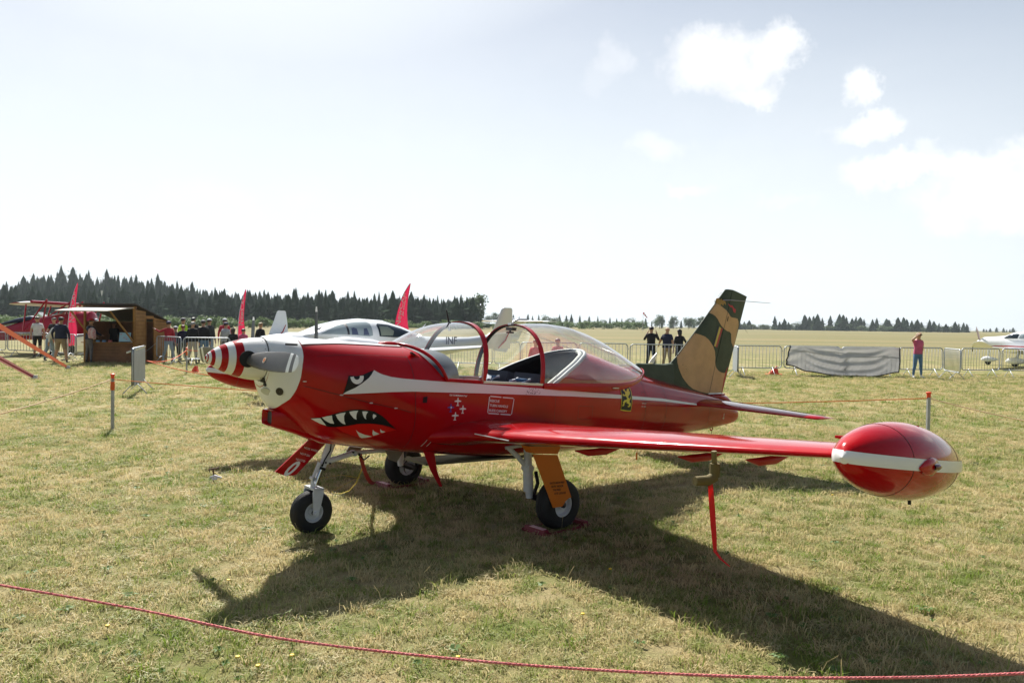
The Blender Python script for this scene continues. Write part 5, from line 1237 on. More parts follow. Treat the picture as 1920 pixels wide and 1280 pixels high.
    for m_ in ML: m2.materials.append(m_)
    segs = [(Vector(B[a]), Vector(B[b_]), a, b_) for a, b_ in E_ if not a.startswith('f')]
    fl = 1
    for p in m2.polygons:
        c = p.center; best = 9; bn = ('', '')
        for a, b_, na, nb_ in segs:
            ab = b_-a; t = max(0, min(1, (c-a).dot(ab)/(ab.length_squared+1e-9))); dd = (c-(a+ab*t)).length-.5*(rad[na]*(1-t)+rad[nb_]*t)
            if dd < best: best = dd; bn = (na, nb_); bt = t
        a, b_ = bn; mi = 0
        if a in ('pelvis',) and b_ == 'waist': mi = 1 if bt > .1 else 2
        elif a in ('waist', 'chest'): mi = 1
        elif a == 'neck0': mi = 1 if bt < .15 else 0
        elif a[:2] == 'sh': mi = 1 if (sleeves == 'long' or bt < .62) else 0
        elif a[:2] == 'el': mi = 1 if sleeves == 'long' and bt < .93 else 0
        elif a == 'pelvis' or a[:2] == 'hp': mi = 2
        elif a[:2] == 'kn': mi = 0 if shorts else 2
        elif a[:2] == 'ca': mi = (0 if shorts else 2) if bt < .85 else 3
        elif a[:2] == 'an' or a in ('heL', 'heR'): mi = 3
        p.material_index = mi
    # head details, hair, cap
    H = (B['head1']-B['head0']).normalized(); hc = B['head1']-H*.01; Mh = Matrix.Rotation(lean, 3, 'X') @ Matrix.Rotation(side, 3, 'Y') @ Matrix.Rotation(headrot, 3, 'Z')
    def hp(v): return hc + Mh @ Vector(v)
    fm_ = MB(); fm_.tube([hp((0, -.088, .015)), hp((0, -.104, -.018)), hp((0, -.088, -.028))], [.006, .013, .008], 6); fm_.tube([hp((.088, .0, .01)), hp((.095, .006, -.03))], [.014, .010], 6); fm_.tube([hp((-.088, .0, .01)), hp((-.095, .006, -.03))], [.014, .010], 6)
    fm_.build('face', [skin], o, smooth=60)
    if glasses: g_ = MB(); g_.box(hp((.033, -.092, .008)), (.05, .012, .03)); g_.box(hp((-.033, -.092, .008)), (.05, .012, .03)); g_.box(hp((0, -.094, .012)), (.03, .008, .008)); g_.build('sunglasses', [GLASSES], o)
    else: g_ = MB(); g_.lathe([(0, .008), (.003, .001)], 8, hp((.032, -.086, .008)), tuple(Mh @ Vector((.1, -1, 0)))); g_.lathe([(0, .008), (.003, .001)], 8, hp((-.032, -.086, .008)), tuple(Mh @ Vector((-.1, -1, 0)))); g_.build('eyes', [mat('eye dark', (.02, .015, .01), .3)], o)
    def cap_shape(r0, zlo, zhi, back, fr=0.0):
        rings = []
        for i in range(8):
            a = math.pi/2*i/7; zz = zlo+(zhi-zlo)*math.sin(a); rr_ = r0*math.cos(a)+.002; rings.append([tuple(hp((rr_*math.cos(t)*.92, .008+rr_*math.sin(t)*1.06, zz - (back*max(0, math.sin(t)) - fr*max(0, -math.sin(t)))*(1 if i < 3 else .3)))) for t in [2*math.pi*j/18 for j in range(18)]])
        return rings
    if not bald:
        hb = MB(); hb.loft(cap_shape(.103, .012, .098, .055 if not longhair else .12, .025))
        if longhair: hb.loft([[tuple(hp((w_*math.cos(t), .045+.045*math.sin(t), zz))) for t in [2*math.pi*j/12 for j in range(12)]] for w_, zz in ((.09, .06), (.10, -.04), (.085, -.14), (.05, -.20))])
        hb.build('hair', [hair], o, smooth=70)
    if cap:
        cb_ = MB(); cb_.loft(cap_shape(.108, .036, .112, .0)); cb_.loft([[tuple(hp((-.065, -.07, .045))), tuple(hp((.065, -.07, .045))), tuple(hp((.065, -.07, .038))), tuple(hp((-.065, -.07, .038)))], [tuple(hp((-.045, -.165, .03))), tuple(hp((.045, -.165, .03))), tuple(hp((.045, -.165, .024))), tuple(hp((-.045, -.165, .024)))]]); cb_.build('cap', [cap], o, smooth=50)
    # shirt hem / jacket skirt so that clothes end cleanly
    M2 = Matrix.Rotation(lean, 3, 'X') @ Matrix.Rotation(side, 3, 'Y'); c0 = Vector((0, 0, .95)); rings = []
    for zz, rx, ry in ((.93, .178, .142), (1.02, .172, .138), (1.14, .158, .128), (1.26, .172, .135), (1.36, .178, .122), (1.42, .135, .095), (1.455, .085, .075)):
        rings.append([tuple(c0+M2 @ (Vector((rx*g*math.cos(t), ry*g*math.sin(t), zz))-c0)) for t in [2*math.pi*j/20 for j in range(20)]])
    sb_ = MB(); sb_.loft(rings, caps=False); sb_.build('shirt', [vest or top], o, smooth=60)
    return e
PI = math.pi
def pp(u, y, **k): return px_x(u, y), y
def P_(label, u, y, h, rz, *a, **k):
    x, yy = pp(u, y); d_ = ray(u, 620); return person(label, x, yy, h, rz, *a, **k)
ARM_DOWN = None
# by the kiosk, left
P_('man in white polo shirt, black shorts and sunglasses standing at the left', 70, 33.5, 1.78, .35, K_WHITE, K_BLACK, cap=None, hair=H_BROWN, shorts=True, glasses=True, armR=((-.08, .02, -.28), (-.05, -.10, -.50)), stance=.05)
P_('man in black tee shirt and dark cap standing behind the bending man in white', 101, 34.5, 1.74, .2, K_BLACK, K_BLACK, cap=C_BLACK, armR=((-.10, -.02, -.27), (-.16, -.16, -.42)))
P_('person in white shirt and pale jeans bending forward next to the man in khaki shorts', 93, 31.0, 1.74, 1.35, K_WHITE, K_JEAN, sleeves='long', lean=.75, cap=None, stance=.25, armL=((.05, -.10, -.27), (.04, -.25, -.50)), armR=((-.05, -.10, -.27), (-.04, -.25, -.50)))
P_('heavy man in dark jacket and khaki shorts seen from behind left of the kiosk', 114, 29.3, 1.76, PI+.1, K_NAVY, K_KHAKI, cap=C_BLACK, shorts=True, sleeves='long', girth=1.28, stance=.22, armL=((.14, .05, -.26), (.13, -.04, -.50)), armR=((-.14, .05, -.26), (-.13, -.04, -.50)), shoe=SHOE)
kx = P_('customer in red cap, dark jacket and grey trousers leaning on the kiosk counter', 167, 29.6, 1.72, PI-.5, K_NAVY, K_GREY, cap=C_RED, sleeves='long', lean=.12, stance=.12, armL=((.12, -.12, -.24), (.02, -.34, -.30)), armR=((-.10, -.14, -.22), (-.03, -.36, -.26)))
bp = empty('backpack', (px_x(177, 29.3), 29.28, 0), PI-.5, 'white and red patterned backpack on the customer at the kiosk', 'backpack')
mb = MB(); mb.loft([rr(0, 0, 1.05, .12, .13, 20, 3), rr(-.03, 0, 1.15, .15, .20, 20, 3), rr(-.10, 0, 1.17, .16, .22, 20, 3), rr(-.17, 0, 1.15, .13, .19, 20, 3), rr(-.20, 0, 1.12, .07, .10, 20, 3)]); mb.v = [(y, -x, z) for x, y, z in mb.v]; mb.build('bag', [mat('patterned bag cloth', (.62, .58, .58), .8, var2=(.50, .13, .16), vscale=14)], bp, smooth=60)
P_('seller in dark clothes standing inside the wooden kiosk behind its counter', 213, 31.4, 1.60, .3, K_BLACK, K_BLACK, hair=H_BROWN, sleeves='long', longhair=True, skin=SKIN2)
# right of the kiosk
P_('person in red sweater, navy cap and pale jeans reaching to the kiosk door', 316, 30.3, 1.66, PI, K_RED, K_JEAN, cap=C_NAVY, sleeves='long', stance=.25, armL=((.20, .0, -.10), (.42, -.06, .0)), shoe=SHOEW, vest=K_RED)
G1 = None
P_('small person in dark clothes and white cap half hidden behind the red sweater', 329, 31.6, 1.45, PI+.6, K_GREY, K_BLACK, cap=C_WHITE, sleeves='long')
P_('man in bright yellow high visibility vest and grey cap in the group by the barriers', 343, 33.0, 1.80, PI-.4, K_HV, K_OLIVE, cap=C_GREY, sleeves='long')
P_('short red haired person in dark blue jacket in front of the yellow vest', 343, 31.0, 1.52, PI+.3, K_NAVY, K_OLIVE, hair=mat('auburn hair', (.12, .035, .015), .6), sleeves='long')
P_('grey haired man in black jacket seen from behind in the middle of the group', 361, 29.9, 1.66, PI, K_BLACK, K_BEIGE, hair=H_GREY, sleeves='long', girth=1.2)
P_('person with bushy dark curls behind the grey haired man', 362, 33.5, 1.84, PI, K_BLACK, K_BLACK, hair=H_BLACK, sleeves='long')
P_('man in black coat and grey flat cap in the group by the barriers', 381, 30.8, 1.72, PI+.2, K_BLACK, K_DJEAN, cap=C_GREY, sleeves='long', girth=1.15)
P_('man in dark grey jacket and white cap, rightmost of the barrier group', 392, 32.3, 1.78, PI-.2, cloth('charcoal cloth', (.05, .055, .055)), K_JEAN, cap=C_WHITE, sleeves='long', girth=1.1)
P_('person in red and white jacket with white cap behind the grey hooded one', 421, 33.0, 1.80, PI+.2, K_RW, K_GREY, cap=C_WHITE, sleeves='long')
P_('person in pale grey hooded top and navy cap left of the middle flag', 423, 31.2, 1.64, PI-.3, K_HOOD, K_GREY, cap=C_NAVY, sleeves='long')
P_('brown haired person in black jacket beside the foot of the middle flag', 437, 29.6, 1.44, PI+.1, K_BLACK, K_BLACK, hair=H_BROWN, sleeves='long', longhair=True)
P_('person in pink top right of the middle flag, only head and shoulders showing', 456, 29.5, 1.42, PI, K_PINK, K_BLACK, hair=H_BROWN, sleeves='long')
P_('person with light brown hair in dark top looking over the white aircraft nose', 488, 31.0, 1.66, PI-.4, K_BLACK, K_BLACK, hair=H_BLOND, sleeves='long')
# middle
P_('woman all in black holding a camera up, left of the three by the barrier', 1221, 29.5, 1.72, PI-.3, K_BLACK, cloth('dark jeans', (.015, .02, .035)), hair=H_BLACK, sleeves='long', armL=((.13, -.10, -.20), (.02, -.22, .06)), armR=((-.13, -.10, -.20), (-.02, -.22, .06)), stance=.12)
P_('bald man in navy shirt and beige trousers, middle of the three by the barrier', 1251, 29.2, 1.70, PI-.5, K_NAVY, K_KHAKI, bald=True, armL=((.14, -.02, -.25), (.24, -.22, -.38)), girth=1.12)
P_('dark haired person in black partly behind the fin edge, right of the three', 1274, 29.8, 1.62, PI+.2, K_BLACK, K_BLACK, hair=H_BLACK, sleeves='long', longhair=True, armR=((-.16, -.05, -.22), (-.20, -.20, -.25)))
P_('person in red jacket sitting behind the barrier, seen through the open canopy', 1004, 27.0, 1.70, .4, K_RW, K_BLACK, hair=H_BROWN, sleeves='long', z=-.50, sit=True)
P_('person in dark red top sitting to the right of the red jacket behind the canopy', 1046, 27.2, 1.72, -.3, K_RED, K_BLACK, hair=H_BLACK, sleeves='long', z=-.48, sit=True)
for u, lb_ in ((1004, 'folding chair under the person in the red jacket behind the canopy'), (1046, 'folding chair under the person in the dark red top behind the canopy')):
    e = empty('folding_chair', (px_x(u, 27.15), 27.15, 0), 0, lb_, 'chair', 'folding chairs behind the barrier'); mb = MB(); mb.box((0, 0, .40), (.42, .40, .03)); mb.build('seat', [K_BLACK], e)
    mb = MB(); mb.box((0, .2, .68), (.42, .03, .28)); mb.build('backrest', [K_BLACK], e)
    for sx in (-1, 1):
        for sy in (-1, 1): mb = MB(); mb.tube([(sx*.19, sy*.18, 0), (sx*.19, sy*.18, .40 if sy < 0 else .8)], .012, 6); mb.build('leg', [ALU], e)
P_('woman in pink blouse and blue jeans shading her eyes beside the barrier at the right', 1722, 27.3, 1.62, .12, K_PINK, K_DJEAN, hair=H_BLOND, skin=SKIN, glasses=True, shoe=SHOEW, longhair=False, headrot=.5, armR=((-.13, -.05, .06), (.04, -.14, .235)), armL=((.06, .07, -.27), (.04, .10, -.50)), stance=.13, girth=.96)

# ================================================================== crowd barriers
GAL = mat('galvanised tube', (.40, .43, .46), .45, metal=.55, var=.1, vscale=8)
def rounded(x0, z0, x1, z1, r, n=5):
    P = []
    for cx, cz, a0 in ((x1-r, z1-r, 0), (x0+r, z1-r, 90), (x0+r, z0+r, 180), (x1-r, z0+r, 270)):
        for i in range(n+1): a = R(a0+90*i/n); P.append((cx+r*math.cos(a), 0, cz+r*math.sin(a)))
    return P+[P[0]]
mb = MB(); mb.tube(rounded(-1.0, .26, 1.0, 1.06, .13), .019, 8, caps=False); FRAME = mb.mesh('frame', [GAL], 60)
BARM = []
mb = MB(); mb.tube([(0, 0, .27), (0, 0, 1.05)], .0085, 5); UPR = mb.mesh('upright_bar', [GAL], True)
FEET = []
for s_ in (-1, 1):
    mb = MB(); mb.tube([(s_*.62, -.26, 0), (s_*.62, 0, .29), (s_*.62, .26, 0)], .014, 6); FEET.append(mb.mesh('foot', [GAL], 60))
mb = MB(); 
for zz in (.45, .88): mb.box((1.03, 0, zz), (.04, .03, .03))
HOOK = mb.mesh('hooks', [GAL])
def barrier(x, y, rz, label, L=2.0, z=0):
    e = empty('crowd_barrier', (x, y, z), rz, label, 'barrier', 'crowd barriers along the airfield'); e.scale = (L/2.0, 1, 1)
    link_mesh('frame', FRAME, e)
    for i in range(14): link_mesh('upright_bar', UPR, e, Matrix.Translation((-.93+.143*i, 0, 0)))
    for f in FEET: link_mesh('foot', f, e)
    link_mesh('hooks', HOOK, e); return e
def barrier_px(u0, u1, y0, y1, label):
    a = Vector((px_x(u0, y0), y0)); b_ = Vector((px_x(u1, y1), y1)); d = b_-a; c = (a+b_)/2
    return barrier(c.x, c.y, math.atan2(d.y, d.x), label, d.length*.985)
for u0, u1, y0, y1, lb_ in [
    (-40, 11, 34.5, 34.3, 'crowd barrier at the extreme left edge beyond the orange strap'), (13, 92, 34.2, 33.8, 'crowd barrier behind the man in the white polo shirt'), (93, 142, 33.5, 31.2, 'crowd barrier behind the man in khaki shorts'), (143, 166, 31.1, 32.6, 'short stretch of barrier touching the left corner of the kiosk'),
    (293, 340, 30.3, 29.0, 'crowd barrier just right of the kiosk in front of the red sweater'), (343, 432, 28.6, 28.9, 'crowd barrier in front of the group of spectators'),
    (845, 925, 28.4, 28.2, 'crowd barrier seen through the windscreen behind the white tail'), (927, 975, 28.4, 28.5, 'crowd barrier in the gap between the two canopy arches'), (976, 1083, 28.3, 28.2, 'crowd barrier seen through the front half of the open canopy'), (1085, 1178, 28.2, 28.1, 'crowd barrier behind the rear half of the canopy'),
    (1181, 1290, 27.6, 27.6, 'crowd barrier in front of the three people in the middle'), (1375, 1467, 27.7, 27.8, 'crowd barrier just right of the camouflaged fin'), (1470, 1577, 27.8, 27.9, 'crowd barrier under the left half of the grey tarpaulin'), (1578, 1685, 27.9, 28.0, 'crowd barrier under the right half of the grey tarpaulin'),
    (1686, 1769, 28.0, 28.2, 'crowd barrier behind the woman in the pink blouse'), (1771, 1802, 27.9, 26.2, 'crowd barrier turned at an angle right of the woman in pink'), (1803, 1876, 28.2, 28.4, 'crowd barrier in front of the nose of the white light aircraft'), (1879, 1955, 28.3, 28.4, 'crowd barrier at the right edge of the picture')]:
    barrier_px(u0, u1, y0, y1, lb_)
# edge-on barriers hung with grey sheet
def sheet_barrier(u, y, ang, label, L=1.9):
    x = px_x(u, y); e = barrier(x, y, ang, label, L); mb = MB(); rings = []
    nx = 10
    vs = [(-1+2*i/nx, .028+.006*math.sin(i*1.7), zz) for zz in (.20, .5, .8, 1.07) for i in range(nx+1)]; fs = [(r_*(nx+1)+i, r_*(nx+1)+i+1, (r_+1)*(nx+1)+i+1, (r_+1)*(nx+1)+i) for r_ in range(3) for i in range(nx)]
    mb.add(vs, fs); mb.add([(a, -b_, c) for a, b_, c in vs], fs); mb.build('sheet', [mat('grey sheet', (.27, .30, .32), .55, var=.08)], e, smooth=60); return e
_r = ray(262, 700); va = math.atan2(_r.y, _r.x)
sheet_barrier(260, 18.1, va-.13, 'grey sheeted barrier seen nearly edge-on with a white board on top, left of the nose')
mb = MB(); mb.box((0, 0, 0), (.42, .16, .018), M=Matrix.Rotation(-.42, 3, 'Y') @ Matrix.Rotation(.5, 3, 'Z')); o_ = mb.build('board', [mat('white board', (.75, .76, .78), .5)], loc=at(255, 655, 17.5)); tag(o_, 'white board lying tilted on top of the grey sheeted barrier', 'board')
_r = ray(1383, 690); va = math.atan2(_r.y, _r.x)
sheet_barrier(1380, 26.6, va+.10, 'grey sheeted barrier seen nearly edge-on right behind the fin', 1.6)
# tarpaulin over two barriers
def tarp():
    nx, nz = 110, 40; vs = []; fs = []; y0 = 27.72; xa, xb_ = px_x(1481, y0), px_x(1686, y0)
    for j in range(nz+1):
        t = j/nz
        for i in range(nx+1):
            s_ = i/nx; x = xa+(xb_-xa)*s_
            zt = 1.09 - .05*math.exp(-((s_-.46)/.035)**2)*1.6 - .025*smooth(.85, 1, s_); zb_ = .17 - .17*smooth(.12, .5, s_)*smooth(1.0, .75, s_)+.22*smooth(.16, 0, s_)
            z = zt+(zb_-zt)*t
            # hanging swags from the two pinned points
            d1 = ((s_-.52)/.40)**2; sw = math.cos(min(1.0, d1)*PI/2); ph = (t*1.0+ .30*(1-sw))*22
            f = .055*math.sin(ph)*sw*smooth(0, .25, t)*smooth(1.1, .75, t) + .02*math.sin(s_*31+t*5)*(t*.6) + .008*mnoise.noise(Vector((s_*14, t*6, 0)))
            if s_ < .14: f += .03*math.sin((s_*1.8+t*.5)*26)*smooth(.14, .02, s_)
            x -= .16*smooth(.08, 0, s_)*t*(1 if t < .8 else .7)
            vs.append((x, y0 - .03 - .06*math.sin(t*PI)*.6 - f, z))
    for j in range(nz):
        for i in range(nx): a = j*(nx+1)+i; fs.append((a, a+1, a+nx+2, a+nx+1))
    me = bpy.data.meshes.new('tarpaulin'); me.from_pydata(vs, [], fs); me.materials.append(mat('grey tarpaulin', (.62, .62, .62), .6, var=.15, vscale=2.5, trans=.50)); me.polygons.foreach_set('use_smooth', [True]*len(fs))
    o = bpy.data.objects.new('tarpaulin', me); COL.objects.link(o); md = o.modifiers.new('t', 'SOLIDIFY'); md.thickness = .004
    mb = MB(); edge = [vs[j*(nx+1)] for j in range(nz+1)]+[vs[nz*(nx+1)+i] for i in range(nx+1)]+[vs[(nz-j)*(nx+1)+nx] for j in range(nz+1)]
    mb.tube(edge, .022, 6); mb.build('hem', [mat('black hem', (.015, .015, .017), .8)], o, smooth=60)
    return tag(o, 'large creased grey tarpaulin with black hem hung over two barriers', 'tarpaulin')
tarp()
# orange plastic pieces
OPL = mat('orange red plastic', (.80, .06, .02), .5)
def plastic(u, v, label, s_=1.0, rz=0):
    g_ = ground(u, v); mb = MB(); mb.loft([[(-.20*s_, -.09, 0), (.16*s_, -.09, 0), (.16*s_, .09, 0), (-.20*s_, .09, 0)], [(-.10*s_, -.06, .14), (.12*s_, -.05, .22), (.12*s_, .05, .22), (-.10*s_, .06, .14)], [(.0, -.03, .22), (.10*s_, -.03, .32*s_), (.10*s_, .03, .32*s_), (.0, .03, .22)]]); mb.box((0, 0, .012), (.60*s_, .24, .02))
    o = mb.build('plastic_block', [OPL], loc=g_); o.rotation_euler = (0, 0, rz); return tag(o, label, 'plastic block')
plastic(1451, 702, 'orange red plastic barrier foot lying in the grass right of the fin'); plastic(366, 698, 'small orange plastic piece in the grass left of the spinner', .55)
# thin post with tape and its cords
e = rope_post(px_x(350, 24.5), 24.5, .80, 'thin grey post with orange tape in front of the spectators', True)
pt = Vector((px_x(350, 24.5), 24.5, .76)); pb_ = Vector((px_x(275, 17.4), 17.4, .78))
rope('barrier_rope', pb_, pt, .15, .009, OTAPE, 'orange cord from the grey sheeted barrier to the thin taped post'); rope('barrier_rope', pb_, (px_x(480, 15.0), 15.0, .56), .08, .009, OTAPE, 'orange cord from the grey sheeted barrier towards the spinner')
rope('barrier_rope', pt, (px_x(430, 24.0), 24.0, .72), .02, .008, OTAPE, 'orange cord running right from the thin taped post')
rope('grey_rope', (px_x(263, 30), 30, .35), (px_x(296, 30), 30.0, .88), .05, .008, mat('grey cord', (.4, .4, .38), .8), 'grey cord sagging across the kiosk doorway to the barrier')

# ================================================================== kiosk
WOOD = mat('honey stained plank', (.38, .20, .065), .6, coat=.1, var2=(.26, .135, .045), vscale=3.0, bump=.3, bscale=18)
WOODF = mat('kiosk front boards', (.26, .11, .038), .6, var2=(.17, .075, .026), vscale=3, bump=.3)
KX0, KX1, KY0, KD = -16.45, -15.09, 29.9, 2.35
K = empty('wooden_kiosk', (0, 0, 0), 0, 'brown wooden kiosk with white awning, open serving hatch and lean-to roof at the left', 'kiosk')
kl = math.atan2(30.5-29.33, 1.27)
fl_, fr_ = Vector((px_x(158, 29.75), 29.75, 0)), Vector((px_x(253, 29.6), 29.6, 0)); fx = (fr_-fl_).normalized(); fyv = Vector((-fx.y, fx.x, 0)); Wk = (fr_-fl_).length
def KP(a, b_, z): return fl_ + fx*a + fyv*b_ + Vector((0, 0, z))
KM = Matrix(((fx.x, fyv.x, 0), (fx.y, fyv.y, 0), (0, 0, 1)))
def kbox(mb, c, d): p = KP(*c); mb.box(p, d, M=KM); return mb
HF, HB = 2.22, 1.62
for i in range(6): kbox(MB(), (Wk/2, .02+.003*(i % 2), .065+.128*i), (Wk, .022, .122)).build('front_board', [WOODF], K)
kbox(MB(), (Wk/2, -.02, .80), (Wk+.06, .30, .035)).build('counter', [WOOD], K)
# side wall of horizontal planks with doorway
DA, DB = .72, 1.30     # doorway along the depth
n = 15
for i in range(n):
    z0 = .03+.148*i; zc = z0+.07
    for a, b_ in ((.0, DA), (DB, KD)):
        # clip to the sloping roof
        lim = HF+(HB-HF)*((a+b_)/2)/KD
        if zc > lim: continue
        if zc < 1.78 or True:
            mb = MB(); t1_ = min(zc+.07, HF+(HB-HF)*a/KD); t2_ = min(zc+.07, HF+(HB-HF)*b_/KD)
            x = Wk-.012+.004*(i % 2); P = [KP(x, a, z0), KP(x, b_, z0), KP(x, b_, max(z0+.005, t2_)), KP(x, a, t1_)]; Q = [p+fx*.03 for p in P]
            mb.add(P+Q, [(0, 1, 2, 3), (4, 7, 6, 5), (0, 4, 5, 1), (1, 5, 6, 2), (2, 6, 7, 3), (3, 7, 4, 0)]); mb.build('side_plank', [WOOD], K)
for i in range(3):
    z0 = 1.74+.14*i; lim = HF+(HB-HF)*DB/KD
    if z0+.13 <= lim+.06: kbox(MB(), (Wk+.003, (DA+DB)/2, min(z0+.065, lim-.04)), (.03, DB-DA, .12)).build('side_plank', [WOOD], K)
for a in (DA-.02, DB+.02): kbox(MB(), (Wk+.015, a, .87), (.05, .05, 1.74)).build('door_post', [WOOD], K)
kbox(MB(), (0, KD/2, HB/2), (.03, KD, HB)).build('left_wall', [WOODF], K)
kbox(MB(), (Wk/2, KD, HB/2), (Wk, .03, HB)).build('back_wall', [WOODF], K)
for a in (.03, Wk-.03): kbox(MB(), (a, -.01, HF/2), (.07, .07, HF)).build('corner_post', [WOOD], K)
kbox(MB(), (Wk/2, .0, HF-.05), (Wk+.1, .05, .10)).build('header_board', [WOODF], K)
mb = MB(); P = [KP(-.12, -.15, HF+.07), KP(Wk+.10, -.15, HF+.07), KP(Wk+.10, KD+.1, HB-.0), KP(-.12, KD+.1, HB-.0)]; Q = [p+Vector((0, 0, .035)) for p in P]
mb.add(P+Q, [(0, 1, 2, 3), (4, 7, 6, 5), (0, 4, 5, 1), (1, 5, 6, 2), (2, 6, 7, 3), (3, 7, 4, 0)]); mb.build('roof', [mat('roofing felt', (.06, .05, .045), .9)], K)
mb = MB(); P = [KP(-.45, -1.10, 2.00), KP(Wk-.45, -1.10, 2.00), KP(Wk-.02, -.03, 2.15), KP(-.02, -.03, 2.15)]; Q = [p+Vector((0, 0, .03)) for p in P]
mb.add(P+Q, [(0, 1, 2, 3), (4, 7, 6, 5), (0, 4, 5, 1), (1, 5, 6, 2), (2, 6, 7, 3), (3, 7, 4, 0)]); mb.build('awning_flap', [mat('pale awning board', (.62, .58, .52), .7)], K)
for a, c in ((.0, .42), (Wk-.50, Wk-.04)): mb = MB(); mb.tube([KP(a-.05, -.75, 2.02), KP(c, -.05, .85)], .035, 8); mb.build('awning_strut', [WOOD], K)
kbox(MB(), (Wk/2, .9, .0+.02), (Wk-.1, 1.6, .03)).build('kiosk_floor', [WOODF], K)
# things on the counter
p = KP(Wk-.42, .02, .83); mb = MB(); mb.box((0, 0, .19), (.42, .02, .36), M=Matrix.Rotation(-.25, 3, 'X')); sg = mb.build('price_board', [mat('pale blue sign', (.36, .58, .72), .5)], loc=p); sg.rotation_euler = (0, 0, .1); tag(sg, 'pale blue price board leaning on the right end of the kiosk counter', 'sign')
mb2 = MB(); 
for q in ((-.14, .30), (.13, .29), (-.02, .17), (.07, .12)): mb2.box((q[0], -.02-(.19-q[1])*.25*0+(q[1]-.19)*.24, q[1]), (.07, .004, .035), M=Matrix.Rotation(-.25, 3, 'X'))
mb2.build('sign_print', [mat('pink print', (.55, .28, .33), .6)], sg)
for i, (a, c, lb_) in enumerate(((.55, (.15, .35, .60), 'small blue carton on the kiosk counter next to the customer'), (.80, (.12, .25, .45), 'low dark blue box in the middle of the kiosk counter'), (1.05, (.45, .12, .12), 'small red carton on the kiosk counter left of the price board'), (Wk-.14, (.55, .55, .55), 'pale cup at the right end of the kiosk counter'))):
    p = KP(a, .0, .818); mb = MB()
    if i < 3: mb.box((0, 0, .035), (.12, .08, .07)); mb.box((0, 0, .072), (.125, .085, .008), 0)
    else: mb.lathe([(0, .03), (.10, .04), (.10, .034), (.01, .025)], 12)
    tag(mb.build('carton' if i < 3 else 'cup', [mat('counter item %d' % i, c, .6)], loc=p), lb_, 'carton' if i < 3 else 'cup')

# ================================================================== feather flags
FLG = mat('crimson flag cloth', (.62, .025, .09), .6, trans=.35); FLW = mat('white flag print', (.80, .78, .78), .6, trans=.35); POLE = mat('black flag pole', (.015, .015, .017), .4)
def flag(u, y, H, rz, label, wfac=1.0, dark=True):
    e = empty('feather_flag', (px_x(u, y), y, 0), rz, label, 'flag', 'crimson feather flags')
    def edge(t): # pole line: straight then bowing over
        return Vector((.02+.50*wfac*max(0, (t-.30)/.70)**2.0, 0, .12+(H-.12)*t - .10*max(0, (t-.75)/.25)**2))
    def free(t): return Vector((edge(t).x + (.62*wfac)*(1-t)**.75*(.55+.45*smooth(0, .3, t)) + .02, 0, .55+(H-.62)*t))
    mb = MB(); rows = []
    for i in range(41):
        t = i/40; a, b_ = edge(.12+.88*t), free(t); b_.z = min(b_.z, a.z+.2); row = []
        for k in range(13): q = a.lerp(b_, k/12); q.y = .035*math.sin(k*.9+t*7)*(k/12); row.append(tuple(q))
        rows.append(row)
    mb.loft(rows, closed=False, caps=False); mb.build('flag_sail', [FLG], e, smooth=True)
    mb = MB(); mb.tube([edge(t/30) for t in range(31)], [.022-.014*t/30 for t in range(31)], 8); mb.build('flag_pole', [POLE if dark else ALU], e, smooth=60)
    mb = MB(); mb.box((0, 0, .05), (.5, .06, .03)); mb.box((0, 0, .02), (.06, .5, .03)); mb.build('flag_base', [POLE], e)
    for body, s_, off, t0 in (('NewCAP', .46, .08, .36), ('Air academy', .20, .50, .52)):
        vs, fs = text_polys(body, s_*1.0, bold=.006)
        ov, of, om = subdivide_flat(vs, fs, .08)
        for sy in (-1, 1):
            mb = MB(); V = []
            for a, b_ in ov:
                t = t0+a/H*(.92); t = min(.97, t); pa, pb2 = edge(.12+.88*t), free(t); wd_ = (pb2-pa); k = (off+.9*(s_*.75-b_) if False else off+b_*0); 
                w_ = max(.05, abs(wd_.x)); q = pa + Vector((w_*(off+ (s_*.7-b_)/.62/wfac*.9), 0, a*0)); kk = min(12, 12*(q.x-pa.x)/w_); V.append((q.x, .035*math.sin(kk*.9+t*7)*(kk/12)+sy*.004, pa.z+(min(pb2.z, pa.z+.2)-pa.z)*(kk/12)))
            mb.add(V, of); mb.build('flag_lettering', [FLW], e, fixn=False)
    return e
flag(737, 30.5, 3.40, 0.15, 'largest crimson feather flag behind the white cabin, black pole at its left', 1.25)
flag(445, 35, 3.25, .9, 'middle crimson feather flag above the spectators near the spinner', .75, dark=False)
flag(126, 33.2, 3.35, .9, 'leftmost crimson feather flag rising between the biplane and the kiosk', .75, dark=False)

# ================================================================== guy straps of the tent at the left
SO = mat('faded orange strap', (.80, .32, .20), .7, trans=.3); SPk = mat('pale pink strap', (.72, .42, .42), .7, trans=.3); WEB = mat('grey white webbing', (.55, .55, .58), .7); SR = mat('dark red edge', (.30, .02, .04), .7)
g1 = ground(133, 692); g2 = ground(72, 711)
a1 = at(-190, 488, 22.5); a2 = at(-330, 480, 18.5)
def strap(g_, a_, w0, w1, m, label, edge=False):
    e = None; n = 14; pts = [g_.lerp(a_, i/n)-Vector((0, 0, .12*4*(i/n)*(1-i/n)*.5)) for i in range(n+1)]; k = 1
    w_ = [w0+(w1-w0)*min(1, (i/n)*1.6) for i in range(n+1)]
    tw = [(.5*math.cos(i*.12), .3, 1) for i in range(n+1)]
    o = ribbon('guy_strap', pts, w_, m, tw, .002); tag(o, label, 'strap', 'tent guy straps at the left')
    if edge: ribbon('strap_edge', [p+Vector((0, -.01, -.0)) for p in pts], [.035]*(n+1), SR, tw, .002, parent=o)
    mb = MB(); mb.box(g_.lerp(a_, .022), (.16, .05, .10)); mb.build('webbing_end', [WEB], o); return o
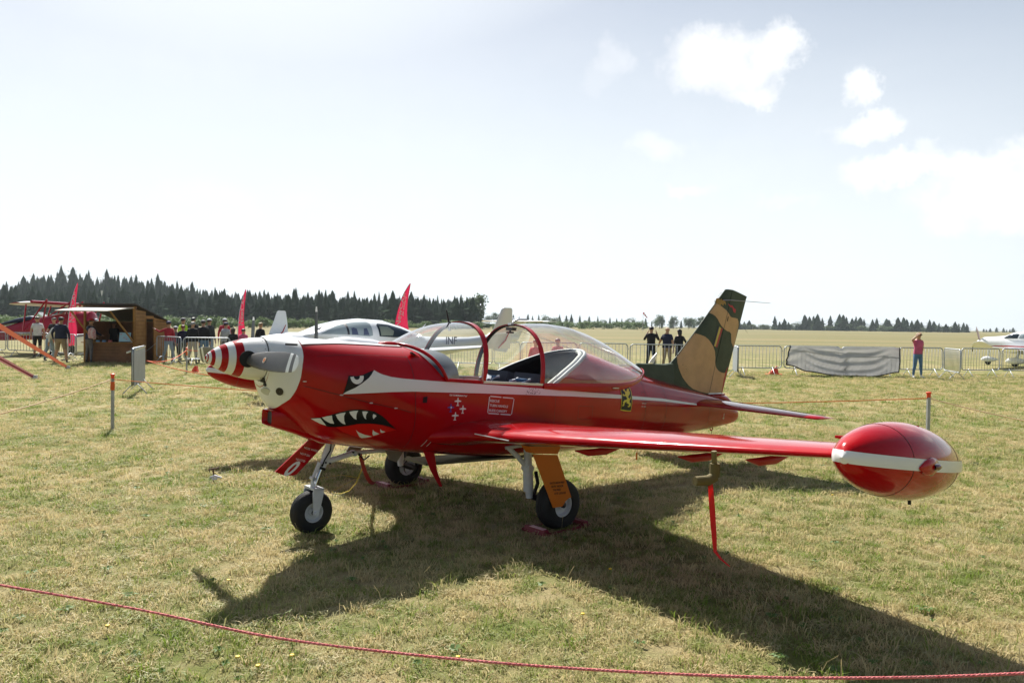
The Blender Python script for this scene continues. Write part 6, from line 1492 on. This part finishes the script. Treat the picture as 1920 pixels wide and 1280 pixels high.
strap(g1, a1, .08, .19, SO, 'wide faded orange strap slanting down to the grass at the left'); strap(g2, a2, .09, .24, SPk, 'pale pink strap with a dark red line slanting down at the left edge', True)

# ================================================================== windsock
e = empty('windsock', (px_x(1205, 250), 250, 0), 0, 'red and white windsock on a thin white mast in front of the far tree line', 'windsock')
mb = MB(); mb.tube([(0, 0, 0), (0, 0, 6.2)], .07, 6); mb.build('mast', [WHITE], e)
mb = MB(); prof = []; 
for i in range(6): prof.append((.42*i, .30-.028*i, i % 2))
mb.lathe(prof, 10, (.05, 0, 6.1), (.62, 0, -.78)); mb.build('sock', [mat('windsock red', (.75, .04, .05), .6), FLW], e)

# ================================================================== other aircraft
WP = mat('white composite skin', (.78, .80, .82), .22, coat=.9, var=.03, vscale=1.5)
DGL = mat('dark tinted window', (.02, .03, .04), .06, coat=1.0); CRIM = mat('crimson trim', (.42, .02, .03), .3, coat=.6)
def ellring(X, yc, zc, hy, hz, n=36, e_=2.2):
    return [(X, yc+hy*math.copysign(abs(math.cos(t))**(2/e_), math.cos(t)), zc+hz*math.copysign(abs(math.sin(t))**(2/e_), math.sin(t))) for t in [2*math.pi*j/n for j in range(n)]]
def placed(name, nose, yaw, pitch, label, cat):
    e = bpy.data.objects.new(name, None); COL.objects.link(e); tag(e, label, cat)
    a = Vector((math.cos(yaw), math.sin(yaw), 0)); s_ = Vector((math.sin(yaw), -math.cos(yaw), 0)); u = Vector((0, 0, 1))
    a2 = (a*math.cos(pitch)-u*math.sin(pitch)); u2 = (u*math.cos(pitch)+a*math.sin(pitch))
    e.matrix_world = Matrix(((a2.x, -s_.x, u2.x, nose[0]), (a2.y, -s_.y, u2.y, nose[1]), (a2.z, 0, u2.z, 0), (0, 0, 0, 1)))
    return e
# ---- white twin with winglets and T-tail, parked parallel behind
TW = placed('twin_aeroplane', (-5.75, 16.3), .70, 0.0, 'white twin-engined aeroplane with winglets and T-tail parked behind the red one', 'aeroplane')
FT = [(.0, .95, .03, .03), (.15, .97, .20, .17), (.5, 1.02, .34, .28), (1.0, 1.10, .46, .38), (1.6, 1.06, .55, .42), (2.4, 1.02, .62, .42), (3.4, 1.02, .62, .42), (4.2, 1.06, .46, .36), (5.0, 1.12, .29, .25), (6.0, 1.20, .17, .17), (7.0, 1.33, .12, .13), (7.7, 1.35, .07, .08)]
mb = MB(); mb.loft([ellring(*(x, 0, z, hy, hz)) for x, z, hy, hz in FT]); mb.build('fuselage', [WP], TW, smooth=50, flip=True)
# cabin bubble with windows cut as separate panes
CB = [(1.20, 1.42, .28, .02), (1.45, 1.42, .46, .10), (1.80, 1.42, .56, .25), (2.2, 1.40, .60, .36), (2.7, 1.38, .61, .43), (3.3, 1.36, .57, .42), (3.9, 1.30, .45, .32), (4.4, 1.24, .33, .20), (4.7, 1.20, .26, .13)]
def cabY(X, z):
    r_ = [float(np.interp(X, [c[0] for c in CB], [c[k] for c in CB])) for k in (1, 2, 3)]
    d = (z-r_[0])/r_[2]; return 0 if abs(d) >= 1 else r_[1]*(1-abs(d)**2.2)**(1/2.2)
xs_ = [1.20+i*.06 for i in range(59)]
mb = MB(); mb.loft([ellring(X, 0, *[float(np.interp(X, [c[0] for c in CB], [c[k] for c in CB])) for k in (1, 2, 3)], n=48) for X in xs_]); mb.build('cabin_roof', [WP], TW, smooth=50, flip=True)
ghost = mat('clear window', (.30, .36, .38), .05, coat=1.0)
W1 = [(1.55, 1.455), (1.75, 1.55), (1.95, 1.63), (2.16, 1.68), (2.16, 1.44)]; W2 = [(2.20, 1.435), (2.20, 1.69), (2.45, 1.725), (2.74, 1.73), (2.80, 1.69), (2.80, 1.42), (2.7, 1.40)]
W3 = [(2.98, 1.40), (2.96, 1.66), (3.02, 1.70), (3.35, 1.67), (3.7, 1.59), (3.98, 1.48), (4.02, 1.42), (3.85, 1.385), (3.4, 1.375)]
for Wn, m_ in ((W1, ghost), (W2, ghost), (W3, DGL)):
    for sd_ in (1, -1): decal('window', [Wn], [m_], .006, .04, (sd_,), surf=cabY, parent=TW)
decal('window_inset', [[(3.02, 1.42), (3.02, 1.64), (3.26, 1.63), (3.42, 1.53), (3.36, 1.42)]], [mat('see through pane', (.24, .27, .22), .08, coat=1)], .010, .04, surf=cabY, parent=TW)
for sb2 in ([(2.26, 1.44), (2.27, 1.58), (2.33, 1.60), (2.40, 1.58), (2.42, 1.44)], [(2.55, 1.43), (2.58, 1.58), (2.66, 1.59), (2.70, 1.43)]): decal('seat_back', [sb2], [mat('blue grey seat', (.07, .09, .16), .8)], .010, .04, surf=cabY, parent=TW)
decal('door_post', [[(2.155, 1.44), (2.155, 1.69), (2.205, 1.69), (2.205, 1.44)]], [mat('dark post', (.03, .03, .04), .5)], .009, .04, surf=cabY, parent=TW)
mb = MB(); mb.tube([(1.60, .30, 1.53), (1.75, .20, 1.58), (1.82, 0, 1.60), (1.75, -.2, 1.58)], .05, 8); mb.build('instrument_hood', [mat('hood grey', (.10, .10, .11), .8)], TW, flip=True)
mb = MB(); mb.tube([(4.4, .05, 1.49), (4.62, .05, 1.70)], .008, 6); mb.tube([(5.1, .05, 1.50), (5.25, .05, 1.62)], .006, 6); mb.build('aerials', [WP], TW, flip=True)
for s_ in (1, -1):
    HS = 5.0
    mb = MB(); mb.loft([[(le+x*c, s_*Y, z+y*c) for x, y in naca(t)] for Y, le, z, c, t in ((.4, 2.0, .93, 1.25, .15), (1.7, 2.1, 1.00, 1.15, .14), (3.5, 2.3, 1.16, .95, .13), (HS-.15, 2.55, 1.27, .70, .12), (HS, 2.60, 1.29, .66, .12))]); wgt = mb.build('wing', [WP], TW, smooth=50, flip=True)
    mb = MB(); mb.loft([[(2.60+x*.66, s_*(HS+y*.6), 1.26) for x, y in naca(.10)], [(2.66+x*.56, s_*(HS+.05+y*.6), 1.40) for x, y in naca(.10)], [(2.80+x*.42, s_*(HS+.10+y*.5), 1.70) for x, y in naca(.09)], [(2.92+x*.27, s_*(HS+.14+y*.4), 2.0) for x, y in naca(.09)], [(2.97+x*.19, s_*(HS+.145+y*.4), 2.03) for x, y in naca(.08)]]); wl = mb.build('winglet', [WP], TW, smooth=50, flip=True)
    mb = MB(); mb.tube([(2.90, s_*(HS+.05)+.035, 1.27), (3.06, s_*(HS+.07)+.033, 1.42), (3.16, s_*(HS+.09)+.028, 1.62)], [.010, .016, .008], 5); mb.build('winglet_stripe', [CRIM], wl, flip=True)
    # nacelle, propeller
    mb = MB(); mb.loft([ellring(.98, s_*1.7, 1.10, .16, .16), ellring(1.10, s_*1.7, 1.12, .26, .24), ellring(1.5, s_*1.7, 1.12, .31, .30), ellring(2.1, s_*1.7, 1.10, .30, .27), ellring(2.9, s_*1.7, 1.04, .20, .16), ellring(3.5, s_*1.7, 1.02, .05, .04)]); mb.build('engine_nacelle', [WP], TW, smooth=50, flip=True)
    mb = MB(); mb.lathe([(0, .002), (.08, .08), (.2, .13), (.32, .15)], 24, (.68, s_*1.7, 1.10), (1, 0, 0)); mb.build('spinner', [WP], TW, smooth=60, flip=True)
    for k in range(3):
        a = R(90+120*k) + (0 if s_ == 1 else -.10); dy, dz = math.cos(a), math.sin(a); RRp = .93 if s_ == 1 else .72; mb = MB(); rings = []
        for r_, c, th in ((.10, .08, .05), (.25, .13, .03), (.5, .125, .02), (RRp*.88, .085, .012), (RRp*.885, .085, .012), (RRp, .045, .008)):
            rings.append([(.86+th/2*math.cos(t)+c/2*math.sin(t)*.85, s_*1.7+dy*r_-dz*c/2*math.sin(t)*.5, 1.10+dz*r_+dy*c/2*math.sin(t)*.5) for t in [2*math.pi*j/12 for j in range(12)]])
        mb.loft(rings); mb.m = [0]*len(mb.m)
        for j in range(12): mb.m[4*12+j] = 1
        mb.m[-1] = 1
        mb.build('propeller_blade', [mat('slate blade', (.06, .07, .075), .4), WHITE], TW, smooth=50, flip=True)
    mb = MB(); mb.tube([(2.4, s_*1.5, .95), (2.55, s_*1.5, .28)], .035, 8); mb.build('main_leg', [WP], TW, flip=True); wheel('main_wheel', (2.6, s_*1.5, .20), .20, .14, .09, TW)
    mb = MB(); mb.loft([[(7.32+x*c+sw, s_*Y, 1.80+y*c) for x, y in naca(.10)] for Y, sw, c in ((.0, 0, .72), (.7, .06, .60), (1.30, .14, .46), (1.42, .22, .34))]); mb.build('tailplane', [WP], TW, smooth=50, flip=True)
    mb = MB(); mb.tube([(7.33, s_*.02, 1.805), (7.40, s_*.7, 1.805), (7.47, s_*1.30, 1.805)], .014, 5); mb.build('deicing_edge', [mat('ochre edge', (.50, .33, .10), .5)], TW, flip=True)
mb = MB(); mb.loft([[(X0_+x*c, y*c*.9, z) for x, y in naca(.11)] for X0_, c, z in ((6.15, 1.50, 1.20), (6.55, 1.25, 1.38), (6.95, .98, 1.60), (7.22, .80, 1.80), (7.28, .70, 1.86))]); mb.loft([ellring(7.20, 0, 1.83, .02, .02, 16), ellring(7.32, 0, 1.84, .07, .06, 16), ellring(7.6, 0, 1.84, .08, .06, 16), ellring(7.95, 0, 1.83, .02, .02, 16)]); mb.build('fin', [WP], TW, smooth=50, flip=True)
mb = MB(); mb.prism([(6.6, 1.22), (7.5, 1.25), (7.3, .95), (6.9, 1.0)], -.02, .02); mb.build('ventral_fin', [WP], TW, flip=True)
decal_text('registration', 'G-C', 7.30, 1.60, .20, mat('registration grey', (.14, .15, .20), .5), .01, bold=.004, surf=lambda x, z: .05, parent=TW)
decal_text('registration', 'INF', 5.05, 1.20, .26, mat('registration grey', (.14, .15, .20), .5), .012, bold=.006, surf=lambda x, z: float(np.interp(x, [5.0, 6.0], [.31, .18])), parent=TW)
decal('tail_swoosh', [[(6.2, 1.16), (6.5, 1.18), (6.8, 1.26), (7.1, 1.42), (7.0, 1.30), (6.75, 1.19), (6.5, 1.13)]], [CRIM], .04, .1, surf=lambda x, z: .08, parent=TW)
mb = MB(); mb.tube([(.7, 0, .8), (.75, 0, .25)], .03, 8); mb.build('nose_leg', [WP], TW, flip=True); wheel('nose_wheel', (.78, 0, .17), .17, .11, .07, TW)

# ---- white light aircraft at the right edge
def at_ground(u, y): return (px_x(u, y), y)
LA = placed('light_aeroplane', at_ground(1842, 39.0), R(-58), 0.0, 'white light aeroplane with red side stripe and wheel spats at the right edge', 'aeroplane')
mb = MB(); mb.loft([ellring(x, 0, z, hy, hz) for x, z, hy, hz in ((.0, 1.17, .20, .17), (.12, 1.16, .32, .24), (.6, 1.10, .42, .34), (1.2, 1.06, .52, .44), (2.0, 1.04, .58, .47), (3.0, 1.06, .56, .44), (4.0, 1.14, .36, .30), (5.5, 1.22, .16, .16), (6.6, 1.26, .06, .07))]); mb.build('fuselage', [WP], LA, smooth=50, flip=True)
def laY(X, z):
    T_ = ((.0, 1.17, .20, .17), (.12, 1.16, .32, .24), (.6, 1.10, .42, .34), (1.2, 1.06, .52, .44), (2.0, 1.04, .58, .47), (3.0, 1.06, .56, .44), (4.0, 1.14, .36, .30), (5.5, 1.22, .16, .16)); r_ = [float(np.interp(X, [q[0] for q in T_], [q[k] for q in T_])) for k in (1, 2, 3)]
    d = (z-r_[0])/r_[2]; return 0 if abs(d) >= 1 else r_[1]*(1-abs(d)**2.2)**(1/2.2)
decal('side_stripe', [[(.55, .945), (.8, .985), (1.3, 1.005), (2.2, 1.0), (3.4, .98), (3.4, .93), (2.2, .945), (1.3, .95), (.9, .94)]], [CRIM], .006, .08, surf=laY, parent=LA)
CC = [(.95, 1.32, .15, .02), (1.25, 1.36, .42, .17), (1.6, 1.38, .52, .30), (2.1, 1.38, .54, .36), (2.7, 1.36, .46, .30), (3.4, 1.32, .24, .10)]
def lcY(X, z):
    r_ = [float(np.interp(X, [q[0] for q in CC], [q[k] for q in CC])) for k in (1, 2, 3)]; d = (z-r_[0])/r_[2]; return 0 if abs(d) >= 1 else r_[1]*(1-abs(d)**2.2)**(1/2.2)
mb = MB(); mb.loft([ellring(.95+i*.07, 0, *[float(np.interp(.95+i*.07, [q[0] for q in CC], [q[k] for q in CC])) for k in (1, 2, 3)]) for i in range(36)]); mb.build('canopy_shell', [WP], LA, smooth=50, flip=True)
for sd_ in (1, -1):
    decal('window', [[(1.12, 1.36), (1.3, 1.45), (1.45, 1.55), (1.8, 1.60), (1.95, 1.58), (1.88, 1.36)]], [DGL], .007, .05, (sd_,), surf=lcY, parent=LA); decal('window', [[(1.96, 1.36), (2.0, 1.60), (2.3, 1.60), (2.6, 1.50), (2.6, 1.36)]], [ghost], .007, .05, (sd_,), surf=lcY, parent=LA)
mb = MB(); mb.lathe([(0, .002), (.06, .07), (.18, .12), (.30, .15)], 20, (-.28, 0, 1.17), (1, 0, 0)); mb.build('spinner', [WP], LA, smooth=60, flip=True)
for k, a in enumerate((R(62), R(182), R(302))):
    dy, dz = math.cos(a), math.sin(a); mb = MB(); rings = []
    for r_, c, th in ((.08, .07, .05), (.3, .11, .03), (.6, .09, .018), (.84, .04, .008)): rings.append([(-.12+th/2*math.cos(t)+c/2*math.sin(t)*.4, dy*r_-dz*c/2*math.sin(t)*.85, 1.17+dz*r_+dy*c/2*math.sin(t)*.85) for t in [2*math.pi*j/10 for j in range(10)]])
    mb.loft(rings); mb.build('propeller_blade', [mat('slate blade', (.06, .07, .075), .4) if k else mat('silver blade', (.4, .3, .3), .4)], LA, smooth=50, flip=True)
for s_ in (1, -1):
    mb = MB(); mb.loft([[(le+x*c, s_*Y, z+y*c) for x, y in naca(t)] for Y, le, z, c, t in ((.35, 1.35, .74, 1.25, .14), (2.2, 1.42, .86, 1.12, .13), (4.0, 1.50, .97, .95, .12))]+[[(1.60+x*.85, s_*(4.25+y*.2), 1.05+y*.7) for x, y in naca(.11)], [(1.85+x*.50, s_*(4.50+y*.2), 1.18+y*.4) for x, y in naca(.10)], [(2.05+x*.22, s_*4.60, 1.22+y*.2) for x, y in naca(.10)]]); mb.build('wing', [WP], LA, smooth=50, flip=True)
    mb = MB(); mb.tube([(1.55, s_*4.0, .95), (1.55, s_*4.0, .74)], .018, 6); mb.build('tie_down_hook', [BLACK], LA, flip=True)
    mb = MB(); mb.tube([(1.9, s_*.35, .75), (2.0, s_*.85, .34)], .07, 10); mb.build('spring_leg', [WP], LA, smooth=60, flip=True)
    mb = MB(); mb.loft([ellring(1.55, s_*.92, .26, .02, .03, 20), ellring(1.68, s_*.92, .27, .10, .13, 20), ellring(1.95, s_*.92, .28, .13, .17, 20), ellring(2.25, s_*.92, .28, .10, .13, 20), ellring(2.60, s_*.92, .27, .02, .03, 20)]); mb.build('wheel_spat', [WP], LA, smooth=60, flip=True); mb = MB(); mb.lathe([(-.05, .01), (-.05, .15), (.05, .15), (.05, .01)], 20, (1.98, s_*.92, .15), (0, 1, 0)); mb.build('tyre', [TYRE], LA, flip=True)
mb = MB(); mb.tube([(.35, 0, .85), (.30, 0, .4)], .04, 8); mb.build('nose_leg', [WP], LA, flip=True)
mb = MB(); mb.loft([ellring(-.05, 0, .27, .02, .03, 20), ellring(.08, 0, .28, .10, .12, 20), ellring(.3, 0, .29, .12, .15, 20), ellring(.6, 0, .28, .07, .09, 20), ellring(.8, 0, .28, .01, .02, 20)]); mb.build('wheel_spat', [WP], LA, smooth=60, flip=True)
mb = MB(); mb.lathe([(-.04, .01), (-.04, .13), (.04, .13), (.04, .01)], 20, (.3, 0, .13), (0, 1, 0)); mb.build('tyre', [TYRE], LA, flip=True)
mb = MB(); mb.loft([[(6.0+x*.9+z_*.35, y*.8, 1.25+z_) for x, y in naca(.1)] for z_ in (0, .5, 1.0)]); mb.build('fin', [WP], LA, flip=True)

# ---- red biplane behind the kiosk, nose to the right, tail down
BR = mat('gloss crimson biplane', (.34, .008, .03), .25, coat=.9); BC = mat('cream underside', (.62, .56, .44), .5)
BPL = placed('biplane', at_ground(182, 37.5), R(176), R(5), 'gloss red biplane with white topped upper wing behind the spectators at the left', 'biplane')
mb = MB(); mb.loft([ellring(x, 0, z-.08, hy, hz*1.18) for x, z, hy, hz in ((.0, 1.62, .34, .34), (.1, 1.62, .47, .47), (.7, 1.60, .52, .53), (1.5, 1.56, .47, .54), (2.4, 1.55, .42, .50), (3.4, 1.50, .36, .42), (4.6, 1.42, .24, .30), (6.2, 1.36, .08, .14))]); mb.build('fuselage', [BR], BPL, smooth=50, flip=True)
mb = MB(); mb.loft([ellring(2.9, 0, 2.0, .10, .03, 16), ellring(3.2, 0, 2.0, .24, .12, 16), ellring(3.9, 0, 1.93, .26, .11, 16), ellring(4.9, 0, 1.80, .12, .04, 16)]); mb.build('cockpit_cover', [mat('navy cover', (.01, .02, .07), .4)], BPL, smooth=60, flip=True)
mb = MB(); mb.prism([(2.45, 2.0), (2.85, 2.02), (2.82, 2.25), (2.78, 2.26)], -.22, .22); mb.build('windscreen', [glass('small screen', (.85, .95, .93), 1.5)], BPL, flip=True)
for z_, x0_, nm, sp in ((2.50, .95, 'upper_wing', 2.9), (1.10, 1.3, 'lower_wing', 2.6)):
    mb = MB(); secs = []
    for i in range(17):
        Y = -sp+2*sp*i/16; k = (1-(abs(Y)/sp)**6*.9)**.5; c = 1.5*k; secs.append([(x0_+.75-(c/2)+x*c+abs(Y)*.05, Y, z_+y*c+abs(Y)*.02) for x, y in naca(.10, 12)])
    mb.loft(secs); n_ = len(secs[0])
    me_ = mb
    for i in range(16):
        for j in range(n_): mb.m[i*n_+j] = 1 if j >= n_//2 else 2
    mb.build(nm, [BR, BC, mat('white wing top', (.75, .74, .72), .4, coat=.5)], BPL, smooth=50, flip=True)
    mb = MB(); mb.tube([(x0_+.02+abs(-sp+2*sp*i/16*.97)*.05, -sp*.97+2*sp*.97*i/16, z_+.01+abs(-sp+2*sp*i/16)*.02) for i in range(17)], .07, 8); mb.build('red_leading_edge', [BR], BPL, smooth=60, flip=True)
for Y in (-2.2, 2.2, -.45, .45):
    for xa, xb_ in ((.75, 1.25), (1.75, 1.25+.9), (.75, 2.1)): mb = MB(); mb.tube([(xa+.05, Y, 2.62+abs(Y)*.02), (xb_, Y*(.96 if abs(Y) > 1 else .7), 1.30 if abs(Y) > 1 else 2.0)], .035, 6); mb.build('strut', [BR], BPL, flip=True)
mb = MB(); mb.lathe([(0, .001), (.05, .10), (.2, .12)], 16, (-.2, 0, 1.62), (1, 0, 0)); mb.build('spinner', [ALU], BPL, flip=True)
for s_ in (1, -1):
    mb = MB(); mb.tube([(.9, s_*.3, 1.2), (.75, s_*.95, .50)], .05, 8); mb.build('leg', [BR], BPL, flip=True); wheel('wheel', (.75, s_*1.0, .32), .28, .16, .10, BPL)
    mb = MB(); mb.loft([[(5.3+x*c, s_*Y, 1.45+y*c) for x, y in naca(.08)] for Y, c in ((.05, 1.1), (1.2, .8), (1.5, .4))]); mb.build('tailplane', [BR], BPL, flip=True)
mb = MB(); mb.loft([[(5.4+x*c+z_*.3, y*c, 1.4+z_) for x, y in naca(.08)] for z_, c in ((0, 1.2), (.6, .95), (1.0, .6))]); mb.build('fin', [BR], BPL, flip=True)
